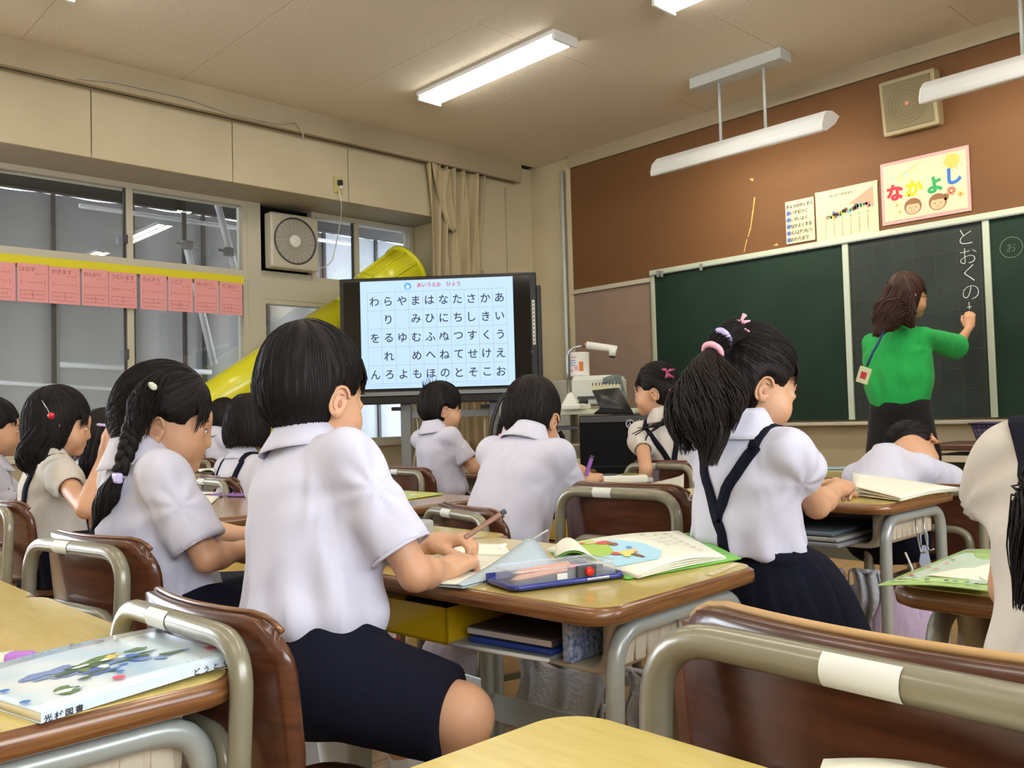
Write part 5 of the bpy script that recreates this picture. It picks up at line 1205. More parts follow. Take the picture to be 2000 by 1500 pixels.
def bag(name, c, w, h, m, label, mark=False, rz=35):
    o = empty(name, c, R(rz), label, 'bag'); b = MB(); prof = [(.02, 0), (.30, -.03), (.46, -.25), (.5, -.6), (.44, -.88), (.2, -.99), (.0, -1.0)]
    n = 26; v = []
    for (r_, z_) in prof:
        for k in range(n):
            a = 2 * math.pi * k / n; wv = 1 + .07 * math.sin(a * 5 + z_ * 6); v.append((w * r_ * math.cos(a) * wv, w * .4 * r_ * math.sin(a) * wv, h * z_))
    b.add(v, [(i * n + k, (i + 1) * n + k, (i + 1) * n + (k + 1) % n, i * n + (k + 1) % n) for i in range(len(prof) - 1) for k in range(n)], 0, True); b.build('bag_body', m, o)
    MB().tube([(0, 0, 0), (.01, 0, .05), (-.005, 0, .09)], .003, 6).build('drawstring', M_white, o)
    if mark:
        Fm = Matrix.Translation((0, -w * .215, -h * .45)) @ Matrix.Rotation(R(90), 4, 'X'); q = MB()
        for (x_, y_) in ((-.012, -.010), (.014, -.010), (.001, .012)):
            strokes(q, [[(x_ - .012, y_), (x_, y_ + .012), (x_ + .012, y_), (x_, y_ - .012), (x_ - .012, y_)], [(x_ - .005, y_), (x_, y_ + .005), (x_ + .005, y_), (x_, y_ - .005), (x_ - .005, y_)]], .003, 0, 0, Fm)
        q.build('diamond_mark', M_ink, o)
    return o
bag('gym_bag', at(890, 1215, d=2.1), .17, .24, M_bag, 'white gym bag with a black diamond mark hanging beyond the boy’s knee', True)
bag('mauve_bag', at(1775, 1150, d=2.2), .18, .30, M_mauve, 'mauve cloth bag hanging behind the right-edge desk')
bag('grey_bag', at(1652, 1195, d=2.45), .11, .16, M_cloth, 'grey-beige bag hanging under the two clips')
bag('lilac_bag', at(1895, 1045, d=2.6), .14, .16, M_bag, 'lilac bag hanging behind the right-hand desk leg')
def clip(p, label):
    o = empty('hanging_clip', p, R(30), label, 'clip', 'blue-grey hanging clips'); m_ = mat('bluegrey_clip', srgb(158, 170, 190), .4)
    MB().tube(fillet([(-.008, 0, 0), (-.008, 0, .03), (0, 0, .045), (.008, 0, .03), (.008, 0, 0)], .01), .0025, 6).build('clip_loop', m_, o)
    MB().prism([(-.006, 0), (.006, 0), (.014, -.045), (.006, -.06), (-.006, -.06), (-.014, -.045)], -.004, .004, 0, Matrix.Rotation(R(90), 4, 'X')).build('clip_jaw', m_, o)
clip(at(1645, 1140, d=2.4), 'left of the two blue-grey clips on the desk bar'); clip(at(1664, 1142, d=2.4), 'right of the two blue-grey clips on the desk bar'); clip(at(1805, 1065, d=2.25), 'blue-grey clip hanging from the wire hook of the ponytail girl’s desk')
q = at(777, 1300, d=2.3); o = MB().lathe([(.0, .0), (.028, .0), (.028, .006), (.018, .012), (.006, .16), (0, .165)], 20).build('red_cone', mat('red_cone', srgb(200, 30, 36), .5), None, (q.x, q.y, max(q.z - .09, 0.002))); tag(o, 'narrow red cone on the floor under the main desk', 'cone')
# ================================================================== PEOPLE (bodies grown from blended volumes)
class Vol:
    def __init__(s, lo, hi, h):
        s.lo = np.array(lo, np.float32); s.h = h; s.n = np.maximum(np.ceil((np.array(hi) - s.lo) / h).astype(int) + 1, 4)
        s.d = np.full(s.n, 0.5, np.float32)
    def reg(s, lo, hi):
        a = np.clip(np.floor((np.array(lo) - s.lo) / s.h).astype(int) - 2, 0, s.n); b = np.clip(np.ceil((np.array(hi) - s.lo) / s.h).astype(int) + 3, 0, s.n)
        if np.any(b - a < 1): return None
        ax = [s.lo[i] + s.h * np.arange(a[i], b[i], dtype=np.float32) for i in range(3)]
        return (slice(a[0], b[0]), slice(a[1], b[1]), slice(a[2], b[2])), ax[0][:, None, None], ax[1][None, :, None], ax[2][None, None, :]
    def put(s, lo, hi, fn, k=0.01, sub=False):
        r = s.reg(np.array(lo) - k, np.array(hi) + k)
        if r is None: return
        sl, x, y, z = r; e = fn(x, y, z).astype(np.float32); c = s.d[sl]
        if sub:
            e = -e; hh = np.maximum(k - np.abs(c - e), 0) / k if k > 0 else 0; s.d[sl] = np.maximum(c, e) + (hh * hh * k / 4 if k > 0 else 0)
        else:
            hh = np.maximum(k - np.abs(c - e), 0) / k if k > 0 else 0; s.d[sl] = np.minimum(c, e) - (hh * hh * k / 4 if k > 0 else 0)
    def cap(s, a, b, ra, rb, k=0.012, sub=False, flat=None):
        """tapered limb; flat=(axis, factor) squashes its thickness along axis"""
        a = np.array(a, float); b = np.array(b, float); ab = b - a; L = max(ab @ ab, 1e-9); rm = max(ra, rb)
        def fn(x, y, z):
            px, py, pz = x - a[0], y - a[1], z - a[2]
            t = np.clip((px * ab[0] + py * ab[1] + pz * ab[2]) / L, 0, 1)
            qx, qy, qz = px - t * ab[0], py - t * ab[1], pz - t * ab[2]; q2 = qx * qx + qy * qy + qz * qz
            if flat is not None:
                n, f = flat; dn = qx * n[0] + qy * n[1] + qz * n[2]; q2 = q2 + dn * dn * (1 / (f * f) - 1)
            return np.sqrt(q2) - (ra + (rb - ra) * t)
        s.put(np.minimum(a, b) - rm, np.maximum(a, b) + rm, fn, k, sub)
    def ell(s, c, r, Rm=None, k=0.012, sub=False):
        c = np.array(c, float); r = np.array(r, float); M = np.eye(3) if Rm is None else np.array(Rm)
        ext = np.sqrt(((M * r[None, :]) ** 2).sum(1)); I = M.T
        def fn(x, y, z):
            px, py, pz = x - c[0], y - c[1], z - c[2]
            u = [I[i, 0] * px + I[i, 1] * py + I[i, 2] * pz for i in range(3)]
            k0 = np.sqrt(sum((u[i] / r[i]) ** 2 for i in range(3))); k1 = np.sqrt(sum((u[i] / r[i] ** 2) ** 2 for i in range(3))) + 1e-6
            return k0 * (k0 - 1) / k1
        s.put(c - ext, c + ext, fn, k, sub)
    def box(s, c, half, Rm=None, rnd=0.005, k=0.012, sub=False):
        c = np.array(c, float); hf = np.array(half, float) - rnd; M = np.eye(3) if Rm is None else np.array(Rm); ext = (np.abs(M) * np.array(half)[None, :]).sum(1); I = M.T
        def fn(x, y, z):
            px, py, pz = x - c[0], y - c[1], z - c[2]
            q = [np.abs(I[i, 0] * px + I[i, 1] * py + I[i, 2] * pz) - hf[i] for i in range(3)]
            return np.sqrt(sum(np.maximum(t, 0) ** 2 for t in q)) + np.minimum(np.maximum(np.maximum(q[0], q[1]), q[2]), 0) - rnd
        s.put(c - ext, c + ext, fn, k, sub)
    def mesh(s, smooth=1):
        d = s.d; n = d.shape; ins = d < 0
        c = np.zeros((n[0] - 1, n[1] - 1, n[2] - 1), np.uint8)
        for i in (0, 1):
            for j in (0, 1):
                for k in (0, 1): c += ins[i:n[0] - 1 + i, j:n[1] - 1 + j, k:n[2] - 1 + k]
        act = np.argwhere((c > 0) & (c < 8))
        if len(act) == 0: return np.zeros((0, 3)), np.zeros((0, 4), int)
        idx = np.full(c.shape, -1, np.int64); idx[tuple(act.T)] = np.arange(len(act))
        P = np.zeros((len(act), 3)); W = np.zeros(len(act)); i, j, k = act.T
        cor = [(a, b, e) for a in (0, 1) for b in (0, 1) for e in (0, 1)]
        val = {q: d[i + q[0], j + q[1], k + q[2]] for q in cor}
        for q in cor:
            for ax in range(3):
                if q[ax] == 0:
                    w = list(q); w[ax] = 1; w = tuple(w); a, b = val[q], val[w]; m = (a < 0) != (b < 0)
                    t = np.where(m, a / np.where(m, a - b, 1), 0)
                    off = np.array(q, float)[None, :].repeat(len(act), 0); off[:, ax] += t
                    P[m] += off[m]; W[m] += 1
        P /= W[:, None]; V = (act + P) * s.h + s.lo
        F = []
        for ax in range(3):
            sl0 = [slice(None)] * 3; sl1 = [slice(None)] * 3; sl0[ax] = slice(0, n[ax] - 1); sl1[ax] = slice(1, n[ax])
            ch = ins[tuple(sl0)] != ins[tuple(sl1)]; e = np.argwhere(ch); o1, o2 = [(1, 2), (2, 0), (0, 1)][ax]
            ok = (e[:, o1] > 0) & (e[:, o2] > 0) & (e[:, o1] < n[o1] - 1) & (e[:, o2] < n[o2] - 1); e = e[ok]
            fl_ = ins[tuple(sl0)][tuple(e.T)]
            def g(da, db): q = e.copy(); q[:, o1] -= da; q[:, o2] -= db; return idx[tuple(q.T)]
            a, b, cc, dd = g(1, 1), g(0, 1), g(0, 0), g(1, 0)
            q = np.stack([a, b, cc, dd], 1); q[~fl_] = q[~fl_][:, ::-1]; F.append(q)
        F = np.concatenate(F); F = F[(F >= 0).all(1)]
        for _ in range(smooth):
            A = np.zeros_like(V); C = np.zeros(len(V))
            for a, b in ((0, 1), (1, 2), (2, 3), (3, 0)):
                np.add.at(A, F[:, a], V[F[:, b]]); np.add.at(C, F[:, a], 1); np.add.at(A, F[:, b], V[F[:, a]]); np.add.at(C, F[:, b], 1)
            V = V * .5 + A / np.maximum(C, 1)[:, None] * .5
        return V, F

def np_mesh(name, V, F, m, parent=None, org=(0, 0, 0)):
    me = bpy.data.meshes.new(name); V = V - np.array(org)
    me.vertices.add(len(V)); me.vertices.foreach_set('co', V.astype(np.float32).ravel())
    me.loops.add(len(F) * 4); me.loops.foreach_set('vertex_index', F.astype(np.int32).ravel())
    me.polygons.add(len(F)); me.polygons.foreach_set('loop_start', (np.arange(len(F)) * 4).astype(np.int32)); me.polygons.foreach_set('loop_total', np.full(len(F), 4, np.int32))
    me.polygons.foreach_set('use_smooth', np.ones(len(F), bool)); me.materials.append(m); me.update(calc_edges=True); me.validate()
    o = bpy.data.objects.new(name, me); COL.objects.link(o)
    if parent: o.parent = parent
    return o
def normals(V, F):
    n = np.cross(V[F[:, 2]] - V[F[:, 0]], V[F[:, 3]] - V[F[:, 1]]); N = np.zeros_like(V)
    for i in range(4): np.add.at(N, F[:, i], n)
    return N / (np.linalg.norm(N, axis=1)[:, None] + 1e-9)
def wrinkle(V, N, amp, seed, fr=(26, 26, 9), warp=.6):
    """soft cloth folds: a warped sum of waves pushed along the normal"""
    r = np.random.default_rng(seed); out = np.zeros(len(V)); W = V.copy()
    for k in range(3): W += .012 * warp * np.sin(V @ (r.normal(size=(3, 3)) * 16) + r.uniform(0, 6, 3))
    for k in range(6):
        q = r.normal(size=3) * np.array(fr) * (1 + .5 * k / 3); out += np.sin(W @ q + r.uniform(0, 6)) / (1 + .4 * k)
    out = out / 3; out = np.sign(out) * np.abs(out) ** .8
    return V + N * (amp * out)[:, None]
def rotm(yaw=0, pitch=0, roll=0):
    """head frame: columns right, forward, up; yaw turns left, pitch lifts the chin, roll tips the head to its right"""
    M = Matrix.Rotation(R(yaw), 3, 'Z') @ Matrix.Rotation(R(pitch), 3, 'X') @ Matrix.Rotation(R(roll), 3, 'Y'); return np.array(M)
def lerp(a, b, t): return np.array(a) * (1 - t) + np.array(b) * t
def orth(ax):
    a = unit(np.cross(ax, (.13, .27, 1.))); return np.stack([a, np.cross(ax, a), ax], 1)
def unit(v): v = np.array(v, float); return v / (np.linalg.norm(v) + 1e-9)

def head_vol(v, C, M, s, adult=False):
    P = lambda x, y, z: C + M @ (np.array((x, y, z)) * s)
    E = lambda c, r, k=.012, sub=False, Mr=None: v.ell(P(*c), np.array(r) * s, M if Mr is None else M @ Mr, k * s, sub)
    E((0, -.012, .030), (.068, .085, .082), .02); E((0, .020, -.030), (.060, .066, .066), .03); E((0, .030, -.062), (.040, .044, .036), .03)
    E((0, .066, -.088), (.017, .015, .014), .022)
    for sx in (-1, 1): E((sx * .036, .050, -.046), (.026, .026, .028), .025)
    E((0, .074, .012), (.030, .016, .030), .03)
    v.cap(P(0, .082, -.010), P(0, .0925, -.036), .0052 * s, .0080 * s, .012 * s)
    for sx in (-1, 1): E((sx * .0085, .085, -.040), (.006, .007, .005), .008)
    for sx in (-1, 1): E((sx * .031, .094, -.010), (.019, .014, .0105), .012, True)
    for sx in (-1, 1): E((sx * .030, .0745, -.012), (.017, .010, .0095), .006)
    E((0, .083, -.0585), (.0165, .0062, .0042), .006); E((0, .082, -.0665), (.014, .0064, .0048), .006); E((0, .089, -.0625), (.018, .006, .0013), .003, True)
    if v.h < .009:
        for sx in (-1, 1):   # ears: a tilted dish with a rim
            Re = np.array(Matrix.Rotation(R(sx * -24), 3, 'Z') @ Matrix.Rotation(R(-12), 3, 'X'))
            e = np.array((sx * .0700, -.008, -.020)); w = lambda dx, dy, dz: tuple(e + Re @ np.array((sx * dx, dy, dz)))
            E(w(.004, 0, .0), (.0075, .0175, .028), .005, False, Re); E(w(.0105, .003, .003), (.0062, .0115, .020), .003, True, Re)
            E(w(.006, -.002, .0), (.004, .005, .013), .003, False, Re); E(w(.001, .006, -.020), (.006, .008, .010), .006, False, Re)
M_earshade = mat('ear_shade', srgb(186, 122, 94), .6)  # darker skin tone: the inner shadow of the ear, put into the colour
def face_parts(C, M, s, body, org, det=True):
    P = lambda x, y, z: Vector(C + M @ (np.array((x, y, z)) * s)) - Vector(org)
    M4 = Matrix(M.tolist()).to_4x4()
    if not det: return
    for sx in (-1, 1):
        m = MB(); c = P(sx * .031, .0765, -.0105); T = Matrix.Translation(c) @ M4
        m.lathe([(0, .0108), (.0035, .0102), (.007, .008), (.0095, .004), (.0105, 0)], 16, 0, T @ Matrix.Rotation(R(-90), 4, 'X') @ Matrix.Scale(s, 4) @ Matrix.Diagonal((1, .62, .9, 1)))
        e = m.build('eye', M_eye, body)
        q = MB(); q.lathe([(0, .0116), (.003, .0113), (.0048, .0104)], 14, 0, T @ Matrix.Rotation(R(-90), 4, 'X') @ Matrix.Scale(s, 4)); q.build('iris', M_iris, e)
        q = MB(); q.tube([P(sx * (.031 + dx), .0845 - abs(dx) * .28, -.0045 - dx * dx * 22) for dx in np.linspace(-.014, .014, 7)], [.0006 * s, .0013 * s, .0015 * s, .0015 * s, .0015 * s, .0013 * s, .0006 * s], 5); q.build('eyelash_line', M_iris, e)
        q = MB(); q.tube([P(sx * (.031 + dx), .0850 - abs(dx) * .36, .012 - dx * dx * 14) for dx in np.linspace(-.015, .015, 7)], [.0006 * s, .0014 * s, .0018 * s, .0018 * s, .0016 * s, .0012 * s, .0005 * s], 5); q.build('eyebrow', M_hair, body)
    for sx in (-1, 1):
        Re = np.array(Matrix.Rotation(R(sx * -24), 3, 'Z') @ Matrix.Rotation(R(-12), 3, 'X')); e0 = np.array((sx * .0700, -.008, -.020)); w = lambda dx, dy, dz: P(*(e0 + Re @ np.array((sx * dx, dy, dz))))
        q = MB(); q.tube([w(.0105, .0155 * math.cos(R(a)) + .0, .0255 * math.sin(R(a)) - .001) for a in range(20, 262, 14)], [.0012 * s] + [.0029 * s] * 15 + [.0024 * s, .0016 * s], 8); q.tube([w(.0095, .0095 * math.cos(R(a)) + .001, .0155 * math.sin(R(a)) - .002) for a in range(60, 260, 16)], [.0008 * s] + [.0018 * s] * 11 + [.0008 * s], 7); q.build('ear_rim', M_skin, body)
        q = MB(); q.lathe([(.0, .0), (.0045, .0004), (.0055, .0)], 14, 0, Matrix.Translation(w(.0088, .003, -.004)) @ M4 @ Matrix.Rotation(R(90 * sx), 4, 'Y') @ Matrix.Scale(s, 4) @ Matrix.Diagonal((1.2, .75, 1, 1))); q.build('ear_shade_disc', M_earshade, body)  # small disc painting the shade inside the ear
    q = MB(); q.tube([P(dx, .0872 - dx * dx * 22, -.0592 - dx * dx * 8) for dx in np.linspace(-.015, .015, 9)], [.0008 * s] + [.0026 * s] * 7 + [.0008 * s], 7); q.tube([P(dx, .0868 - dx * dx * 22, -.0658 + dx * dx * 8) for dx in np.linspace(-.013, .013, 9)], [.0008 * s] + [.0030 * s] * 7 + [.0008 * s], 7); q.build('lips', M_lip, body)

def hand_vol(v, W, fd, up, side, s, curl=(35, 45, 30), spread=1.0, thumb=30):
    """W wrist, fd finger direction, up back-of-hand normal, side +1 when the thumb is on the +x side"""
    fd = unit(fd); up = unit(np.array(up) - fd * np.dot(up, fd)); xr = np.cross(fd, up) * side
    M = np.stack([xr, fd, up], 1); P = lambda x, y, z: W + M @ (np.array((x, y, z)) * s)
    v.box(P(0, .034, 0), np.array((.028, .034, .0115)) * s, M, .010 * s, .010); v.cap(W, P(0, .02, 0), .0165 * s, .017 * s, .012)
    for x, y, L, r in ((.0215, .064, .050, .0074), (.0075, .068, .056, .0077), (-.0070, .066, .052, .0074), (-.0205, .060, .042, .0066)):
        p = np.array((x, y, .001)); a = 0; q0 = P(*p)
        for seg, (f, c) in enumerate(zip((.45, .30, .25), curl)):
            a += R(c); dx = x * .12 * spread
            d = np.array((dx if seg == 0 else 0, math.cos(a), -math.sin(a))); p = p + d * L * f; q1 = P(*p)
            v.cap(q0, q1, r * s * (1 - .07 * seg), r * s * (1 - .07 * (seg + 1)), .0015 if seg else .004); q0 = q1
    t0 = np.array((.022, .016, -.005)); t1 = t0 + np.array((math.sin(R(thumb)), math.cos(R(thumb)), -.35)) * .030; t2 = t1 + np.array((math.sin(R(thumb - 25)), math.cos(R(thumb - 25)), -.45)) * .026
    v.cap(P(*t0), P(*t1), .0125 * s, .0092 * s, .008); v.cap(P(*t1), P(*t2), .0092 * s, .0075 * s, .002)
    return P

def comb(V, F, seeds, flow, steps, st, lift, rad, m, name, parent, org, rng, end_jit=.3, seg=4):
    """strands laid over a hair surface, following flow(p)"""
    N = normals(V, F); kd = KDTree(len(V))
    for i, p in enumerate(V): kd.insert(p, i)
    kd.balance(); mb = MB()
    for p in seeds:
        q = Vector(p); path = []; n_ = int(steps * (1 - end_jit * rng.random())); lf = lift * (0.2 + rng.random())
        for k in range(n_):
            co, i, dist = kd.find(q); nn = Vector(N[i]); g = Vector(flow(np.array(co))); g = g - nn * g.dot(nn)
            if g.length < 1e-5: break
            base = Vector(co) + nn * (lf + .0006 * math.sin(k)); path.append(base - Vector(org)); q = Vector(co) + g.normalized() * st + Vector(rng.normal(size=3) * st * .08)
            if dist > st * 2.6 and k > 2: break
        if len(path) > 3:
            L = len(path); mb.tube(path, [rad * (.4 + 1.0 * math.sin(math.pi * min(.92, (k + .6) / L))) for k in range(L)], seg, 0, None, False, False)
    return mb.build(name, m, parent)

def person(name_label, pel, neck, head, yaw=0, hd=(0, 0, 0), s=1.0, arms=None, h=.006, hair=None, top='polo', bottom='shorts', knees=None, feet=None, seed=1, shirt_m=None, standing=False, group=None, wr=.0022, face=True, strands=600, hairm=None, torso=1.0, sh_drop=.03, sh_w=.108, straps=None, hand_opts=None, skirt_hem=None, sleeve_t=.72, HMx=None, strap_x=.066):
    """pel/neck/head: world points of pelvis, base of neck, centre of skull; yaw: way the trunk faces (0 = towards the board)"""
    pel, neck, head = [np.array(q, float) for q in (pel, neck, head)]
    hairm = hairm or M_hair; shirt_m = shirt_m or M_shirt; rng = np.random.default_rng(seed)
    org = (float(pel[0]), float(pel[1]), 0.0)
    root = empty('person', org, 0, name_label, 'person', group)
    fwd = np.array((-math.sin(R(yaw)), math.cos(R(yaw)), 0)); lat = np.array((math.cos(R(yaw)), math.sin(R(yaw)), 0))
    spine = unit(neck - pel); lat = unit(lat - spine * (lat @ spine)); fr = np.cross(spine, lat); T = np.stack([lat, fr, spine], 1)   # right, forward, up of trunk
    L = np.linalg.norm(neck - pel); sc = s
    sh = {+1: neck - spine * sh_drop * sc + lat * sh_w * sc, -1: neck - spine * sh_drop * sc - lat * sh_w * sc}
    HM = rotm(*hd) if HMx is None else HMx; arms = arms or {}
    dflt = lambda sx: (sh[sx] - spine * .14 * sc + fwd * .10 * sc + lat * sx * .03, sh[sx] - spine * .17 * sc + fwd * .26 * sc - lat * sx * .05)
    A = {sx: [np.array(q, float) for q in (arms.get(sx) or dflt(sx))] for sx in (1, -1)}
    K = knees or {sx: pel + fwd * .29 * sc + lat * sx * .075 * sc + np.array((0, 0, -.02)) for sx in (1, -1)}
    K = {sx: np.array(K[sx], float) for sx in K}
    FT = feet or {sx: np.array((K[sx][0], K[sx][1], 0.0)) + fwd * .02 + np.array((0, 0, .065)) for sx in (1, -1)}
    FT = {sx: np.array(FT[sx], float) for sx in FT}
    allp = [pel, neck, head] + list(sh.values()) + [q for a in A.values() for q in a] + list(K.values()) + list(FT.values())
    lo = np.min(allp, 0) - .17 * sc; hi = np.max(allp, 0) + .17 * sc; lo[2] = max(lo[2], -.005)
    # ---- body
    v = Vol(lo, hi, h)
    head_vol(v, head, HM, sc * .93); nk0 = neck - spine * .01; nk1 = head + HM @ (np.array((0, -.018, -.055)) * sc)
    v.cap(nk0, nk1, .034 * sc, .031 * sc, .02)
    v.cap(sh[1], sh[-1], .031 * sc, .031 * sc, .015); v.ell(lerp(pel, neck, .62), np.array((.092, .068, .12)) * sc * torso, T, .03); v.ell(lerp(pel, neck, .2), np.array((.092, .07, .11)) * sc * torso, T, .03); v.ell(pel, np.array((.102, .085, .08)) * sc, T, .03)
    ho = hand_opts or {}
    for sx in (1, -1):
        el, wr_ = A[sx]; v.cap(sh[sx], el, .030 * sc, .0245 * sc, .015); v.cap(el, lerp(el, wr_, .35), .0245 * sc, .0245 * sc, .008); v.cap(lerp(el, wr_, .35), wr_, .0245 * sc, .0165 * sc, .008)
        o_ = ho.get(sx, {}); fd = o_.get('fd', wr_ - el); up = o_.get('up', (0, 0, 1)); hand_vol(v, wr_, fd, up, o_.get('thumb_side', -sx), sc * .92, o_.get('curl', (30, 40, 25)), 1.0, o_.get('thumb', 30))
        th_ = .74 if bottom == 'skirt' else 1; v.cap(pel + lat * sx * .06 * sc, K[sx], .062 * sc * th_, .044 * sc * th_, .02); v.ell(K[sx], np.array((.043, .043, .043)) * sc * th_, T, .015)
        v.cap(K[sx], lerp(K[sx], FT[sx], .35) - fwd * .008, .043 * sc, .041 * sc, .01); v.cap(lerp(K[sx], FT[sx], .35) - fwd * .008, FT[sx], .041 * sc, .025 * sc, .01)
    V, F = v.mesh(1); body = np_mesh('body', V, F, M_skin, root, org)
    if face: face_parts(head, HM, sc * .93, body, org, sc * .93)
    # ---- shoes and socks
    for sx in (1, -1):
        q = FT[sx]; sv = Vol(q - .14 * sc, q + .14 * sc + fwd * .06, .006 if h < .006 else .009); b0_ = np.array((q[0], q[1], max(q[2] - .038 * sc, .024 * sc)))
        sv.cap(b0_ - fwd * .02 * sc, b0_ + fwd * .11 * sc, .032 * sc, .030 * sc, .01, False, (np.array((0, 0, 1.)), .8)); sv.cap(b0_, q + np.array((0, 0, .01)), .030 * sc, .033 * sc, .012)
        a, b = sv.mesh(1); np_mesh('shoe', a, b, M_shoe, root, org)
        sv = Vol(np.minimum(q, K[sx]) - .08, np.maximum(q, K[sx]) + .08, .007); sv.cap(q, lerp(q, K[sx], .45), .030 * sc, .042 * sc, .01); a, b = sv.mesh(1); np_mesh('sock', a, b, M_sock, root, org)
    # ---- bottom
    if bottom in ('shorts', 'pants'):
        v = Vol(lo, hi, max(h, .006)); v.ell(pel + spine * .015, np.array((.118, .102, .10)) * sc, T, .02); v.ell(lerp(pel, neck, .2), np.array((.108, .092, .07)) * sc, T, .02)
        e = 1.0 if bottom == 'pants' else .80
        for sx in (1, -1):
            v.cap(pel + lat * sx * .058 * sc, lerp(pel + lat * sx * .06 * sc, K[sx], e), .080 * sc, (.068 if e < 1 else .058) * sc, .02)
            if bottom == 'pants': v.cap(K[sx], FT[sx] + np.array((0, 0, .02)), .058 * sc, .050 * sc, .02)
            else:
                hem = lerp(pel + lat * sx * .06 * sc, K[sx], .80 + .16); v.cap(lerp(pel, K[sx], .72), hem, .0, .0, .0001) if False else None
                dd = unit(K[sx] - pel); c_ = lerp(pel + lat * sx * .06 * sc, K[sx], .97); Rq = np.stack([np.cross(dd, (0, 0, 1.)), dd, np.cross(np.cross(dd, (0, 0, 1.)), dd)], 1)
                v.box(c_ + dd * .028 * sc, (.09 * sc, .035 * sc, .09 * sc), Rq, .002, .004, True)
        V, F = v.mesh(1); V = wrinkle(V, normals(V, F), .0022, seed + 5, (18, 18, 18)); np_mesh('shorts' if bottom == 'shorts' else 'trousers', V, F, M_navy if bottom == 'shorts' else M_blackcloth, root, org)
    else:
        # pleated skirt: a swept cone from the waist over the thighs
        wc = lerp(pel, neck, .30); hem = skirt_hem or {'r': .19, 'z': .0, 'f': .17}
        mb = MB(); nu, nv = 120, 16
        hc = pel + fwd * hem['f'] * sc + np.array((0, 0, hem['z'] - .0))
        def sk(u, w):
            a = 2 * math.pi * u; ww = w ** .9; c = lerp(wc, hc, w)
            rx = (.110 * (1 - ww) + hem['r'] * ww) * sc; ry = (.092 * (1 - ww) + (hem['r'] * 1.15) * ww) * sc
            pl = 1 + .045 * w * ((u * 24) % 1 - .5) * 2 + .02 * w * math.sin(a * 5 + seed)
            off = lat * math.cos(a) * rx * pl + (fwd * (1 - .2 * (1 - w)) ) * math.sin(a) * ry * pl
            z = -.055 * math.sin(math.pi * min(w * 1.0, 1)) * 0; sag = hem.get('sag', .03) * w * w * (-(math.sin(a)) * .2 - .5)
            p = c + off + spine * 0; p[2] += sag + .062 * sc * math.sin(math.pi * w) * (1 if math.sin(a) > -.2 else .2)
            return Vector(p) - Vector(org)
        mb.sheet(sk, nu, nv, .003); mb.build('pleated_skirt', M_navy, root)
        w2 = MB(); w2.sheet(lambda u, w: sk(u, 0) + Vector(spine) * (.034 * (1 - w) - .034) + (sk(u, 0) - Vector(wc) + Vector(org)) * .085, 60, 2, .002); w2.build('waistband', M_navy, root)
    # ---- top
    v = Vol(lo, hi, max(h, .0055) if h < .008 else h)
    for sx in (1, -1):
        el = A[sx][0]
        if top == 'puff':
            c_ = lerp(sh[sx], el, .24); ax = unit(el - sh[sx]); v.ell(c_ + lat * sx * .006, np.array((.051, .051, .058)) * sc, orth(ax), .02); e_ = lerp(sh[sx], el, .50); v.cap(lerp(sh[sx], el, .30), e_, .046 * sc, .037 * sc, .012); v.cap(sh[sx], lerp(sh[sx], el, .3), .042 * sc, .046 * sc, .012); tip, rr_ = e_, .037
        else:
            e_ = lerp(sh[sx], el, sleeve_t if top != 'tee' else 1.0); v.cap(sh[sx], e_, .042 * sc, (.048 if top != 'tee' else .062) * sc, .02); tip, rr_ = e_, (.048 if top != 'tee' else .062)
        ax = unit(el - sh[sx]); Rq = np.stack([unit(np.cross(ax, (0.1, 0.2, 1.))), np.cross(ax, unit(np.cross(ax, (0.1, 0.2, 1.)))), ax], 1)
        v.box(tip + ax * rr_ * sc * 1.3, (rr_ * 1.9 * sc, rr_ * 1.9 * sc, rr_ * 1.3 * sc), Rq, .001, .003, True)
        v.cap(tip - ax * .028 * sc, tip + ax * .03 * sc, rr_ * .74 * sc, rr_ * .84 * sc, .003, True)
    wide = 1.0 if top != 'tee' else 1.16
    v.cap(sh[1], sh[-1], .041 * sc, .041 * sc, .025); v.cap(neck - spine * .002, neck - spine * .06, .040 * sc, .072 * sc, .03)
    v.ell(lerp(pel, neck, .66), np.array((.112 * wide, .088, .135)) * sc * torso, T, .03); v.ell(lerp(pel, neck, .38), np.array((.114 * wide, .096, .12)) * sc * torso, T, .03)
    if top == 'tee': v.ell(lerp(pel, neck, .16), np.array((.135, .112, .13)) * sc, T, .03)
    else: v.ell(lerp(pel, neck, .26), np.array((.118, .100, .065)) * sc * torso, T, .02)
    if bottom == 'skirt': v.box(lerp(pel, neck, .27) - spine * .15, (.22, .22, .15), T, .002, .004, True)
    v.cap(neck + spine * .02, neck + spine * .09, .036 * sc, .05 * sc, .004, True)
    V, F = v.mesh(1); N = normals(V, F)
    V = wrinkle(V, N, wr, seed, (20, 20, 12))
    # gathers: folds fan out from the armpits and drop to the waist
    for sx in (1, -1):
        ap = sh[sx] - spine * .055 * sc; d_ = V - ap; r_ = np.linalg.norm(d_, axis=1); a_ = np.arctan2(d_ @ fr, d_ @ spine); V = V + N * (wr * .8 * np.exp(-(r_ / .10) ** 2) * np.sin(a_ * 7 + seed) * np.clip(r_ / .06, 0, 1) ** 2)[:, None]
    t_ = (V - pel) @ spine / L; V = V + N * (wr * 1.5 * np.exp(-((t_ - .30) / .16) ** 2) * np.sin(np.arctan2((V - pel) @ fr, (V - pel) @ lat) * 9 + seed + 3 * t_))[:, None]
    shirt = np_mesh({'polo': 'polo_shirt', 'puff': 'blouse', 'tee': 'tee_shirt'}[top], V, F, shirt_m, root, org)
    bvh = BVHTree.FromPolygons([tuple(p) for p in V], [tuple(int(i) for i in f) for f in F])
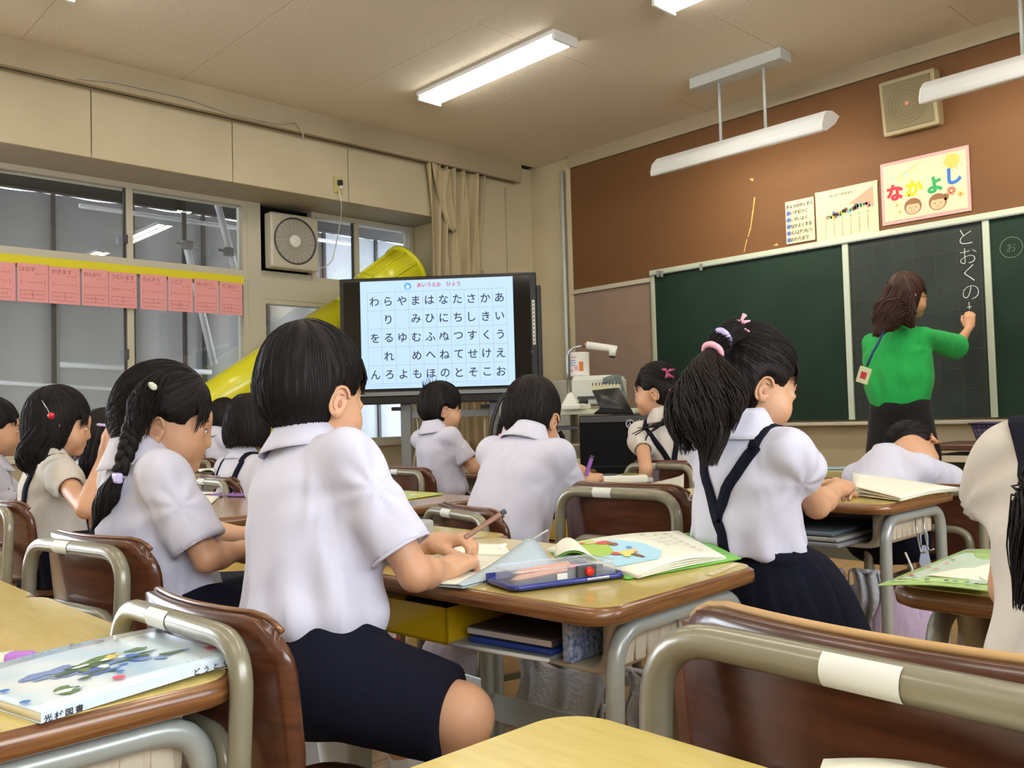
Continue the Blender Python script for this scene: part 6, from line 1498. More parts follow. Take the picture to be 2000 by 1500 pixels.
    # ---- collar
    if top != 'tee':
        m = MB(); cn_ = neck + spine * .016 * sc
        def cf(u, w):
            a = R(105) + R(330) * u; ca, sa = math.cos(a), math.sin(a)
            r0 = .0375 + (.020 if w < .35 else .020) * 0; prof_ = [(.0390, .034), (.0415, .038), (.050, .020), (.062, .002), (.073, -.016)]
            k = w * 4; i = min(int(k), 3); f = k - i; rr2 = prof_[i][0] * (1 - f) + prof_[i + 1][0] * f; zz = prof_[i][1] * (1 - f) + prof_[i + 1][1] * f
            e = 1 + (.28 if top == 'polo' else .1) * w * max(0, sa)
            return Vector(cn_ + (lat * ca * rr2 * 1.04 + fr * sa * rr2 * e + spine * (zz - .018 * max(0, sa) * 1.2)) * sc) - Vector(org)
        m.sheet(lambda u, w: cf(u, w), 40, 8, -.0022); m.build('collar', shirt_m, root)
    # ---- sleeve hems
    for sx in (1, -1):
        el = A[sx][0]; ax = unit(el - sh[sx]); tt, rr_ = {'puff': (.50, .0375), 'polo': (sleeve_t, .0485), 'tee': (1.0, .0625)}[top]
        c_ = lerp(sh[sx], el, tt); u_ = unit(np.cross(ax, (0, .3, 1.))); w_ = np.cross(ax, u_)
        pts = [Vector(c_ - ax * .001 + (u_ * math.cos(R(a)) + w_ * math.sin(R(a))) * rr_ * .93 * sc) - Vector(org) for a in range(0, 360, 15)]
        MB().tube(pts, .0026 * sc, 6, closed=True).build('sleeve_hem', shirt_m, root)
    # ---- straps
    def strap(pts, w=.021):
        P_ = []
        for q in pts:
            co, nn, i, dd = bvh.find_nearest(Vector(q)); P_.append((co, nn))
        m = MB(); vv = []; n_ = len(P_)
        for i, (co, nn) in enumerate(P_):
            t = (P_[min(i + 1, n_ - 1)][0] - P_[max(i - 1, 0)][0]).normalized(); sd = t.cross(nn).normalized() * (w / 2 * sc); b_ = co + nn * .0035 - Vector(org)
            vv += [b_ + sd, b_ - sd, b_ - sd - nn * .003, b_ + sd - nn * .003]
        ff = []
        for i in range(n_ - 1):
            for k in range(4): ff.append((4 * i + k, 4 * i + (k + 1) % 4, 4 * (i + 1) + (k + 1) % 4, 4 * (i + 1) + k))
        ff += [(3, 2, 1, 0), tuple(4 * (n_ - 1) + k for k in range(4))]
        m.add(vv, ff, 0, True); m.build('suspender_strap', M_navy, root)
    if straps:
        for sx in (1, -1):
            if straps == 'Y':
                kn = lerp(pel, neck, .52) - fr * .15 * sc
                back = [lerp(lerp(pel, neck, .33) - fr * .15 * sc + lat * sx * .03, kn, t) for t in np.linspace(0, 1, 6)] if sx > 0 else []
                up_ = [lerp(kn, neck - spine * .01 - fr * .06 * sc + lat * sx * strap_x * sc, t) for t in np.linspace(0, 1, 9)]
            elif straps == 'X':
                a0_ = lerp(pel, neck, .33) - fr * .15 * sc - lat * sx * .05 * sc; back = []; up_ = [lerp(a0_, neck - spine * .01 - fr * .06 * sc + lat * sx * strap_x * sc, t) for t in np.linspace(0, 1, 13)]
            else:
                a0_ = lerp(pel, neck, .33) - fr * .15 * sc + lat * sx * (strap_x - .011) * sc; back = []; up_ = [lerp(a0_, neck - spine * .01 - fr * .06 * sc + lat * sx * strap_x * sc, t) for t in np.linspace(0, 1, 12)]
            c0_ = neck - spine * .045 * sc + lat * sx * strap_x * sc; over = [c0_ + (-fr * math.cos(R(a)) + spine * math.sin(R(a))) * .085 * sc for a in range(30, 181, 15)]
            down = [lerp(over[-1] + fr * .05, lerp(pel, neck, .36) + fr * .15 * sc + lat * sx * .06 * sc, t) for t in np.linspace(.12, 1, 9)]
            strap(back + up_ + over + down)
    # ---- hair
    hair = hair or {}
    st = hair.get('style', 'short'); hs = sc * .93; Hp = lambda x, y, z: head + HM @ (np.array((x, y, z)) * hs)
    hh = h if h < .005 else max(h * .9, .0055); v = Vol(head - .20 * sc, head + .16 * sc, hh)
    th = hair.get('th', .011)
    v.ell(Hp(0, -.012, .030), np.array((.068 + th, .085 + th, .083 + th)) * hs, HM, .01)
    v.ell(Hp(0, -.034, -.014), np.array((.060 + th * .8, .056 + th, .060)) * hs, HM, .03)
    if st == 'bob':
        for sx in (1, -1): v.ell(Hp(sx * .054, -.018, -.040), np.array((.032, .054, .072)) * hs, HM, .03)
        v.ell(Hp(0, -.050, -.050), np.array((.070, .045, .072)) * hs, HM, .03)
    elif st == 'long':
        for sx in (1, -1): v.ell(Hp(sx * .056, -.02, -.035), np.array((.030, .05, .075)) * hs, HM, .03)
        v.ell(Hp(0, -.055, -.055), np.array((.074, .045, .10)) * hs, HM, .03)
    # clear the face (and ears when they show)
    fz = hair.get('fringe', .030)
    v.box(Hp(0, .115, -.20 + fz), np.array((.062, .080, .20)) * hs, HM, .02 * sc, .010 * sc, True)
    if st in ('short', 'tied'):
        for sx in (1, -1):
            v.ell(Hp(sx * .088, .022, -.040), np.array((.040, .050, .050)) * hs, HM, .010 * sc, True); v.ell(Hp(sx * .082, -.006, -.018), np.array((.020, .022, .034)) * hs, HM, .006 * sc, True)
        v.box(Hp(0, -.02, -.20 + hair.get('nape', -.052)), np.array((.12, .14, .13)) * hs, HM, .02 * sc, .012 * sc, True)
    else: v.box(Hp(0, .0, hair.get('cut', -.10) - .15), np.array((.15, .16, .15)) * hs, HM, .002, .008 * sc, True)
    if hair.get('bump'):
        for (c_, r_) in hair['bump']: v.ell(Hp(*c_), np.array(r_) * hs, HM, .015)
    V, F = v.mesh(1); N = normals(V, F)
    loc = (V - head) @ HM / hs; az = np.arctan2(loc[:, 0], -loc[:, 1]); g_ = np.clip((.10 - loc[:, 2]) / .05, 0, 1)
    V = V + N * ((.0006 * np.sin(az * 38 + 2 * np.sin(loc[:, 2] * 40)) + .0004 * np.sin(az * 83 + 9 * loc[:, 2] * 8)) * g_ * hs)[:, None]
    hobj = np_mesh('hair', V, F, hairm, root, org)
    if strands:
        wh = Hp(0.012, -.055, .09) if st != 'tied' else None; tie = hair.get('tie'); tie = Hp(*tie) if tie else None
        def flow(p):
            if tie is not None: return tie - p
            d_ = p - wh; d_ = d_ / (np.linalg.norm(d_) + 1e-6); dn = -HM[:, 2]; return d_ * 1.0 + dn * .9 + HM[:, 1] * (.35 if (HM.T @ (p - head))[1] > 0 else 0)
        up_i = np.where(((V - head) @ HM)[:, 2] > -.05 * sc)[0]
        sd = V[rng.choice(up_i, strands)]
        comb(V, F, sd, flow, 11, .011 * sc, .0007 * sc, (.00055 if h < .005 else .0008) * sc, hairm, 'hair_strand_layer', hobj, org, rng)['kind'] = 'stuff'
        # fringe and lower rim wisps
        rim = []
        for k in range(int(strands * .22)):
            x = rng.uniform(-.060, .060); z0 = fz + .012 + rng.uniform(-.004, .006); ln = rng.uniform(.014, .034) * hair.get('wisp', 1.0)
            y0 = .080 - x * x * 7 + .006
            rim.append(([Hp(x, y0 - .012, z0 + .02), Hp(x * 1.0, y0 + .001, z0), Hp(x * 1.02 + rng.uniform(-.003, .003), y0 + .003, z0 - ln * .5), Hp(x * 1.02 + rng.uniform(-.005, .005), y0 - .001, z0 - ln)], .0010))
        if hair.get('fr', True):
            mb = MB()
            for pts, r_ in rim: mb.tube([Vector(q) - Vector(org) for q in pts], [r_ * sc, r_ * 1.3 * sc, r_ * sc, .0003], 4, 0, None, False, False)
            o = mb.build('fringe', hairm, hobj); o['kind'] = 'stuff'
        if st in ('bob', 'long'):
            mb = MB(); cz = hair.get('cut', -.10)
            for k in range(strands):
                a = rng.uniform(R(150), R(390)); x, y = .072 * math.cos(a), -.02 + .070 * math.sin(a); zt = rng.uniform(-.03, .02)
                ex = hair.get('len', .0); e = cz - ex * rng.uniform(.6, 1) + rng.uniform(-.012, .008)
                pts = [Hp(x * 1.08, y * 1.06, zt), Hp(x * 1.12, y * 1.12, (zt + e) / 2), Hp(x * (1.02 if not ex else 1.15) + rng.uniform(-.006, .006), y * 1.02 + rng.uniform(-.006, .006) - ex * .1, e)]
                mb.tube([Vector(q) - Vector(org) for q in pts], [.0012 * sc, .0015 * sc, .0004], 4, 0, None, False, False)
            o = mb.build('loose_ends', hairm, hobj); o['kind'] = 'stuff'
    return dict(root=root, org=org, Hp=Hp, HM=HM, head=head, sh=sh, A=A, hair=hobj, T=T, neck=neck, pel=pel, lat=lat, fwd=fwd, spine=spine, bvh=bvh, sc=sc)

def tail(P, pts, rads, n, m, name='ponytail', wave=.006, rad=.0014, seed=2, parent=None):
    """a bundle of strands along a centre line, over a solid core"""
    org = P['org']; rng = np.random.default_rng(seed); pts = [np.array(q, float) for q in pts]
    core = MB(); core.tube([Vector(q) - Vector(org) for q in fillet([Vector(p) for p in pts], .03, 3)], 0.001, 10)
    fp = [np.array(q) for q in fillet([Vector(p) for p in pts], .03, 3)]; tt = np.linspace(0, 1, len(fp)); rr_ = np.interp(tt, np.linspace(0, 1, len(rads)), rads)
    core = MB(); core.tube([Vector(q) - Vector(org) for q in fp], [max(r_ * .80, .0006) for r_ in rr_], 12)
    o = core.build(name, m, parent or P['root']); mb = MB()
    for k in range(n):
        a = rng.uniform(0, 2 * math.pi); q_ = rng.uniform(.75, 1.12); ph = rng.uniform(0, 6); path = []
        t1 = rng.uniform(.85, 1.06)
        for i in range(16):
            t = i / 15 * t1; tc_ = min(t, 1); c = np.array([np.interp(tc_, tt, [f_[j] for f_ in fp]) for j in range(3)]); c2 = np.array([np.interp(min(tc_ + .05, 1), tt, [f_[j] for f_ in fp]) for j in range(3)]); c1 = np.array([np.interp(max(tc_ - .05, 0), tt, [f_[j] for f_ in fp]) for j in range(3)])
            d_ = unit(c2 - c1); u_ = unit(np.cross(d_, (0.3, .5, .8))); w_ = np.cross(d_, u_); r_ = np.interp(tc_, tt, rr_) * q_
            p = c + (u_ * math.cos(a + .5 * t) + w_ * math.sin(a + .5 * t)) * r_ + d_ * max(t - 1, 0) * .1 + (u_ * math.sin(t * 9 + ph) + w_ * math.cos(t * 7 + ph)) * wave * t
            path.append(Vector(p) - Vector(org))
        mb.tube(path, [rad * (1 if i < 13 else (16 - i) / 4) for i in range(16)], 4, 0, None, False, False)
    s_ = mb.build('tail_strands', m, o); s_['kind'] = 'stuff'
    return o
def band(P, c, ax, r, w, m, name='hair_band', parent=None):
    c = Vector(c) - Vector(P['org']); ax = Vector(ax).normalized(); u = ax.orthogonal().normalized(); v = ax.cross(u)
    return MB().tube([c + (u * math.cos(R(a)) + v * math.sin(R(a))) * r for a in range(0, 360, 18)], w, 8, closed=True).build(name, m, parent or P['root'])
W = lambda x, y, d: np.array(at(x, y, d=d))
M_hair2 = mat('dark_brown_black_hair', srgb(36, 26, 23), 0.55, spec=0.3)
M_pinkband = mat('pink_hair_elastic', srgb(240, 172, 186), .6); M_lilac = mat('lilac_hair_elastic', srgb(190, 180, 226), .5); M_reddot = mat('red_bobble', srgb(206, 30, 44), .3); M_berry = mat('berry_ribbon', srgb(170, 70, 110), .6)
# 1 the foreground boy ----------------------------------------------------------------------------------------
dB_ = 1.27
b1 = person('boy in a white polo and navy shorts holding a brown pencil, large in the foreground',
    pel=W(625, 1330, 1.31), neck=W(598, 884, 1.39), head=W(612, 766, 1.42), yaw=2, hd=(12, -10, 0), s=1.0, h=.0042,
    arms={1: (W(812, 1122, 1.27), W(868, 1112, 1.36)), -1: (W(735, 1080, 1.55), W(845, 1062, 1.52))},
    knees={1: W(900, 1400, 1.24), -1: W(800, 1335, 1.60)}, feet={1: W(885, 1640, 1.34), -1: W(800, 1560, 1.66)},
    hair={'style': 'short', 'fringe': .03, 'nape': -.050, 'th': .012}, top='polo', seed=3, wr=.0042, strands=900, torso=1.0, sleeve_t=.80,
    hand_opts={1: dict(fd=W(935, 1080, 1.44) - W(868, 1112, 1.36), up=(.25, -.55, .8), curl=(60, 62, 40), thumb=10), -1: dict(curl=(50, 60, 40))})
pencil(W(908, 1050, 1.42), W(987, 998, 1.45), .0042, M_pbr, 'brown_pencil', None, 'brown pencil held upright in the foreground boy’s fist', None, False)
# 2 the girl with the braid
b2 = person('girl with a long side braid and white polo sitting in profile beside the boy',
    pel=(-1.62, .665, .41), neck=W(270, 905, 1.62), head=W(322, 822, 1.68), yaw=-2, hd=(-24, -10, 0), s=.98, h=.0045,
    arms={1: (W(405, 1090, 1.52), W(470, 1075, 1.62)), -1: (W(380, 1035, 1.85), W(480, 1045, 1.88))},
    hair={'style': 'tied', 'fringe': .022, 'nape': -.06, 'th': .014, 'wisp': 1.5, 'tie': (-.02, -.095, -.045)}, top='polo', bottom='skirt', seed=9, wr=.0036, strands=900, sleeve_t=.84)
# 3 the girl with the red bobble
b3 = person('girl with a red hair bobble and raised hand holding a lilac pencil to her face',
    pel=(-2.78, .80, .42), neck=W(98, 902, 2.58), head=W(116, 826, 2.62), yaw=-6, hd=(-17, -8, 0), s=.97, h=.0055,
    arms={1: (W(168, 995, 2.28), W(205, 890, 2.40)), -1: (W(190, 990, 2.6), W(230, 900, 2.62))},
    hair={'style': 'long', 'fringe': .018, 'cut': -.105, 'len': .03, 'wisp': 1.4, 'th': .013}, top='puff', bottom='skirt', straps='P', shirt_m=M_blouse, seed=12, strands=700,
    skirt_hem={'r': .20, 'z': -.04, 'f': .14}, hand_opts={1: dict(fd=(.0, .05, 1), up=(-.2, -1, 0), curl=(25, 30, 25))})
# 4 child cut by the left edge
b4 = person('child in a white shirt cut off by the left edge of the photo',
    pel=(-3.38, .74, .42), neck=W(-25, 905, 2.95), head=W(-12, 838, 2.98), yaw=-10, hd=(-20, 0, 0), s=.97, h=.007, hair={'style': 'short', 'fringe': .02}, top='polo', seed=14, strands=160,
    arms={1: (W(15, 985, 2.9), W(40, 1000, 3.0)), -1: (W(40, 985, 3.2), W(70, 990, 3.25))}, sleeve_t=.9)
# 5 child behind the raised hand
b5 = person('long-haired child with black straps, half hidden behind the raised hand',
    pel=(-3.90, 1.30, .42), neck=W(182, 892, 3.72), head=W(205, 848, 3.76), yaw=-8, hd=(-10, -22, 0), s=.98, h=.007, hair={'style': 'long', 'fringe': .02, 'cut': -.12, 'len': .04}, top='puff', bottom='skirt', straps='P', seed=15, strands=200)
# 6 small boy at the back
b6 = person('small boy in a white shirt partly hidden behind the bob-haired girl',
    pel=(-4.85, 2.33, .40), neck=W(427, 848, 5.08), head=W(440, 815, 5.1), yaw=-10, hd=(-10, -8, 0), s=1.0, h=.009, hair={'style': 'short'}, top='polo', seed=16, strands=120)
# 7 bob-haired girl
b7 = person('girl with a thick black bob and navy straps seen from behind',
    pel=(-3.00, 1.48, .42), neck=W(478, 898, 3.22), head=W(486, 830, 3.25), yaw=8, hd=(38, -6, 0), s=.97, h=.006,
    hair={'style': 'bob', 'fringe': .02, 'cut': -.088, 'th': .017}, top='puff', bottom='skirt', straps='P', seed=17, strands=700,
    arms={1: (W(505, 950, 3.1), W(535, 900, 3.2)), -1: (W(470, 950, 3.4), W(520, 945, 3.5))})
pencil(W(527, 878, 3.15), W(545, 882, 3.2), .004, M_paper, 'white_pencil', None, 'white pencil sticking out beside the bob-haired girl’s chin', None)
# 8 tousle-haired boy below the screen
b8 = person('tousle-haired boy in a white polo sitting below the screen',
    pel=(-2.97, 2.42, .42), neck=W(848, 843, 3.80), head=W(863, 797, 3.84), yaw=-2, hd=(-20, -4, 0), s=.98, h=.0058,
    arms={1: (W(925, 915, 3.72), W(955, 905, 3.82)), -1: (W(900, 900, 4.05), W(940, 905, 4.05))},
    hair={'style': 'short', 'fringe': .022, 'nape': -.07, 'th': .019, 'wisp': 1.5}, top='polo', seed=18, strands=380)
# 9 leaning boy
b9 = person('boy in a white polo leaning over his desk to write with a purple pen',
    pel=(-1.66, 1.49, .42), neck=W(1030, 868, 2.33), head=W(1040, 815, 2.44), yaw=8, hd=(20, -22, 0), s=1.0, h=.0055,
    arms={1: (W(1115, 968, 2.28), W(1150, 940, 2.42)), -1: (W(1030, 960, 2.62), W(1090, 940, 2.66))},
    hair={'style': 'short', 'fringe': .02, 'nape': -.058, 'th': .013}, top='polo', seed=20, strands=440, wr=.0028, sleeve_t=.98, torso=1.05,
    hand_opts={1: dict(curl=(55, 60, 35))})
pencil(W(1144, 930, 2.36), W(1157, 890, 2.36), .0055, mat('purple_pen', srgb(160, 104, 190), .4), 'purple_pen', None, 'purple pen standing up from the leaning boy’s hand', None, False)
# 10 girl hidden behind him
b10 = person('dark-haired girl bending down behind the leaning boy, with a pink hair tie',
    pel=(-2.14, 2.14, .42), neck=W(1010, 858, 3.15), head=W(1040, 838, 3.25), yaw=-8, hd=(-8, -45, 0), s=.98, h=.008, hair={'style': 'tied', 'tie': (-.07, -.05, .0), 'nape': -.07}, top='puff', bottom='skirt', straps='X', seed=21, strands=160, face=False)
tail(b10, [W(1000, 800, 3.2), W(990, 830, 3.2), W(985, 858, 3.18), W(980, 876, 3.16)], [.028, .034, .030, .008], 60, M_hair, 'side_tail')
tail(b10, [W(1082, 850, 3.2), W(1092, 866, 3.2), W(1110, 874, 3.2)], [.03, .026, .006], 50, M_hair, 'side_tail')
band(b10, W(986, 850, 3.16), (0, 0, 1), .018, .006, M_pinkband)
# 11 girl looking left
b11 = person('girl in a puff-sleeved blouse with a berry ribbon turning to look left',
    pel=(-2.03, 2.86, .42), neck=W(1298, 818, 3.42), head=W(1282, 762, 3.44), yaw=30, hd=(112, -4, 0), s=.98, h=.0055,
    arms={-1: (W(1262, 915, 3.25), W(1255, 960, 3.3)), 1: (W(1335, 905, 3.5), W(1350, 930, 3.6))},
    hair={'style': 'tied', 'fringe': .024, 'tie': (.0, -.09, .0), 'nape': -.055, 'wisp': 1.3}, top='puff', bottom='skirt', straps='Y', seed=22, strands=320, shirt_m=M_blouse)
# 12 the ponytail girl
b12 = person('girl with a high curly ponytail, navy straps and a navy skirt leaning on her desk',
    pel=(-.945, 1.52, .475), neck=W(1455, 848, 1.70), head=W(1470, 747, 1.74), yaw=-6, hd=(-30, -16, 0), s=1.0, h=.0045,
    arms={1: (W(1595, 988, 1.72), W(1635, 955, 1.86)), -1: (W(1560, 960, 2.05), W(1620, 950, 2.15))},
    hair={'style': 'tied', 'fringe': .03, 'th': .014, 'tie': (-.015, -.088, .052), 'nape': -.055, 'bump': [((0, -.05, .075), (.035, .04, .03))]},
    top='puff', bottom='skirt', straps='Y', seed=25, strands=900, wr=.0038, sh_w=.092, torso=.95, knees={1: W(1560, 1235, 1.72), -1: W(1500, 1215, 1.95)}, feet={1: W(1560, 1400, 1.80), -1: W(1500, 1370, 2.0)}, skirt_hem={'r': .185, 'z': -.15, 'f': .09, 'sag': .03},
    hand_opts={1: dict(fd=(-.2, .9, .1), up=(.35, -.2, .9), curl=(50, 60, 35))})
# 13 the teacher
b13 = person('teacher in a green tee and black trousers writing on the blackboard',
    pel=(-2.02, 4.80, .82), neck=W(1752, 652, 4.82), head=W(1772, 578, 4.85), yaw=-6, hd=(-42, -6, 0), s=1.17, h=.0065, standing=True,
    arms={1: (W(1868, 678, 4.86), W(1893, 640, 5.02)), -1: (W(1712, 722, 4.95), W(1745, 735, 5.1))},
    knees={1: (-1.90, 4.86, .46), -1: (-2.16, 4.80, .46)}, feet={1: (-1.88, 4.84, .08), -1: (-2.18, 4.78, .08)},
    hair={'style': 'long', 'fringe': .02, 'cut': -.15, 'len': .10, 'th': .012}, top='tee', bottom='pants', shirt_m=M_green, hairm=M_hairb, seed=27, strands=420, wr=.004, sh_w=.125, torso=1.2,
    hand_opts={1: dict(fd=(.05, .12, 1), up=(.2, -1, .1), curl=(40, 60, 40))})
# 14 boy resting his head
u14 = unit((-.25, .92, -.30)); f14 = unit(np.array((.45, -.2, -.85)) - u14 * np.dot((.45, -.2, -.85), u14)); HM14 = np.stack([np.cross(f14, u14), f14, u14], 1)
b14 = person('boy resting his head on his outstretched arm on the desk, in front of the teacher',
    pel=(-1.12, 2.55, .45), neck=W(1735, 906, 2.62), head=W(1784, 884, 2.64), yaw=-14, HMx=HM14, s=.98, h=.0055,
    arms={1: (W(1862, 942, 2.62), W(1925, 948, 2.85)), -1: (W(1830, 930, 3.1), W(1890, 935, 3.2))},
    hair={'style': 'short', 'fringe': .028, 'nape': -.088, 'th': .014, 'bump': [((0, -.052, -.045), (.056, .040, .050))]}, top='polo', seed=29, strands=300, sleeve_t=.9)
# 15 person at the right edge
b15 = person('child in a cream puff blouse and black straps cut off by the right edge',
    pel=(-.17, .80, .46), neck=W(2178, 842, .86), head=W(2330, 700, .90), yaw=4, hd=(-10, -6, 10), s=.97, h=.0050,
    arms={-1: (W(1985, 1150, .88), W(2000, 1190, 1.02)), 1: (W(2240, 1080, .80), W(2200, 1120, .95))},
    hair={'style': 'tied', 'tie': (-.05, -.08, -.03)}, top='puff', bottom='skirt', straps='P', shirt_m=M_blouse, seed=31, strands=200, wr=.0042, sh_w=.080, strap_x=.074)
tail(b15, [W(2180, 800, .80), W(2090, 890, .72), W(2035, 970, .70), W(2003, 1080, .70), W(1990, 1180, .70)], [.016, .020, .020, .015, .003], 220, M_hair, 'side_tail', .004, .0009)

# braid, tails, bands, pins --------------------------------------------------------------------------------------
# braid of girl 2: two crossing strands then a tail
def braid(P, pts, r0, r1, m, n=9):
    org = P['org']; fp = [np.array(q) for q in fillet([Vector(p) for p in pts], .04, 4)]; tt = np.linspace(0, 1, len(fp)); root_ = None
    for k in range(3):
        path = []; rr2 = []
        for i in range(n * 8 + 1):
            t = i / (n * 8); c = np.array([np.interp(t, tt, [f_[j] for f_ in fp]) for j in range(3)]); c2 = np.array([np.interp(min(t + .03, 1), tt, [f_[j] for f_ in fp]) for j in range(3)]); c1 = np.array([np.interp(max(t - .03, 0), tt, [f_[j] for f_ in fp]) for j in range(3)])
            d_ = unit(c2 - c1); u_ = unit(np.cross(d_, (-.72, .69, 0))); w_ = np.cross(d_, u_); r_ = r0 * (1 - t) + r1 * t; a = t * n * math.pi + k * 2 * math.pi / 3
            path.append(Vector(c + u_ * math.sin(a) * r_ * .75 + w_ * math.sin(2 * a) * r_ * .4) - Vector(org)); rr2.append(r_ * .62)
        o = MB().tube(path, rr2, 9).build('braid_strand', m, P['root'])
braid(b2, [W(285, 790, 1.60), W(262, 830, 1.57), W(248, 880, 1.545), W(232, 925, 1.53)], .017, .011, M_hair, 4)
tail(b2, [W(230, 930, 1.53), W(215, 960, 1.52), W(195, 1000, 1.515), W(180, 1035, 1.52)], [.010, .017, .014, .002], 150, M_hair, 'braid_end', .002, .0010)
o = MB().box((0, 0, 0), (.026, .012, .018), 0, None, .004).build('lilac_hair_tie', M_lilac, b2['root'], Vector(W(229, 934, 1.515)) - Vector(b2['org'])); 
tail(b2, [W(318, 735, 1.62), W(295, 760, 1.585), W(275, 800, 1.57), W(268, 850, 1.56)], [.012, .024, .024, .014], 150, M_hair, 'tied_lock', .003, .0008)
o = MB().box((0, 0, 0), (.022, .010, .010), 0, Matrix.Rotation(R(20), 4, 'Y'), .003).build('pale_hair_tie', mat('pale_elastic', srgb(206, 212, 196), .5), b2['root'], Vector(W(298, 754, 1.565)) - Vector(b2['org']))
# red bobble
MB().lathe([(0, -.009), (.007, -.006), (.009, 0), (.007, .006), (0, .009)], 14).build('red_bobble', M_reddot, b3['root'], Vector(W(100, 812, 2.345)) - Vector(b3['org']))
MB().tube([Vector(W(82, 782, 2.36)) - Vector(b3['org']), Vector(W(92, 798, 2.345)) - Vector(b3['org']), Vector(W(99, 812, 2.345)) - Vector(b3['org'])], .0012, 6).build('hair_pin', M_steel, b3['root'])
pencil(W(222, 832, 2.40), W(188, 829, 2.44), .004, M_lilac, 'lilac_pencil', None, 'lilac pencil in the raised hand of the red-bobble girl', None)
tail(b3, [W(85, 845, 2.42), W(62, 880, 2.40), W(50, 905, 2.38), W(60, 925, 2.38)], [.03, .036, .026, .006], 120, M_hair, 'long_lock', .004, .0014)
# girl 5 long hair
tail(b5, [W(190, 850, 3.25), W(180, 880, 3.22), W(172, 915, 3.2), W(170, 935, 3.2)], [.04, .04, .03, .008], 80, M_hair, 'long_lock')
# tuft of boy 8
mb = MB(); r8 = np.random.default_rng(5)
for k in range(46):
    a = W(840 + r8.uniform(-14, 24), 762 + r8.uniform(-3, 6), 3.8); e = a + np.array((r8.normal() * .015, r8.normal() * .012, r8.uniform(.01, .05) if k > 12 else r8.uniform(.04, .07)))
    mb.tube([Vector(a) - Vector(b8['org']), Vector((a + e) / 2) - Vector(b8['org']), Vector(e) - Vector(b8['org'])], [.0016, .0013, .0003], 4, 0, None, False, False)
mb.build('hair_tuft', M_hair, b8['hair'])['kind'] = 'stuff'
# ribbon of girl 11
def bow(P, c, s_, m, name='ribbon'):
    q = Vector(c) - Vector(P['org']); mb = MB()
    for k, (a0, e) in enumerate(((20, 1.0), (150, .8), (250, .8), (320, 1.1))):
        a = R(a0); mb.tube([q, q + Vector((.3 * math.cos(a), .3 * math.cos(a), math.sin(a))) * s_ * .6 + Vector((.3, -.3, 0)) * s_ * .3, q + Vector((.7 * math.cos(a), .7 * math.cos(a), math.sin(a))) * s_ * e], [s_ * .10, s_ * .2, s_ * .08], 8)
    mb.tube([q + Vector((0, 0, -s_ * .15)), q + Vector((0, 0, s_ * .15))], s_ * .2, 8); return mb.build(name, m, P['root'])
bow(b11, W(1303, 727, 3.33), .030, M_berry, 'berry_ribbon'); bow(b11, W(1318, 768, 3.33), .032, M_berry, 'berry_ribbon')
mb = MB()
for k, pts in enumerate(([(1318, 790), (1300, 822), (1270, 832), (1240, 850)], [(1316, 800), (1298, 828), (1262, 834), (1234, 848)], [(1325, 845), (1300, 862), (1275, 862), (1262, 842)], [(1310, 795), (1290, 832), (1262, 848), (1258, 880)], [(1322, 800), (1306, 836), (1312, 870), (1316, 900)], [(1318, 800), (1302, 826), (1285, 834), (1245, 836)])):
    P_ = fillet([Vector(W(x, y, 3.36 - .02 * (k % 2))) for x, y in pts], .05, 5); n_ = len(P_); mb.tube([q - Vector(b11['org']) for q in P_], [.006 * (1 - i / n_) + .0012 for i in range(n_)], 6)
mb.build('curly_lock', M_hair, b11['root'])
# the high ponytail of girl 12
PT = [W(1392, 688, 1.66), W(1372, 720, 1.62), W(1368, 765, 1.60), W(1375, 810, 1.59), W(1390, 860, 1.59), W(1385, 905, 1.59)]
tail(b12, PT, [.012, .028, .040, .040, .030, .006], 900, M_hair2, 'high_ponytail', .019, .0008, 8)
tail(b12, [W(1395, 690, 1.66), W(1420, 735, 1.60), W(1437, 790, 1.585), W(1425, 838, 1.59)], [.008, .020, .020, .006], 320, M_hair2, 'ponytail_lock', .014, .0009, 9)
tail(b12, [W(1385, 700, 1.64), W(1345, 745, 1.64), W(1328, 800, 1.63), W(1338, 850, 1.62), W(1345, 880, 1.62)], [.010, .020, .024, .018, .005], 320, M_hair2, 'ponytail_lock', .018, .0009, 10)
band(b12, W(1392, 686, 1.655), W(1372, 720, 1.62) - W(1410, 664, 1.67), .016, .0065, M_pinkband, 'pink_hair_band')
band(b12, W(1413, 658, 1.66), W(1400, 675, 1.655) - W(1440, 640, 1.67), .015, .006, M_lilac, 'lilac_hair_band')
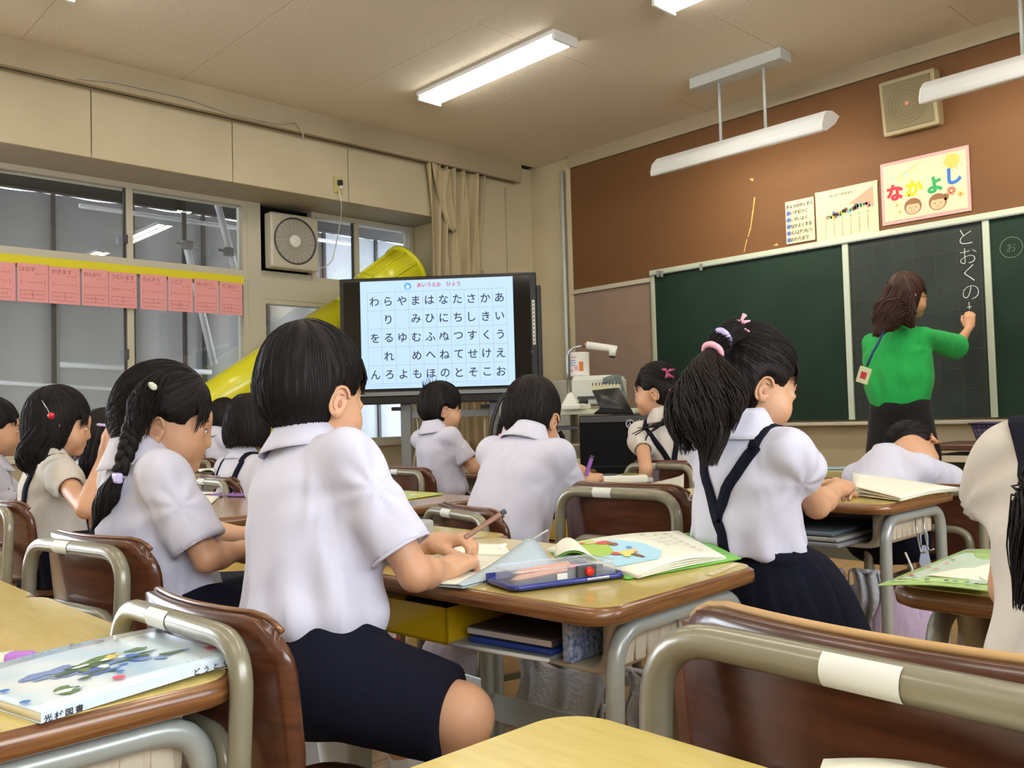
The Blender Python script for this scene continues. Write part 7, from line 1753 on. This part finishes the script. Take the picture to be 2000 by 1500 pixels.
bow(b12, W(1446, 634, 1.68), .020, M_pinkband, 'pink_bow'); MB().tube([Vector(W(1446, 634, 1.68)) - Vector(b12['org']), Vector(W(1450, 622, 1.68)) - Vector(b12['org']), Vector(W(1455, 614, 1.68)) - Vector(b12['org'])], [.004, .003, .005], 8).build('bow_end', M_pinkband, b12['root'])
tail(b12, [W(1440, 642, 1.68), W(1420, 652, 1.665), W(1402, 676, 1.66), W(1388, 690, 1.655)], [.022, .020, .022, .014], 120, M_hair, 'twisted_lock', .002, .0008, 11)
# the teacher: long hair, lanyard with card, dark elbow band
tail(b13, [W(1752, 570, 4.74), W(1742, 605, 4.70), W(1728, 632, 4.66), W(1712, 655, 4.62)], [.070, .080, .062, .016], 420, M_hairb, 'long_hair', .008, .0018, 12)
tail(b13, [W(1765, 590, 4.70), W(1770, 620, 4.67), W(1782, 640, 4.66)], [.05, .045, .010], 150, M_hairb, 'long_hair', .008, .0026, 13)
lan = [W(1728, 640, 4.62), W(1718, 665, 4.585), W(1704, 690, 4.57), W(1693, 716, 4.58)]
MB().tube([Vector(q) - Vector(b13['org']) for q in lan], .006, 6).build('lanyard', mat('lanyard_blue', srgb(24, 44, 110), .6), b13['root'])
o = MB().box((0, 0, 0), (.065, .006, .085), 0, Matrix.Rotation(R(20), 4, 'Y'), .003).build('name_card', mat('card_cream', srgb(206, 208, 160), .4), b13['root'], Vector(W(1687, 733, 4.56)) - Vector(b13['org']))
MB().box((.0, -.0045, .0), (.03, .002, .035), 0, Matrix.Rotation(R(20), 4, 'Y')).build('card_picture', M_shoered, o)
band(b13, lerp(W(1868, 678, 4.86), W(1893, 640, 5.02), .12), W(1893, 640, 5.02) - W(1868, 678, 4.86), .036, .014, M_blackcloth, 'black_arm_band')
q = W(1893, 604, 5.25); o = MB().tube([(0, 0, 0), (.01, .05, .02)], .006, 8).build('chalk_stick', M_chalk, None, q); tag(o, 'stick of white chalk in the teacher’s hand', 'chalk')
gl = MB().tube([Vector(b13['Hp'](-.055, .075, -.008)) - Vector(b13['org']), Vector(b13['Hp'](.0, .098, -.008)) - Vector(b13['org']), Vector(b13['Hp'](.055, .075, -.008)) - Vector(b13['org']), Vector(b13['Hp'](.078, .0, -.006)) - Vector(b13['org'])], .0016, 6).build('glasses_frame', M_black, b13['root'])
